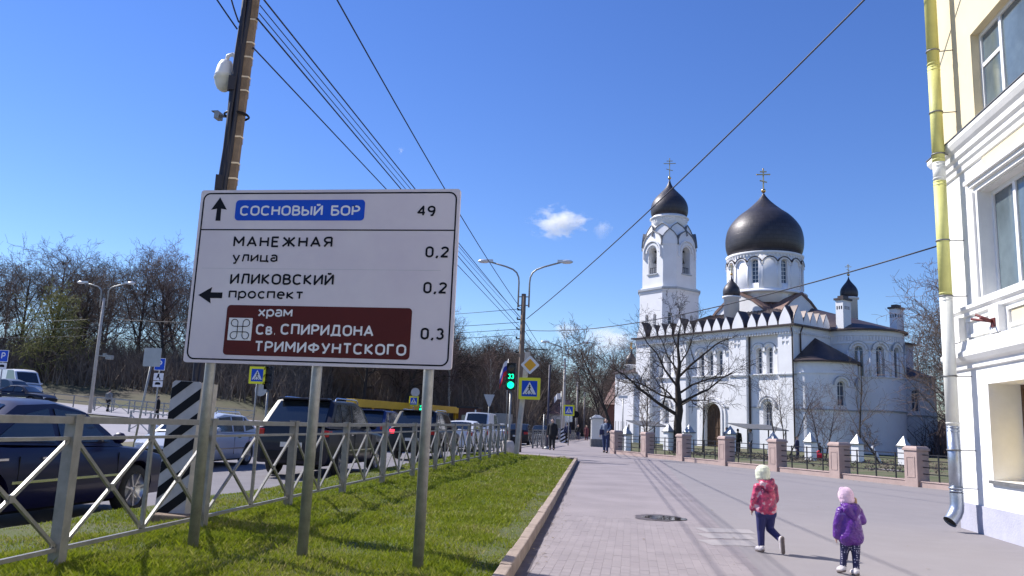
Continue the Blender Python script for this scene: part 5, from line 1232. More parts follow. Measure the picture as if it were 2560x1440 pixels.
# yellow canopy, kiosk, container
cn = thing('canopy', 'long low yellow roofed canopy behind the queue of cars', 'canopy', (-19.8, 71, .5), math.atan2(18, 4.75))
M['ylw'] = mk('canopy_yellow', (.62, .36, .01), .5, 0, .12, 1)
MB().box2((-9.5, -.4, 2.0), (9.3, .4, 2.62)).build('fascia', M['ylw'], cn, bevel=.02)
MB().box2((-9.3, .4, 2.3), (9.1, 4, 2.4)).build('roof_sheet', M['galv_dark'], cn)
for k in range(7): MB().bar((-9.2 + k * 3, 0, -.1), (-9.2 + k * 3, 0, 2.0), .14, .14).build('post', M['ylw'], cn)
MB().box2((9.3, -.45, 1.5), (9.7, .45, 2.6)).build('end_panel', M['ylw'], cn)
MB().box2((-9, 2.5, 0), (9, 3.5, 1.9)).build('stall_wall', M['galv_dark'], cn)
kk = thing('kiosk', 'small dark brown kiosk with a flat roof behind the white van', 'kiosk', (-14.7, 72, .2))
M['brick'] = mk('dark_brick', (.10, .045, .04), .9, 0, .3, 4)
MB().box2((-.9, 0, 0), (.8, 2, 2.7)).build('wall', M['brick'], kk); MB().box2((-1.05, -.15, 2.7), (.95, 2.1, 2.85)).build('roof', M['iron'], kk); MB().box2((-.6, -.02, 1.1), (.4, .0, 2.1)).build('window', M['glass'], kk); MB().box2((.62, -.1, 0), (.74, 0, 2.6)).build('corner_post', M['frame'], kk)
ct = thing('container', 'grey corrugated container above the white car', 'container', (-12.6, 76, .22))
cm = MB().box2((-.8, 0, .0), (.8, 4, 2.4)); cm.build('body', M['galv'], ct)
for k in range(9): MB().box2((-.76 + k * .18, -.03, .1), (-.67 + k * .18, 0, 2.3)).build('rib', M['galv'], ct)
def small_house(x, y, w, d, h, rh, rz, wm, rm, label):
    t = thing('house', label, 'house', (x, y, T(x, y)), rz)
    MB().box2((-w / 2, -d / 2, -.5), (w / 2, d / 2, h)).build('wall', M[wm], t)
    MB().add([(-w / 2 - .4, -d / 2 - .4, h), (w / 2 + .4, -d / 2 - .4, h), (w / 2 + .4, d / 2 + .4, h), (-w / 2 - .4, d / 2 + .4, h), (-w / 2 - .4, 0, h + rh), (w / 2 + .4, 0, h + rh)], [(0, 1, 5, 4), (2, 3, 4, 5), (1, 2, 5), (3, 0, 4), (3, 2, 1, 0)]).build('roof', M[rm], t)
    k = -w / 2 + 1
    while k < w / 2 - .8:
        f = MB().box2((k, -d / 2 - .06, h * .35), (k + .9, -d / 2 - .001, h * .8)).build('window', M['frame'], t); MB().box2((k + .08, -d / 2 - .08, h * .35 + .08), (k + .82, -d / 2 - .061, h * .8 - .08)).build('pane', M['glass'], f); k += 2.0
small_house(-13, 118, 7, 8, 3.2, 2.2, .2, 'plaster2', 'roofbrown', 'pale house half hidden by trees at the far end of the road')
small_house(2.5, 98, 9, 8, 4.2, 3.0, -.3, 'brick', 'roofbrown', 'dark brown house behind the trees left of the church')
small_house(50, 120, 12, 8, 5, 3, -.4, 'brick', 'roofbrown', 'low brown house in the trees right of the church')

# ------------------------------------------------------------------ far railings on the left
def railing(pts, h, label, bars=2, gz=T, step=None, mat='galv', xb=False):
    t = thing('railing', label, 'railing', (pts[0][0], pts[0][1], gz(*pts[0])), 0); off = -Vector(t.location)
    for i, (x, y) in enumerate(pts):
        o = MB().bar((x, y, gz(x, y) - .1), (x, y, gz(x, y) + h), .07, .07).build('post', M[mat], t); o.location = off
        if i < len(pts) - 1:
            x2, y2 = pts[i + 1]
            for b in range(bars):
                hh = h * (1 - b * .42) - .03; o = MB().bar((x, y, gz(x, y) + hh), (x2, y2, gz(x2, y2) + hh), .05, .05).build('rail', M[mat], t); o.location = off
            if xb:
                o = MB().bar((x, y, gz(x, y) + .1), (x2, y2, gz(x2, y2) + h * .8), .035, .035).bar((x, y, gz(x, y) + h * .8), (x2, y2, gz(x2, y2) + .1), .035, .035).build('brace', M[mat], t); o.location = off
railing([(-49.5 + 1.9 * k, 61 - .1 * k) for k in range(9)], 1.0, 'thin pale railing along the far road on the left, behind the lamp')
railing([(-41 + 1.5 * k, 57 - .1 * k) for k in range(10)], 1.1, 'pale crossed railing behind the walking man with the rucksack', xb=True, bars=2)
railing([(-23.4, 35.2), (-22.0, 34.6), (-20.6, 34.0), (-19.2, 33.4)], 1.0, 'near grey railing on the median left of the striped board', xb=True)

# ------------------------------------------------------------------ wires
def wire(p, q, sag, label, r=.012, n=14):
    p, q = Vector(p), Vector(q); pts = [tuple(p.lerp(q, i / n) - Vector((0, 0, sag * 4 * (i / n) * (1 - i / n)))) for i in range(n + 1)]
    o = MB().tube([tuple(Vector(t_) - p) for t_ in pts], r, 5).build('overhead_wire', M['wire']); o.location = p
    tag(o, label, 'wire', 'overhead wires')
wire((-5.35, 9.85, 6.56), (-5.8, 40.6, 6.3), .0, 'lowest wire running from the near utility pole to the lamp pole', .011)
wire((-5.33, 9.85, 7.0), (-5.8, 40.6, 6.5), .05, 'second wire from the bottom between utility pole and lamp pole', .013)
wire((-5.31, 9.85, 7.08), (-5.8, 40.6, 6.9), .12, 'thin middle wire between utility pole and lamp pole', .008)
wire((-5.31, 9.85, 7.2), (-5.8, 40.6, 7.05), .1, 'thin upper middle wire between utility pole and lamp pole', .008)
wire((-5.29, 9.85, 7.32), (-5.8, 40.6, 7.0), .05, 'dark upper wire of the bundle between utility pole and lamp pole', .013)
wire((-5.2, 9.85, 8.95), (-5.8, 40.6, 7.5), .3, 'highest wire, set apart right of the bundle, over the big sign', .015)
wire((-5.45, 40.6, 6.95), (5.9, 12.0, 10.75), .35, 'long wire rising from the lamp pole over the bell tower to the top right', .02)
wire((-5.45, 40.6, 6.35), (5.8, 15.6, 5.15), -.0 + .55, 'slack wire from the lamp pole past the church dome to the drainpipe', .016)
for k, (z0_, z1_) in enumerate(((7.45, 7.9), (6.75, 7.4), (6.4, 7.0), (6.1, 6.6))):
    wire((-5.85, 40.6, z0_), (-37.7, 52, z1_), .5, ['topmost', 'second', 'third', 'lowest'][k] + ' of the wires crossing the road from the lamp pole behind the sign', .014)
for k in range(3): wire((-37.8, 52, 7.9 - k * .6), (-75, 66, 9.5 - k * .6), .5, ['upper', 'middle', 'lower'][k] + ' thin wire at the left running from the grey lamp into the trees', .014)
for k in range(4): wire((-5.55, 40.6, 6.8 - k * .45), (-6.2, 74, 6.9 - k * .5), .5, ['first', 'second', 'third', 'fourth'][k] + ' wire from the top between the lamp pole and the second lamp', .014)
for k in range(2): wire((-6.2, 74, 7.0 - k * .8), (-7.45, 110, 7.2 - k * .8), .5, ['upper', 'lower'][k] + ' wire between second and third lamp', .014)
wire((-5.9, 9.85, 7.75), (-5.55, 9.75, 6.9), .05, 'short black cable end at the top left of the utility pole', .012)
wire((-6.9, 9.85, 8.6), (-5.62, 9.85, 6.85), .03, 'wire coming steeply down from the upper left to the utility pole', .012)
# ------------------------------------------------------------------ trees
class TG:
    def __init__(s, seed): s.r = random.Random(seed); s.out = {}
    def put(s, lvl, pts, rs): s.out.setdefault((lvl, len(pts)), []).append((pts, rs))
    def line(s, lvl, pts, rs): s.put(lvl, [Vector(p) for p in pts], rs)
    def grow(s, p, d, L, r, lvl, P):
        R_ = s.r; n = 5 if lvl == 0 else 4 if lvl == 1 else 3 if lvl < P['max'] else 2
        pts = [p.copy()]; rs = [r]; d = d.normalized(); dirs = [d]
        for i in range(n):
            j = Vector((R_.gauss(0, 1), R_.gauss(0, 1), R_.gauss(0, 1))) * P['wob'][min(lvl, len(P['wob']) - 1)]
            d = (d + j + Vector((0, 0, P['up'][min(lvl, len(P['up']) - 1)]))).normalized()
            p = p + d * (L / n); pts.append(p); dirs.append(d); rs.append(max(P['min'], r * (1 - P['tap'] * (i + 1) / n)))
        s.put(lvl, pts, rs)
        if lvl >= P['max']: return
        s.kids(pts, rs, dirs, L, lvl, P)
    def kids(s, pts, rs, dirs, L, lvl, P, k=None, t0=None):
        R_ = s.r; n = len(pts) - 1; K = k or P['kids'][lvl]; t0 = P['t0'][min(lvl, len(P['t0']) - 1)] if t0 is None else t0
        az = R_.uniform(0, 6.28)
        for k in range(K):
            t = t0 + (1 - t0) * (k + R_.random() * .8) / K; t = min(t, .999); i = int(t * n); f = t * n - i
            o = pts[i].lerp(pts[i + 1], f); rr = rs[i] * (1 - f) + rs[i + 1] * f; d = dirs[min(i + 1, len(dirs) - 1)]
            az += 2.4 + R_.uniform(-.5, .5); an = R(R_.uniform(*P['ang']))
            u = d.orthogonal().normalized(); v = d.cross(u)
            nd = d * math.cos(an) + (u * math.cos(az) + v * math.sin(az)) * math.sin(an)
            LL = L * R_.uniform(*P['len'][min(lvl, len(P['len']) - 1)]) * (1.15 - .55 * t if lvl == 0 else 1)
            s.grow(o, nd, LL, max(P['min'], rr * R_.uniform(.45, .62)), lvl + 1, P)
    def meshes(s, split=1):
        """trunk mesh (levels below split) and crown mesh (the rest)"""
        res = []
        for sel in (lambda l: l < split, lambda l: l >= split):
            V = []; Fc = []; off = 0
            for (lvl, k), items in s.out.items():
                if not sel(lvl): continue
                m = 8 if lvl == 0 else 5 if lvl == 1 else 4 if lvl == 2 else 3
                Pn = np.array([[tuple(q) for q in it[0]] for it in items]); Rn = np.array([it[1] for it in items])
                tg = np.gradient(Pn, axis=1); tg /= np.linalg.norm(tg, axis=2, keepdims=True) + 1e-9
                ref = np.where(np.abs(tg[:, :1, 2:3]) > .9, np.array([[[1., 0, 0]]]), np.array([[[0, 0, 1.]]])); ref = np.broadcast_to(ref, tg.shape)
                u = np.cross(tg, ref); u /= np.linalg.norm(u, axis=2, keepdims=True) + 1e-9; w = np.cross(tg, u)
                an = 2 * np.pi * np.arange(m) / m
                ring = Pn[:, :, None] + Rn[:, :, None, None] * (u[:, :, None] * np.cos(an)[None, None, :, None] + w[:, :, None] * np.sin(an)[None, None, :, None])
                n = len(items); V.append(ring.reshape(-1, 3))
                base = off + (np.arange(n) * k * m)[:, None, None] + (np.arange(k - 1) * m)[None, :, None]
                j = np.arange(m)[None, None]; j2 = (np.arange(m) + 1)[None, None] % m
                q = np.stack([base + j, base + j2, base + m + j2, base + m + j], -1).reshape(-1, 4); Fc.append(q); off += n * k * m
            if not V: res.append(None); continue
            V = np.concatenate(V); Fc = np.concatenate(Fc)
            me = bpy.data.meshes.new('crown'); me.vertices.add(len(V)); me.vertices.foreach_set('co', V.reshape(-1).astype(np.float32))
            me.loops.add(len(Fc) * 4); me.loops.foreach_set('vertex_index', Fc.reshape(-1).astype(np.int32))
            me.polygons.add(len(Fc)); me.polygons.foreach_set('loop_start', (np.arange(len(Fc)) * 4).astype(np.int32)); me.polygons.foreach_set('loop_total', np.full(len(Fc), 4, np.int32))
            me.polygons.foreach_set('use_smooth', [True] * len(Fc)); me.update(); res.append(me)
        return res
def tree_thing(tg, name, label, loc, mt, mc, split=1, group=None, rz=0, scale=1):
    a, b = tg.meshes(split); t = thing(name, label, 'tree', loc, rz, group); t.scale = (scale,) * 3
    if a: link('trunk', a, M[mt], t)
    if b: link('crown', b, M[mc], t)
    return t
def PRM(mx=3, kids=(14, 6, 5, 4), mn=.018, up=(.02, .12, .1, .05), wob=(.06, .16, .2, .25), t0=(.3, .2, .15, .1), ang=(28, 62), ln=((.38, .55), (.4, .62), (.4, .6), (.4, .6)), tap=.75):
    return dict(max=mx, kids=kids, min=mn, up=up, wob=wob, t0=t0, ang=ang, len=ln, tap=tap)
protos = []
def tproto(seed, H, r, P, mt='bark2', mc='bark2', split=2):
    g = TG(seed); g.grow(Vector((0, 0, -.3)), Vector((0, 0, 1)), H, r, 0, P); a, b = g.meshes(split); a.materials.append(M[mt]); b.materials.append(M[mc]); return a, b
FPR = [tproto(s, 15 + (s % 3), .34, PRM(4, (17, 7, 5, 5), .017, t0=(.24, .2, .15, .1), up=(.0, .10, .06, .02), wob=(.09, .2, .25, .3), ln=((.42, .62), (.42, .62), (.4, .6), (.4, .65))), mt, mc) for s, mt, mc in ((1, 'bark', 'bark2'), (2, 'bark', 'bark3'), (3, 'bark', 'bark2'), (4, 'bark', 'bark'), (5, 'bark', 'bark3'))]
FPR.append(tproto(6, 15, .22, PRM(4, (20, 6, 4, 3), .016, t0=(.35, .2, .1, .1), ang=(20, 42), ln=((.2, .36), (.4, .6), (.4, .6), (.4, .6))), 'birch', 'bark3'))
def put_tree(k, x, y, s, rz, label, group, name='bare_tree', sz=1.0):
    t = thing(name, label, 'tree', (x, y, T(x, y)), rz, group); t.scale = (s, s, s * sz); a, b = FPR[k]
    for nm, me in (('trunk', a), ('crown', b)): o = bpy.data.objects.new(nm, me); col.objects.link(o); o.parent = t
rng = random.Random(77)
LBL = {'park': ('tall bare park tree standing in the wood on the slope beyond the road', 'bare trees of the park on the left'),
       'road': ('bare brownish tree in the wood beyond the cars and the yellow canopy', 'bare trees beyond the cars'),
       'right': ('bare tree behind the church near the drainpipe', 'bare trees right of the church'), 'mid': ('bare reddish tree at the far end of the sidewalk left of the church', 'bare trees at the end of the sidewalk')}
ORD = ['first', 'second', 'third', 'fourth', 'fifth', 'sixth', 'seventh', 'eighth', 'ninth', 'tenth', 'eleventh', 'twelfth', 'thirteenth', 'fourteenth', 'fifteenth']
def row(key, n, x0, x1, y0, y1, s0, s1, front=None):
    for i in range(n):
        x = x0 + (x1 - x0) * (i + rng.uniform(.1, .9)) / n; y = rng.uniform(y0, y1)
        put_tree(rng.randrange(6), x, y, rng.uniform(s0, s1), rng.uniform(0, 6.28), (front % ORD[i]) if front else LBL[key][0], LBL[key][1], sz=rng.uniform(.9, 1.1))
row('park', 13, -92, -38, 84, 96, .66, .88, 'bare park tree, %s from the left in the front row on the slope'); row('park', 11, -105, -40, 98, 116, .72, .95); row('park', 8, -115, -48, 118, 145, .8, 1.0)
row('road', 9, -42, -22, 92, 108, .62, .78, 'bare brown tree beyond the yellow canopy, %s from the left in the front row'); row('road', 14, -42, -17, 100, 128, .6, .74); row('road', 13, -40, -16, 130, 165, .7, .88); row('road', 11, -21, -12, 100, 150, .48, .62, 'bare brown tree beyond the white vans, %s from the left of its row'); row('road', 9, -32, -12, 165, 230, .75, .95)
row('mid', 5, -9, -4, 190, 280, .7, .9); row('mid', 6, -4.5, -.2, 105, 160, .5, .72); row('mid', 4, 1, 6, 120, 150, .6, .8)
row('right', 9, 38, 62, 104, 128, .8, 1.05); row('right', 8, 31, 44, 74, 98, .62, .85); row('right', 7, 25, 36, 58, 75, .42, .6, 'small bare tree right of the church, %s from the left in the nearest row')
# thickets between the trunks
def thicket(name, label, boxes, mt, seed, hh=(1.5, 5), w=(.03, .09), kind='stuff'):
    r = np.random.default_rng(seed); Vs = []
    for x0, x1, y0, y1, n, hs in boxes:
        x = r.uniform(x0, x1, n); y = r.uniform(y0, y1, n); h = r.uniform(hh[0], hh[1], n) * hs; ww = r.uniform(w[0], w[1], n); a = r.uniform(0, np.pi, n)
        z = np.array([T(float(p), float(q)) for p, q in zip(x, y)]) - .2; lx = r.normal(0, .22, n) * h; ly = r.normal(0, .22, n) * h
        V = np.zeros((n, 3, 3)); V[:, 0] = np.stack([x - ww * np.cos(a), y - ww * np.sin(a), z], 1); V[:, 1] = np.stack([x + ww * np.cos(a), y + ww * np.sin(a), z], 1); V[:, 2] = np.stack([x + lx, y + ly, z + h], 1)
        Vs.append(V)
        # side twigs
        m = n * 3; i = r.integers(0, n, m); f = r.uniform(.3, .9, m); b = V[i, 0] * (1 - f[:, None]) + V[i, 2] * f[:, None]; an = r.uniform(0, 6.28, m); l = h[i] * r.uniform(.15, .4, m)
        e = b + np.stack([np.cos(an) * l, np.sin(an) * l, l * .8], 1); c = b + np.array([0, 0, .06]); Vs.append(np.stack([b, c, e], 1))
    V = np.concatenate(Vs); n = len(V); me = bpy.data.meshes.new(name); me.vertices.add(n * 3); me.vertices.foreach_set('co', V.reshape(-1).astype(np.float32)); me.loops.add(n * 3); me.loops.foreach_set('vertex_index', np.arange(n * 3, dtype=np.int32))
    me.polygons.add(n); me.polygons.foreach_set('loop_start', (np.arange(n) * 3).astype(np.int32)); me.polygons.foreach_set('loop_total', np.full(n, 3, np.int32)); me.update()
    tag(link(name, me, M[mt], None, kind), label, 'undergrowth')
thicket('undergrowth', 'dark brown leafless undergrowth between the trunks of the park and behind the cars', [(-110, -36, 88, 135, 10000, 1.05), (-95, -34, 79, 90, 5000, .7), (-44, -12, 96, 170, 15000, 1.25), (-14, -8, 150, 260, 2500, 1.3)], 'scrub', 5, (1.5, 6.5), (.04, .12))
thicket('undergrowth', 'rusty brown brushwood behind and right of the church', [(26, 60, 62, 120, 8000, .9), (-4, 6, 100, 150, 2500, 1.0), (33, 80, 90, 160, 3000, 1.3)], 'bark3', 6, (1.2, 5.5), (.03, .09))
thicket('undergrowth', 'low dry stems and weeds in the churchyard behind the pink fence', [(2, 12, 43.5, 52, 700, .18), (8, 18, 36, 50, 900, .16)], 'bark2', 8, (1.0, 3.0), (.008, .02))
# far wooded ridge on the skyline
def ridge(name, pts, h, mt):
    mb = MB(); r = random.Random(4)
    for (xa, ya), (xb, yb) in zip(pts, pts[1:]):
        n = 60
        for i in range(n):
            x = xa + (xb - xa) * i / n; y = ya + (yb - ya) * i / n; hh = h * r.uniform(.75, 1.1); w = 5
            mb.add([(x - w, y, -2), (x + w, y, -2), (x + w * .7, y + 2, hh * .7), (x, y + 1, hh), (x - w * .6, y + 2, hh * .75), (x - w * .2, y + 6, hh * .5)], [(0, 1, 2, 3, 4), (1, 5, 2), (0, 4, 5), (2, 5, 3), (4, 3, 5)])
    tag(mb.build(name, M[mt], None, 'stuff'), 'far brown woods closing the horizon', 'woods')
ridge('far_woods', [(-420, 230), (-160, 330), (-20, 520), (160, 420), (420, 230)], 13, 'bark2')
# yellow green willow at the left edge
g = TG(31); g.grow(Vector((0, 0, -.3)), Vector((0, 0, 1)), 9, .22, 0, PRM(4, (16, 7, 5, 4), .02, up=(.02, .1, -.02, -.12), t0=(.12, .15, .1, .1), ang=(30, 70)))
tree_thing(g, 'willow_tree', 'yellow green budding willow at the left edge below the park trees', (-64.5, 80, T(-64.5, 80)), 'bark', 'bud', 2)
# the big bare tree before the church, limbs laid out by hand
g = TG(101); P = PRM(4, (0, 7, 5, 4), .0075, up=(.0, .06, .05, .03), wob=(.05, .14, .2, .25), ang=(28, 68), ln=((.5, .7), (.35, .6), (.4, .62), (.4, .65)), t0=(.3, .15, .12, .1))
BTX, BTY = 2.74, 50.5; BT0 = T(BTX, BTY)
def limb(pts, r0, r1, k=9, t0=.15):
    r0 *= .72; r1 *= .6; k = max(5, int(k * .8)); pts = [Vector(p) for p in pts]; n = len(pts) - 1; rs = [r0 + (r1 - r0) * i / n for i in range(n + 1)]; g.put(1, pts, rs)
    L = sum((pts[i + 1] - pts[i]).length for i in range(n)); dirs = [(pts[min(i + 1, n)] - pts[max(i - 1, 0)]).normalized() for i in range(n + 1)]
    g.kids(pts, rs, dirs, L * .72, 1, P, k=k, t0=t0)
    g.grow(pts[-1], dirs[-1], L * .35, r1, 2, P)
g.put(0, [Vector(p) for p in ((0, 0, -.3), (.02, 0, .6), (0, 0, 1.8), (.1, 0, 2.6), (.05, 0, 3.3))], [.36, .27, .235, .24, .2])
g.put(0, [Vector(p) for p in ((.05, 0, 3.2), (-.02, .05, 4.3), (.1, 0, 5.4), (.0, 0, 6.4), (.05, .1, 7.4))], [.195, .15, .11, .08, .05])
limb([(.05, .1, 7.3), (.2, .1, 8.0), (.1, .1, 8.7), (.15, .1, 9.2)], .07, .02, 10, .0)
limb([(.0, 0, 6.3), (-.35, .2, 7.3), (-.3, .1, 8.2), (-.5, .1, 8.9)], .07, .02, 8)
limb([(.0, 0, 2.3), (-1.2, -.2, 3.0), (-2.3, -.5, 3.8), (-3.2, -.6, 4.6), (-4.0, -.7, 5.0)], .17, .04, 12)
limb([(.05, 0, 3.2), (-1.0, .3, 3.5), (-2.1, .5, 4.1), (-3.2, .6, 4.5), (-4.2, .5, 5.4)], .11, .03, 11)
limb([(.0, 0, 4.0), (-.8, -.5, 5.0), (-1.3, -.7, 6.0), (-1.9, -.9, 6.6), (-2.4, -1, 7.4)], .11, .03, 10)
limb([(.0, 0, 5.0), (-.6, .4, 5.9), (-.9, .6, 6.8), (-1.3, .8, 7.6)], .09, .02, 9)
limb([(.1, 0, 3.0), (1.0, -.3, 3.5), (1.8, -.5, 3.9), (2.6, -.5, 4.6), (3.4, -.4, 5.0)], .13, .03, 12)
limb([(.05, 0, 3.6), (.9, .4, 4.2), (1.9, .7, 4.6), (2.9, .8, 4.8), (3.9, .9, 5.4)], .11, .03, 11)
limb([(.05, 0, 4.6), (.7, -.4, 5.3), (1.4, -.6, 5.9), (2.2, -.6, 6.6), (2.5, -.6, 6.8)], .12, .06, 8)
limb([(.1, 0, 5.4), (.6, .3, 6.2), (.9, .4, 7.1), (1.2, .6, 8.0)], .08, .02, 9)
limb([(.05, 0, 2.8), (.7, -.8, 3.2), (1.6, -1.5, 3.2), (2.3, -1.9, 3.0)], .08, .02, 8)
limb([(.0, 0, 2.9), (-.6, -1, 3.6), (-1.2, -1.8, 4.0), (-1.7, -2.2, 4.8)], .09, .02, 8)
limb([(.0, 0, 4.4), (-.2, 1, 5.4), (-.2, 1.8, 6.3), (.1, 2.4, 7.0)], .09, .02, 8)
tree_thing(g, 'bare_tree', 'big dark bare tree with wide spreading limbs in front of the white church', (BTX, BTY, BT0), 'bark', 'bark', 2)
def own_tree(seed, label, x, y, H, r, P, mt='bark', mc='bark2', lean_=(0, 0), split=1, whitebase=False):
    g = TG(seed); g.grow(Vector((0, 0, -.2)), Vector((lean_[0], lean_[1], 1)), H, r, 0, P); t = tree_thing(g, 'young_tree', label, (x, y, T(x, y)), mt, mc, split)
    if whitebase: MB().tube([(0, 0, -.1), (lean_[0] * .4, lean_[1] * .4, .4), (lean_[0] * .95, lean_[1] * .95, .95)], [r * 1.12, r * 1.08, r * 1.06], 8).build('whitewash', M['plaster'], t)
YP = PRM(3, (10, 5, 4), .0055, t0=(.3, .2, .1), ang=(25, 55), ln=((.3, .5), (.4, .6), (.4, .6)))
own_tree(51, 'young slim tree with whitewashed foot right of the small apse', 12.3, 46.5, 5.2, .07, YP, lean_=(-.06, 0), whitebase=True)
own_tree(52, 'young tree with whitewashed foot near the drainpipe, right of the church', 17.6, 47.5, 7.4, .12, PRM(3, (16, 7, 5), .009, t0=(.3, .2, .1)), lean_=(-.05, 0), whitebase=True)
own_tree(53, 'slender young tree right of the church door', 4.7, 56, 5.5, .06, YP, lean_=(.1, 0))
own_tree(54, 'short crooked tree with whitewashed legs in the churchyard', 13.4, 46.8, 2.0, .07, PRM(3, (9, 6, 5), .008), lean_=(-.5, 0), whitebase=True)
for i, (x, y, lx) in enumerate(((9.2, 52, -.35), (9.3, 52.1, .05), (9.45, 52, .4))): own_tree(60 + i, ['left leaning', 'upright', 'right leaning'][i] + ' stem of the shrubby tree before the small apse', x, y, 4.6, .045, YP, lean_=(lx, 0))
for i, (x, y, lx) in enumerate(((11.2, 51, -.2), (11.4, 51, .3))): own_tree(70 + i, ['left', 'right'][i] + ' stem of the fine twiggy shrub between the two apses', x, y, 3.6, .05, PRM(3, (12, 6, 4), .0055, t0=(.2, .2, .1)), lean_=(lx, 0), mc='bark3')
own_tree(90, 'tall bare tree in the gap between the church and the drainpipe', 24.3, 61, 11.5, .16, PRM(4, (15, 7, 5, 4), .011, t0=(.22, .2, .1, .1), ang=(28, 58), ln=((.4, .58), (.42, .6), (.4, .6), (.4, .6))), mc='bark3', split=2)
own_tree(80, 'bare tree leaning left at the sidewalk, left of the church porch', -1.3, 66, 8.4, .16, PRM(4, (12, 6, 5, 3), .012, t0=(.3, .2, .1, .1), ang=(25, 50)), lean_=(-.22, 0), split=2)
own_tree(81, 'bare tree with fine twigs behind the gate pillar', -2.6, 76, 7.6, .14, PRM(4, (12, 6, 5, 3), .012, t0=(.3, .2, .1, .1), ang=(25, 50)), lean_=(-.1, 0), split=2)
own_tree(82, 'small bush like tree left of the big tree by the church wall', .9, 56, 4.6, .07, PRM(3, (14, 6, 5), .008, t0=(.1, .2, .1)))

# ------------------------------------------------------------------ clouds (volumes far away)
def cloud_mat(name, dens, sc, thr):
    m = bpy.data.materials.new(name); m.use_nodes = True; nt = m.node_tree; nt.nodes.clear(); o = nt.nodes.new('ShaderNodeOutputMaterial'); v = nt.nodes.new('ShaderNodeVolumePrincipled')
    v.inputs['Color'].default_value = (1, 1, 1, 1); v.inputs['Anisotropy'].default_value = .1
    v.inputs['Emission Color'].default_value = (.95, .95, 1, 1)
    tc = nt.nodes.new('ShaderNodeTexCoord'); n = nt.nodes.new('ShaderNodeTexNoise'); n.inputs['Scale'].default_value = sc; n.inputs['Detail'].default_value = 4; n.inputs['Roughness'].default_value = .6
    ln = nt.nodes.new('ShaderNodeVectorMath'); ln.operation = 'LENGTH'
    nt.links.new(tc.outputs['Object'], n.inputs['Vector']); nt.links.new(tc.outputs['Object'], ln.inputs[0])
    sub = nt.nodes.new('ShaderNodeMath'); sub.operation = 'MULTIPLY_ADD'; sub.inputs[1].default_value = -1.0; sub.inputs[2].default_value = 1.0; nt.links.new(ln.outputs['Value'], sub.inputs[0])
    ad = nt.nodes.new('ShaderNodeMath'); ad.operation = 'MULTIPLY_ADD'; ad.inputs[1].default_value = 2.2; nt.links.new(n.outputs[0], ad.inputs[0]); nt.links.new(sub.outputs[0], ad.inputs[2])
    mr = nt.nodes.new('ShaderNodeMapRange'); mr.inputs[1].default_value = thr; mr.inputs[2].default_value = thr + .45; mr.inputs[3].default_value = 0; mr.inputs[4].default_value = dens; nt.links.new(ad.outputs[0], mr.inputs[0])
    nt.links.new(mr.outputs[0], v.inputs['Density']); nt.links.new(v.outputs[0], o.inputs['Volume']); return m
CM1 = cloud_mat('cloud_dense', .05, 2.6, 1.5); CM2 = cloud_mat('cloud_thin', .018, 1.7, 1.4)
def cloud(px, py, w, h, mt, label, D=1600, seed=0):
    d = (Fv + Rv * ((px - 1280) / 2000) - Uv * ((py - 720) / 2000)) * D; loc = Vector((0, 0, CAMZ)) + d
    bm = bmesh.new(); bmesh.ops.create_icosphere(bm, subdivisions=3, radius=1); me = bpy.data.meshes.new('cloud'); bm.to_mesh(me); bm.free()
    o = link('cloud', me, mt, None); o.location = loc; o.scale = (w / 2000 * D / 2, w / 2000 * D / 2 * .7, h / 2000 * D / 2); o.rotation_euler = (0, 0, PSI + seed); tag(o, label, 'cloud'); return o
cloud(1398, 556, 190, 104, CM1, 'bright white puffy cloud left of the bell tower')
cloud(1506, 572, 60, 62, CM2, 'small thin wisp of cloud just right of the bright one', seed=.3)
cloud(1418, 825, 110, 60, CM2, 'faint small cloud low above the sidewalk trees', seed=1)
cloud(1530, 850, 230, 100, CM2, 'pale low cloud behind the bare tree left of the church', seed=2)
cloud(1003, 376, 26, 26, CM2, 'tiny faint wisp of cloud above the big sign', seed=2)

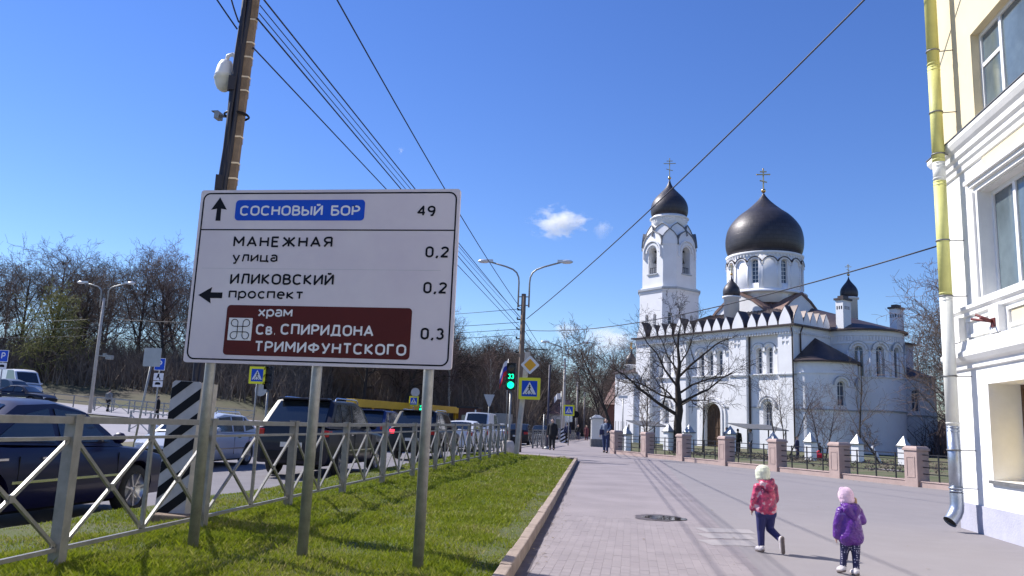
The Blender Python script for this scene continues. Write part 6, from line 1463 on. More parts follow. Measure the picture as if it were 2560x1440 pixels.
# ------------------------------------------------------------------ cars
def car_proto(kind, paint_m, dark=False, rails=False):
    S = {'sedan': dict(L=4.75, W=1.82, zb=.24, belt=.93, hood=.86, roof=1.46, wr=.33, wx=(-1.38, 1.36), gh=[(1.05, .93), (.42, 1.36), (-.1, 1.455), (-.75, 1.42), (-1.62, 1.0)], top=[(-2.37, .66, .78), (-2.3, .95, .9), (-1.7, 1.0, .98), (-1.0, .95, 1), (.9, .93, 1), (1.5, .88, .99), (2.1, .78, .93), (2.36, .58, .8)], hwr=.62),
         'hatch': dict(L=4.3, W=1.76, zb=.22, belt=.98, hood=.9, roof=1.52, wr=.33, wx=(-1.3, 1.28), gh=[(1.15, .96), (.5, 1.42), (0, 1.52), (-1.3, 1.47), (-1.98, 1.03)], top=[(-2.15, .8, .85), (-2.1, 1.0, .95), (-1.0, .99, 1), (.9, .96, 1), (1.4, .9, .98), (1.95, .8, .92), (2.14, .58, .8)], hwr=.66),
         'suv': dict(L=4.85, W=1.88, zb=.34, belt=1.16, hood=1.1, roof=1.88, wr=.39, wx=(-1.4, 1.42), gh=[(.95, 1.14), (.35, 1.72), (-.1, 1.85), (-1.7, 1.84), (-2.33, 1.2)], top=[(-2.42, .95, .9), (-2.38, 1.17, .97), (-1.0, 1.17, 1), (.8, 1.14, 1), (1.3, 1.1, .99), (2.1, 1.02, .94), (2.4, .75, .85)], hwr=.74),
         'van': dict(L=5.6, W=2.0, zb=.3, belt=1.3, hood=1.15, roof=2.45, wr=.36, wx=(-1.7, 1.75), gh=[(2.2, 1.22), (1.35, 2.25), (.8, 2.42), (-2.0, 2.44), (-2.72, 1.3)], top=[(-2.79, 1.2, .95), (-2.75, 1.3, .98), (-1, 1.3, 1), (1.5, 1.28, 1), (2.1, 1.2, .99), (2.6, 1.02, .93), (2.78, .7, .85)], hwr=.86)}[kind]
    hw = S['W'] / 2; tp = S['top']
    def ev(l):
        for a, b in zip(tp, tp[1:]):
            if a[0] <= l <= b[0]: t = (l - a[0]) / (b[0] - a[0]); return a[1] + (b[1] - a[1]) * t, a[2] + (b[2] - a[2]) * t
        return (tp[0][1:] if l < tp[0][0] else tp[-1][1:])
    ls = sorted(set([t[0] for t in tp] + [tp[0][0] + (tp[-1][0] - tp[0][0]) * i / 16 for i in range(1, 16)]))
    secs = []
    for i, l in enumerate(ls):
        z, k = ev(l); w = hw * k; zb = S['zb'] + (.12 if i in (0, len(ls) - 1) else 0); cr = .035
        half = [(0, z + cr), (.5 * w, z + cr * .8), (.82 * w, z + .005), (.93 * w, z - .02), (.985 * w, z - .09), (1.0 * w, (z * .62 + zb * .38)), (.995 * w, (z * .3 + zb * .7)), (.97 * w, zb + .08), (.9 * w, zb), (0, zb)]
        secs.append([(x, l, zz) for x, zz in half] + [(-x, l, zz) for x, zz in half[-2:0:-1]])
    n = len(secs[0]); b = MB(); b.add([p for s in secs for p in s], [(i * n + j, i * n + (j + 1) % n, (i + 1) * n + (j + 1) % n, (i + 1) * n + j) for i in range(len(secs) - 1) for j in range(n)] + [tuple(reversed(range(n))), tuple((len(secs) - 1) * n + j for j in range(n))])
    cut = MB()
    for wy in S['wx']:
        for s in (-1, 1): cut.lathe([(S['wr'] + .06, -.2), (S['wr'] + .06, .2)], 28, M=Matrix.Translation((s * hw, wy, S['wr'])) @ Matrix.Rotation(R(90), 4, 'Y'))
    me = boolean(b, cut); me.polygons.foreach_set('use_smooth', [True] * len(me.polygons)); me.set_sharp_from_angle(angle=R(32))
    root = bpy.data.objects.new('car', None); col.objects.link(root)
    link('body', me, paint_m, root)
    MB().box2((-hw + .28, -S['L'] / 2 + .3, S['zb'] - .06), (hw - .28, S['L'] / 2 - .3, S['zb'] + .4)).build('underbody', M['underbody'], root)
    # greenhouse
    gh = S['gh']; zr = max(z for _, z in gh); z0 = min(z for _, z in gh)
    P_ = []
    for i in range(len(gh) - 1):
        for t in ((0, .33, .66) if 0 < i < len(gh) - 2 else (0, .5)):
            P_.append((gh[i][0] * (1 - t) + gh[i + 1][0] * t, gh[i][1] * (1 - t) + gh[i + 1][1] * t))
    P_.append(gh[-1])
    def wz(z): t = min(1, max(0, (z - z0) / (zr - z0))); return hw * .93 * (1 - t) + (hw * .93 - (hw * .93 - S['hwr']) ) * t if False else hw * .93 + (S['hwr'] - hw * .93) * (t ** 1.25)
    vs = []; fs = []
    for l, z in P_:
        w = wz(z)
        for f, c in ((-1, -.0), (-.82, .02), (0, .045), (.82, .02), (1, -.0)): vs.append((f * w, l, z + c - (.02 if abs(f) == 1 else 0)))
    k = len(P_)
    for i in range(k - 1):
        for j in range(4): a = i * 5 + j; fs.append((a, a + 1, a + 6, a + 5))
    fs.append(tuple(i * 5 for i in range(k))); fs.append(tuple(i * 5 + 4 for i in reversed(range(k))))
    c_ = MB().add(vs, fs); me = c_.mesh('cabin'); bm = bmesh.new(); bm.from_mesh(me); bmesh.ops.recalc_face_normals(bm, faces=bm.faces); bm.to_mesh(me); bm.free()
    me.polygons.foreach_set('use_smooth', [True] * len(me.polygons)); me.set_sharp_from_angle(angle=R(30)); link('cabin', me, paint_m, root)
    fr, f2, rt_, r2, rr = gh
    def glass_side(poly, nm='side_window'):
        for s in (-1, 1):
            v = [(s * (wz(z) + .006), l, z) for l, z in poly]; v2 = [(s * (wz(z) - .012), l, z) for l, z in poly]; m_ = len(poly)
            MB().add(v + v2, [tuple(range(m_)), tuple(reversed(range(m_, 2 * m_)))] + [(i, (i + 1) % m_, m_ + (i + 1) % m_, m_ + i) for i in range(m_)]).build(nm, M['carglass'], root, fix=True)
    bz = z0 + .05; tz = zr - .1; lf = lambda z, off=.0: fr[0] + (f2[0] - fr[0]) * (z - fr[1]) / (f2[1] - fr[1]) - off
    lr = lambda z, off=.0: rr[0] + (r2[0] - rr[0]) * (z - rr[1]) / (r2[1] - rr[1]) + off
    mid = (lf(bz) + lr(bz)) / 2 + .12
    glass_side([(lf(bz, .22), bz), (mid + .05, bz), (mid + .05, tz + .02), (lf(tz, .14), tz - .02)])
    if kind == 'sedan': glass_side([(mid - .05, bz), (lr(bz, .42), bz + .03), (lr(tz, .22), tz - .05), (mid - .05, tz + .02)])
    elif kind in ('hatch', 'suv'):
        q = lr(bz, .95); glass_side([(mid - .05, bz), (q + .05, bz), (q + .0, tz + .02), (mid - .05, tz + .02)]); glass_side([(q - .08, bz + .02), (lr(bz, .3), bz + .1), (lr(tz, .2), tz), (q - .1, tz + .02)], 'quarter_window')
    def glass_x(p, q, nm, wf=.84, t0=.1, t1=.92):
        vs = []
        for t in (t0, (t0 + t1) / 2, t1):
            l = p[0] + (q[0] - p[0]) * t; z = p[1] + (q[1] - p[1]) * t; w = wz(z) * wf
            for f in (-1, -.5, 0, .5, 1): vs.append((f * w, l + (.012 if p[0] > 0 else -.012), z + .02 + .03 * (1 - f * f)))
        MB().add(vs, [(i * 5 + j, i * 5 + j + 1, i * 5 + j + 6, i * 5 + j + 5) for i in range(2) for j in range(4)], True).build(nm, M['carglass'], root)
    glass_x(fr, f2, 'windscreen')
    glass_x(rr, r2, 'rear_window')
    # wheels with tyre and rim
    for wy in S['wx']:
        for s in (-1, 1):
            A = Matrix.Translation((s * (hw - .12), wy, S['wr'])) @ Matrix.Rotation(R(90 * s), 4, 'Y'); r = S['wr']
            wo = MB().lathe([(r * .66, -.09), (r * .9, -.1), (r * .99, -.07), (r, 0), (r * .99, .07), (r * .9, .1), (r * .66, .09)], 28, M=A, caps=False).build('wheel', M['tyre'], root)
            rm = MB().lathe([(r * .68, .085), (r * .64, .06), (r * .6, .02), (.001, .0)], 24, M=A, caps=False).lathe([(.001, .07), (r * .14, .068), (r * .16, .04)], 12, M=A, caps=False)
            for q in range(7):
                an = 2 * math.pi * q / 7; rm.bar((r * .1 * math.cos(an), r * .1 * math.sin(an), .055), (r * .66 * math.cos(an), r * .66 * math.sin(an), .07), .02, r * .13, A)
            rm.build('rim', M['rim'], wo)
    yb, yf = -S['L'] / 2, S['L'] / 2; bl_ = S['belt']
    for s in (-1, 1):
        z, kk = ev(yb + .1)
        h_ = {'suv': .15, 'van': .4}.get(kind, .17)
        MB().box2((s * hw * .98 * kk, yb + .28, z - .04), (s * hw * .60 * (1.25 if kind in ('suv', 'van') else 1), yb - .012, z - h_ - .04)).build('tail_light', M['redlamp'], root, bevel=.02)
        z, kk = ev(yf - .12); MB().box2((s * hw * .95 * kk, yf - .35, z - .03), (s * hw * .55, yf - .035, z - .17)).build('headlight', M['lamp_glass'], root, bevel=.02)
        MB().ball((s * (hw + .07), fr[0] - .32, z0 + .1), .1, 10, (1.0, .55, .75)).build('mirror', paint_m, root)
        z, kk = ev(0)
        for l in (mid + .55 - .9, mid - 1.35 + .3): MB().box2((s * hw * 1.0, l, z - .14), (s * (hw * 1.0 + .018), l + .17, z - .115)).build('door_handle', M['chrome'] if not dark else paint_m, root)
        for l in (lf(bz, .1), mid, lr(bz, .75)): MB().box2((s * hw * .992, l - .004, S['zb'] + .14), (s * (hw * 1.003), l + .004, z - .1)).build('door_seam', M['underbody'], root)
        MB().box2((s * hw * .99, -1.0, S['zb'] + .3), (s * (hw * 1.0 + .012), 1.0, S['zb'] + .33)).build('side_trim', M['chrome'], root)
    MB().box2((-.27, yb - .02, bl_ * .62), (.27, yb - .035 + .02, bl_ * .62 + .115)).build('number_plate', M['plate'], root)
    MB().box2((-.27, yf - .01, .42), (.27, yf + .012, .535)).build('number_plate', M['plate'], root)
    MB().box2((-hw * .8, yb - .03, S['zb'] + .08), (hw * .8, yb + .3, S['zb'] + .3)).build('rear_bumper', M['underbody'] if kind in ('suv',) else paint_m, root, bevel=.03)
    MB().box2((-hw * .62, yf - .2, S['zb'] + .14), (hw * .62, yf + .015, S['zb'] + .3)).build('grille', M['underbody'], root)
    if kind == 'suv':
        MB().box2((-hw * .66, r2[0] - .22, zr + .0), (hw * .66, r2[0] + .1, zr + .05)).build('spoiler', paint_m, root, bevel=.02)
    if rails:
        for s in (-1, 1): MB().tube([(s * S['hwr'] * .9, f2[0] - .1, zr - .02), (s * S['hwr'] * .9, f2[0] - .25, zr + .07), (s * S['hwr'] * .9, r2[0] + .3, zr + .07), (s * S['hwr'] * .9, r2[0] + .15, zr - .02)], .018, 6).build('roof_rail', M['chrome'], root)
    return root
def setup(root, nm, x, y, rz, label, group=None):
    root.name = nm; root.location = (x, y, T(x, y) - .1 if x > -14.6 else T(x, y) + .02); root.rotation_euler = (0, 0, rz); tag(root, label, 'car', group); return root
pn_ = paint('navy', (.004, .004, .034)); pd_ = paint('darkblue', (.004, .005, .016)); pk_ = paint('charcoal', (.006, .006, .009)); pw_ = paint('white', (.62, .64, .68), .3, 0); pb_ = paint('blue', (.012, .03, .12)); pg_ = paint('silverblue', (.12, .15, .2))
nc = setup(car_proto('sedan', pn_), 'sedan', -8.5, 10.15, 0, 'navy blue sedan nearest to the camera behind the fence at the left edge'); nc.scale = (1.1, 1.1, 1.12)
suv = setup(car_proto('suv', pd_, rails=True), 'suv', -8.45, 21.9, 0, 'dark blue off road car right behind the middle signpost'); suv.scale = (1.07, 1.02, 1.06)
blk = setup(car_proto('suv', pk_, rails=True), 'suv', -8.25, 32.4, 0, 'black car with a lit red tail light behind the right signpost')
for o in blk.children:
    if o.name.startswith('tail_light') and o.data.vertices[0].co.x < 0: o.data.materials[0] = M['redlit']
setup(car_proto('hatch', pw_), 'hatchback', -8.75, 42.3, 0, 'white minivan like hatchback in the queue, ahead of the black car')
vw = setup(car_proto('van', pw_), 'van', -9.55, 51.5, 0, 'white panel van in the queue beyond the white hatchback'); vw['category'] = 'van'; vw.scale = (.85, .85, .85)
setup(car_proto('sedan', pw_), 'sedan', -10.0, 62.3, 0, 'white sedan farthest ahead in the queue, left of the green traffic light')
setup(car_proto('suv', pb_), 'suv', -12.2, 38.6, 0, 'blue car in the far lane between the dark off road car and the black car')
setup(car_proto('hatch', paint('bluewhite', (.42, .48, .60), .3, 0), rails=True), 'hatchback', -12.5, 22.3, math.pi, 'pale blue white oncoming car with roof rails behind the striped board')
v2 = setup(car_proto('van', pw_), 'van', -58.8, 70, -R(78), 'white high roofed van parked at the far left edge'); v2['category'] = 'van'; v2.scale = (1.18, 1.1, 1.15); v2.rotation_euler = (0, 0, -R(118))
setup(car_proto('sedan', pd_), 'sedan', -45.6, 55, -R(90), 'dark blue sedan on the far road in front of the white van')
setup(car_proto('suv', pg_), 'suv', -49.5, 58.5, -R(95), 'dark car at the left edge behind the dark sedan, below the white van')
for i, (x, y, p, l) in enumerate(((-8.6, 78, pk_, 'dark parked car just beyond the green traffic light post'), (-11.5, 80, pb_, 'small dark blue car far ahead left of the concrete post'), (-9.6, 96, pw_, 'small white oncoming car far down the road right of the concrete post'), (-8.2, 60, pk_, 'dark car between the traffic light and the concrete post'))):
    setup(car_proto('hatch', p), 'hatchback', x, y, 0 if i != 2 else math.pi, l)

# ------------------------------------------------------------------ people
def capsule(mb, a, b, ra, rb, n=12):
    a, b = Vector(a), Vector(b)
    mb.tube([a, a.lerp(b, .5), b], [ra, (ra + rb) / 2, rb], n, caps=True); mb.ball(a, ra, n); mb.ball(b, rb, n)
def blob(name, caps, balls, vox, mat, parent, smooth=4, boxes=(), label=None):
    mb = MB()
    for c in caps: capsule(mb, *c)
    for c, r, s in balls: mb.ball(c, r, 14, s)
    for m_ in boxes: mb.box(*m_)
    o = bpy.data.objects.new(name, mb.mesh(name)); col.objects.link(o)
    r = o.modifiers.new('r', 'REMESH'); r.mode = 'VOXEL'; r.voxel_size = vox; r.use_smooth_shade = True
    s = o.modifiers.new('s', 'SMOOTH'); s.iterations = smooth; s.factor = .5
    me = applied(o); me.name = name
    return link(name, me, M[mat] if isinstance(mat, str) else mat, parent, None, label)
def hand(w, d, s, side):
    """five fingers: wrist point w, direction d (unit), scale s, side +-1 for the thumb"""
    w, d = Vector(w), Vector(d).normalized(); x = Vector((0, 1, 0)); x = (x - d * x.dot(d)).normalized(); pal = w + d * .075 * s
    out = [(w, pal, .022 * s, .03 * s)]
    for i, (o, l) in enumerate(((-.027, .062), (-.009, .072), (.009, .068), (.026, .052))):
        a = pal + x * o * s; m_ = a + d * l * .6 * s; e = m_ + (d * .8 + Vector((-side * .5, 0, 0))).normalized() * l * .5 * s; out += [(a, m_, .0105 * s, .0095 * s), (m_, e, .0095 * s, .008 * s)]
    t0 = w + d * .03 * s + x * .02 * s; t1 = t0 + (d * .5 + x).normalized() * .045 * s; out += [(t0, t1, .013 * s, .011 * s), (t1, t1 + (d + x * .3).normalized() * .03 * s, .011 * s, .009 * s)]
    return out
def person(x, y, h, face, label, top, legs, hair='hair', stride=.12, arms=((-.27, .02, .82), (.27, .02, .82)), coat=0, bag=None, vox=.022, group=None, cap=None, zg=None, wide=1.0):
    t = thing('person', label, 'person', (x, y, T(x, y) if zg is None else zg), face, group); s = h / 1.76; V = lambda a, b, c: Vector((a * s, b * s, c * s))
    hip = {-1: V(-.095, 0, .92), 1: V(.095, 0, .92)}; an = {-1: V(-.11, stride, .09), 1: V(.11, -stride, .1)}; kn = {k: V(.105 * k, .03 + (stride if k < 0 else -stride) * .45, .5) for k in (-1, 1)}
    body = [(V(0, 0, .95), V(0, 0, 1.35), .135 * s, .15 * s), (V(0, 0, 1.4), V(0, .01, 1.56), .055 * s, .05 * s)]; bb = [(V(0, .015, 1.655), .105 * s, (.78, .95, 1.15)), (V(0, .115, 1.645), .02 * s, (.8, 1, 1)), (V(-.083, 0, 1.65), .022 * s, (.4, .8, 1.2)), (V(.083, 0, 1.65), .022 * s, (.4, .8, 1.2))]
    jk = [(V(0, 0, 1.0 - coat), V(0, 0, 1.36), (.165 + coat * .1) * s * wide, .165 * s * wide), (V(-.17, 0, 1.4), V(.17, 0, 1.4), .085 * s, .085 * s), (V(-.09, 0, .98 - coat), V(.09, 0, .98 - coat), .12 * s * wide, .12 * s * wide)]
    for i, k in enumerate((-1, 1)):
        wr = V(*arms[i]); sh = V(.2 * k, 0, 1.4); el = (sh + wr) / 2 + V(.03 * k, -.05, 0); d = (wr - el).normalized()
        body += [(sh, el, .05 * s, .042 * s), (el, wr, .04 * s, .028 * s)] + hand(wr, d, s, k); jk += [(sh, el, .075 * s, .062 * s), (el, wr - d * .02, .062 * s, .05 * s)]
        body += [(hip[k], kn[k], .085 * s, .06 * s), (kn[k], an[k], .055 * s, .04 * s), (an[k], an[k] + V(0, .12, -.04), .038 * s, .032 * s)]
    blob('body', body, bb, .017 * s, 'skin', t, 3)
    blob('jacket', jk, [], vox, top, t, 3)
    blob('trousers', [(hip[-1], hip[1], .125 * s, .125 * s)] + [c for k in (-1, 1) for c in ((hip[k], kn[k], .105 * s * wide, .08 * s), (kn[k], an[k], .078 * s, .065 * s))], [], vox, legs, t, 3)
    for k in (-1, 1): blob('shoe', [(an[k] + V(0, -.03, -.045), an[k] + V(0, .16, -.055), .045 * s, .04 * s)], [], .015, 'underbody', t, 2)
    blob('hair' if not cap else 'cap', [], [(V(0, -.008, 1.685), .11 * s, (.82, .98, 1.02))], .02, cap or hair, t, 2).location = (0, 0, .0)
    if bag:
        o = MB().box((0, -.2 * s, 1.25 * s), (.3 * s, .17 * s, .42 * s), taper=.85).build('rucksack', M[bag], t, bevel=.04); 
    return t
M['hair'] = mk('hair_dark', (.03, .02, .015), .7, 0, .1, 20); M['blackcloth'] = mk('black_cloth', (.012, .012, .014), .85, 0, .1, 5); M['jeans'] = mk('jeans', (.03, .05, .13), .85, 0, .2, 8); M['denim'] = mk('grey_blue_cloth', (.16, .2, .28), .85, 0, .3, 6)
M['navycloth'] = mk('navy_cloth', (.02, .025, .07), .85, 0, .15, 6); M['greycloth'] = mk('grey_cloth', (.28, .27, .26), .85, 0, .2, 6); M['maroon'] = mk('maroon_cloth', (.12, .03, .04), .85, 0, .2, 6); M['lightcloth'] = mk('light_cloth', (.5, .48, .5), .85, 0, .2, 6); M['redcloth'] = mk('red_cloth', (.6, .02, .05), .8, 0, .1, 5)
PIf = math.pi
person(-4.46, 45.9, 1.74, PIf, 'man in black coat and trousers walking towards the camera by the crossing', 'blackcloth', 'blackcloth', cap='blackcloth', coat=.12, stride=.05, wide=1.12)
mj = person(-1.42, 45.1, 1.86, PIf - .2, 'man in jeans and grey blue jacket with a dark bag beside the first pink pillar', 'denim', 'jeans', stride=.16, arms=((-.16, .22, 1.12), (.30, .04, .9)), wide=1.1)
blob('vest', [(Vector((-.05, -.02, 1.12)), Vector((-.1, -.02, 1.45)), .19, .17), (Vector((-.24, 0, 1.42)), Vector((-.3, 0, 1.1)), .085, .075)], [], .025, 'navycloth', mj, 3)
MB().box((.2, .2, 1.12), (.24, .14, .3), taper=.9).build('bag', M['navycloth'], mj, bevel=.04)
person(-5.35, 68, 1.7, 0, 'dark dressed walker beside the striped board on the far sidewalk', 'navycloth', 'blackcloth', stride=.15)
person(-5.9, 90, 1.7, PIf, 'farther walker in a dark jacket on the sidewalk left of the gate pillar', 'blackcloth', 'navycloth', stride=.15)
person(-5.0, 90.5, 1.66, PIf, 'farther walker in a long maroon coat on the sidewalk', 'maroon', 'maroon', coat=.35, stride=.05, wide=1.15)
person(-40.6, 58, 1.74, -.1, 'man with a grey rucksack and pale jacket by the far railing on the left', 'greycloth', 'blackcloth', bag='galv_dark', stride=.2)
person(-31.4, 50, 1.6, -1.2, 'dark haired person in a black jacket just left of the striped board', 'blackcloth', 'blackcloth', coat=.1, wide=1.15)
CY = [(8.0, 57.3, 1.7, 'lightcloth', 'navycloth', 'person in a pale top under the tin shelter, nearest its right post'), (7.2, 57.6, 1.66, 'blackcloth', 'blackcloth', 'dark dressed person in the middle of the tin shelter'), (6.4, 57.2, 1.72, 'navycloth', 'navycloth', 'dark dressed person at the left end of the tin shelter'),
      (9.15, 47.5, 1.3, 'navycloth', 'navycloth', 'person in navy left of the pink bag behind the pink fence'), (9.9, 48.6, 1.35, 'lightcloth', 'blackcloth', 'person in a pale shirt and dark cap near the white pillar of the churchyard'), (10.45, 47.9, 1.0, 'blackcloth', 'blackcloth', 'dark dressed child beside the red bag in the churchyard')]
for x, y, h, a, b, l in CY: person(x, y, h, random.uniform(0, 6), l, a, b, stride=.03)
rb = thing('bag', 'bright red pink bag on the grass behind the pink fence', 'bag', (10.05, 46.8, T(10, 46.8)))
blob('bag_body', [(Vector((-.15, 0, .25)), Vector((.2, 0, .3)), .2, .17), (Vector((0, 0, .4)), Vector((.1, 0, .55)), .12, .06)], [], .03, 'redcloth', rb, 3)

# two girls, seen from behind; fractions of body height, x right, y forward
def cloth_mat(name, base, spots, sc, thr, rough=.5, c3=None, bump=.3):
    m = bpy.data.materials.new(name); m.use_nodes = True; nt = m.node_tree; b = nt.nodes['Principled BSDF']; b.inputs['Roughness'].default_value = rough
    tc = nt.nodes.new('ShaderNodeTexCoord'); v = nt.nodes.new('ShaderNodeTexNoise'); v.inputs['Scale'].default_value = sc; v.inputs['Detail'].default_value = 3
    nt.links.new(tc.outputs['Object'], v.inputs['Vector']); cr = nt.nodes.new('ShaderNodeValToRGB'); cr.color_ramp.elements[0].position = thr; cr.color_ramp.elements[1].position = thr + .06
    cr.color_ramp.elements[0].color = (*base, 1); cr.color_ramp.elements[1].color = (*spots, 1)
    if c3: e = cr.color_ramp.elements.new(thr - .16); e.color = (*base, 1); cr.color_ramp.elements[0].color = (*c3, 1)
    nt.links.new(v.outputs[0], cr.inputs[0]); nt.links.new(cr.outputs[0], b.inputs['Base Color'])
    n2 = nt.nodes.new('ShaderNodeTexNoise'); n2.inputs['Scale'].default_value = 14; n2.inputs['Detail'].default_value = 3; n2.inputs['Distortion'].default_value = 1.0; nt.links.new(tc.outputs['Object'], n2.inputs['Vector'])
    bp = nt.nodes.new('ShaderNodeBump'); bp.inputs['Strength'].default_value = bump; bp.inputs['Distance'].default_value = .03; nt.links.new(n2.outputs[0], bp.inputs['Height']); nt.links.new(bp.outputs[0], b.inputs['Normal'])
    return m
def dots_mat():
    m = bpy.data.materials.new('dotted_leggings'); m.use_nodes = True; nt = m.node_tree; b = nt.nodes['Principled BSDF']; b.inputs['Roughness'].default_value = .8
    tc = nt.nodes.new('ShaderNodeTexCoord'); v = nt.nodes.new('ShaderNodeTexVoronoi'); v.inputs['Scale'].default_value = 42; v.inputs['Randomness'].default_value = .25
    nt.links.new(tc.outputs['Object'], v.inputs['Vector']); cr = nt.nodes.new('ShaderNodeValToRGB'); cr.color_ramp.elements[0].position = .25; cr.color_ramp.elements[1].position = .32
    cr.color_ramp.elements[0].color = (.5, .48, .6, 1); cr.color_ramp.elements[1].color = (.018, .018, .07, 1); nt.links.new(v.outputs['Distance'], cr.inputs[0]); nt.links.new(cr.outputs[0], b.inputs['Base Color']); return m
M['pinkjacket'] = cloth_mat('pink_patterned_jacket', (.58, .05, .13), (.66, .40, .45), 11, .56, .4, c3=(.20, .03, .09), bump=.8); M['purplejacket'] = cloth_mat('purple_shiny_jacket', (.14, .035, .30), (.36, .26, .60), 9, .66, .32, c3=(.10, .02, .22), bump=1.0)
M['hatcream'] = mk('knit_cream', (.72, .74, .58), .9, 0, .12, 30, .5, 90); M['hatpink'] = mk('knit_pink', (.78, .55, .68), .9, 0, .1, 30, .5, 90); M['navyleg'] = mk('navy_trousers', (.022, .024, .11), .8, 0, .2, 8); M['dotleg'] = dots_mat()
M['shoewhite'] = mk('white_shoe', (.65, .6, .6), .6, 0, .15, 25); M['sole'] = mk('shoe_sole', (.16, .13, .12), .8, 0, .3, 30); M['hairlight'] = mk('hair_fair', (.35, .22, .12), .7, 0, .2, 20)
def girl(loc, H, rz, label, J, mats, extra):
    t = thing('person', label, 'person', loc, rz); s = H; V = lambda p: Vector(p) * s
    sh, el, wr, hp, kn, ak, toe = [{k: V(v) for k, v in J[n].items()} for n in ('sh', 'el', 'wr', 'hip', 'knee', 'ank', 'toe')]
    neck, head, ch, wa = V(J['neck']), V(J['head']), V(J['chest']), V(J['waist'])
    body = [(wa, ch, .075 * s, .075 * s), (ch, neck, .05 * s, .038 * s), (neck, head, .036 * s, .04 * s)]; balls = [(head, .082 * s, (.9, 1.0, 1.12)), (head + V(J['face']) * .085, .013 * s, (1, 1, 1))]
    for k in (-1, 1):
        d = (wr[k] - el[k]).normalized(); body += [(sh[k], el[k], .03 * s, .026 * s), (el[k], wr[k], .025 * s, .019 * s)] + hand(wr[k], d, s * .62, k)
        body += [(hp[k], kn[k], .052 * s, .038 * s), (kn[k], ak[k], .036 * s, .026 * s), (ak[k], toe[k], .024 * s, .022 * s)]; 
        balls.append((head + Vector((k * .075 * s, 0, -.005 * s)), .017 * s, (.5, .9, 1.2)))
    blob('body', body, balls, .0065, 'skin', t, 3)
    blob('trousers', [(hp[-1], hp[1], .078 * s, .078 * s)] + [c for k in (-1, 1) for c in ((hp[k], kn[k], .068 * s, .048 * s), (kn[k], ak[k].lerp(kn[k], .06), .047 * s, .037 * s))], [], .009, mats['legs'], t, 3)
    jk = extra['jacket'](V, s, sh, el, wr); blob('jacket', jk, extra.get('jballs', lambda V, s: [])(V, s), .009, mats['jacket'], t, 4)
    blob('jacket_hood', *extra['hood'](V, s), .009, mats['hood'], t, 4)
    blob('hat', *extra['hat'](V, s, head), .008, mats['hat'], t, 3)
    for k in (-1, 1):
        d = (toe[k] - ak[k]).normalized(); up_ = V(J['up'][k]).normalized(); a = ak[k] - d * .02 * s
        so = blob('shoe', [(a - up_ * .012 * s, toe[k] - up_ * .0 * s, .034 * s, .028 * s), (ak[k] + up_ * .02 * s, ak[k] - up_ * .01 * s, .036 * s, .036 * s)], [], .006, 'shoewhite', t, 2)
        b0 = a - up_ * .036 * s - d * .012 * s; b1 = toe[k] - up_ * .024 * s + d * .01 * s; mid_ = (b0 + b1) / 2
        blob('sole', [(b0, mid_, .024 * s, .022 * s), (mid_, b1, .024 * s, .024 * s)], [], .006, 'sole', so, 2)
    return t
H1 = 1.07
J1 = dict(sh={-1: (-.092, .0, .745), 1: (.098, -.0, .755)}, el={-1: (-.132, -.005, .61), 1: (.128, .03, .62)}, wr={-1: (-.142, .05, .50), 1: (.10, .13, .54)}, hip={-1: (-.05, 0, .455), 1: (.055, .0, .455)}, knee={-1: (-.055, .015, .255), 1: (.06, .05, .27)}, ank={-1: (-.055, .0, .06), 1: (.135, -.15, .17)},
          toe={-1: (-.075, .10, .035), 1: (.15, -.13, .045)}, up={-1: (0, 0, 1), 1: (-.1, .95, .1)}, neck=(0, .01, .81), head=(-.025, .02, .89), chest=(0, 0, .70), waist=(0, 0, .5), face=(-.3, .95, 0))
g1 = girl((1.70, 10.92, 0), H1, .12, 'girl in a pink patterned jacket and cream hat walking away, one heel lifted', J1, dict(legs='navyleg', jacket='pinkjacket', hood='pinkjacket', hat='hatcream'),
     dict(jacket=lambda V, s, sh, el, wr: [(V((-.03, 0, .50)), V((-.02, 0, .70)), .098 * s, .085 * s), (V((.035, 0, .50)), V((.03, 0, .70)), .098 * s, .085 * s), (sh[-1], sh[1], .055 * s, .055 * s), (sh[-1], el[-1], .05 * s, .044 * s), (el[-1], wr[-1], .045 * s, .038 * s), (sh[1], el[1], .05 * s, .044 * s), (el[1], wr[1], .045 * s, .038 * s)],
          hood=lambda V, s: ([(V((-.045, -.06, .80)), V((.05, -.07, .80)), .05 * s, .05 * s), (V((.0, -.08, .77)), V((.03, -.10, .74)), .05 * s, .04 * s), (V((.07, -.05, .84)), V((.05, -.07, .76)), .03 * s, .04 * s)], []),
          hat=lambda V, s, h: ([], [(h + V((0, -.005, .03)), .097 * s, (.93, .98, 1.05)), (h + V((.02, -.02, .075)), .06 * s, (1, 1, .8)), (h + V((0, -.01, -.02)), .092 * s, (.95, .98, .7))])))
H2 = .93
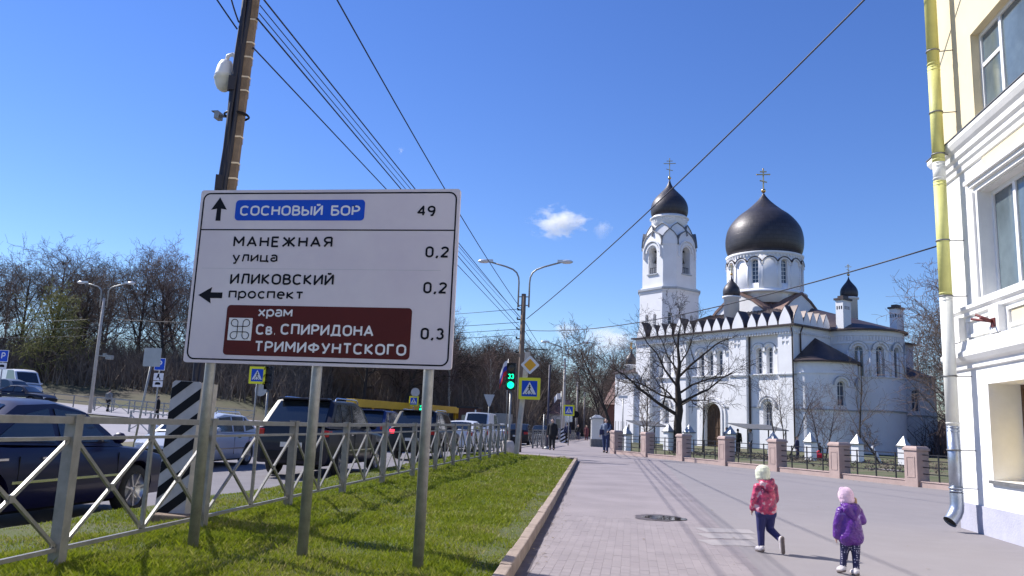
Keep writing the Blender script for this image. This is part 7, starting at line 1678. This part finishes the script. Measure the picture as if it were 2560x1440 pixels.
J2 = dict(sh={-1: (-.098, 0, .72), 1: (.102, 0, .725)}, el={-1: (-.145, -.01, .57), 1: (.155, .035, .62)}, wr={-1: (-.152, .01, .44), 1: (.11, .14, .66)}, hip={-1: (-.052, 0, .42), 1: (.052, 0, .42)}, knee={-1: (-.062, .03, .24), 1: (.058, .0, .235)}, ank={-1: (-.085, .03, .075), 1: (.045, -.04, .055)},
          toe={-1: (-.105, .12, .045), 1: (.03, .06, .03)}, up={-1: (0, -.1, 1), 1: (0, 0, 1)}, neck=(-.005, .01, .79), head=(-.02, .02, .875), chest=(0, 0, .68), waist=(0, 0, .48), face=(.75, .6, .05))
g2 = girl((2.38, 9.56, 0), H2, .05, 'smaller girl in a shiny purple jacket, pink hat and dotted leggings walking away', J2, dict(legs='dotleg', jacket='purplejacket', hood='purplejacket', hat='hatpink'),
     dict(jacket=lambda V, s, sh, el, wr: [(V((-.045, -.01, .42)), V((-.03, 0, .68)), .098 * s, .078 * s), (V((.055, -.01, .43)), V((.035, 0, .68)), .10 * s, .078 * s), (V((-.02, -.03, .44)), V((.03, -.03, .6)), .10 * s, .09 * s), (sh[-1], sh[1], .058 * s, .058 * s), (sh[-1], el[-1], .055 * s, .052 * s), (el[-1], wr[-1], .052 * s, .045 * s), (sh[1], el[1], .055 * s, .052 * s), (el[1], wr[1], .052 * s, .045 * s)],
          hood=lambda V, s: ([(V((-.06, -.06, .775)), V((.06, -.06, .775)), .05 * s, .05 * s), (V((-.045, -.075, .75)), V((.02, -.10, .66)), .055 * s, .035 * s), (V((.055, -.075, .75)), V((.02, -.10, .66)), .055 * s, .035 * s), (V((-.07, 0, .80)), V((.07, 0, .80)), .035 * s, .035 * s)], []),
          hat=lambda V, s, h: ([(h + V((-.03, .0, .05)), h + V((-.055, .0, .095)), .06 * s, .035 * s)], [(h + V((-.01, -.005, .03)), .1 * s, (.93, .98, 1.02)), (h + V((0, -.01, -.02)), .094 * s, (.95, .98, .7))])))
blob('hair', [(Vector((.055, .0, .80)) , Vector((.06, -.03, .74)), .03, .02)], [], .008, 'hairlight', g2, 2)
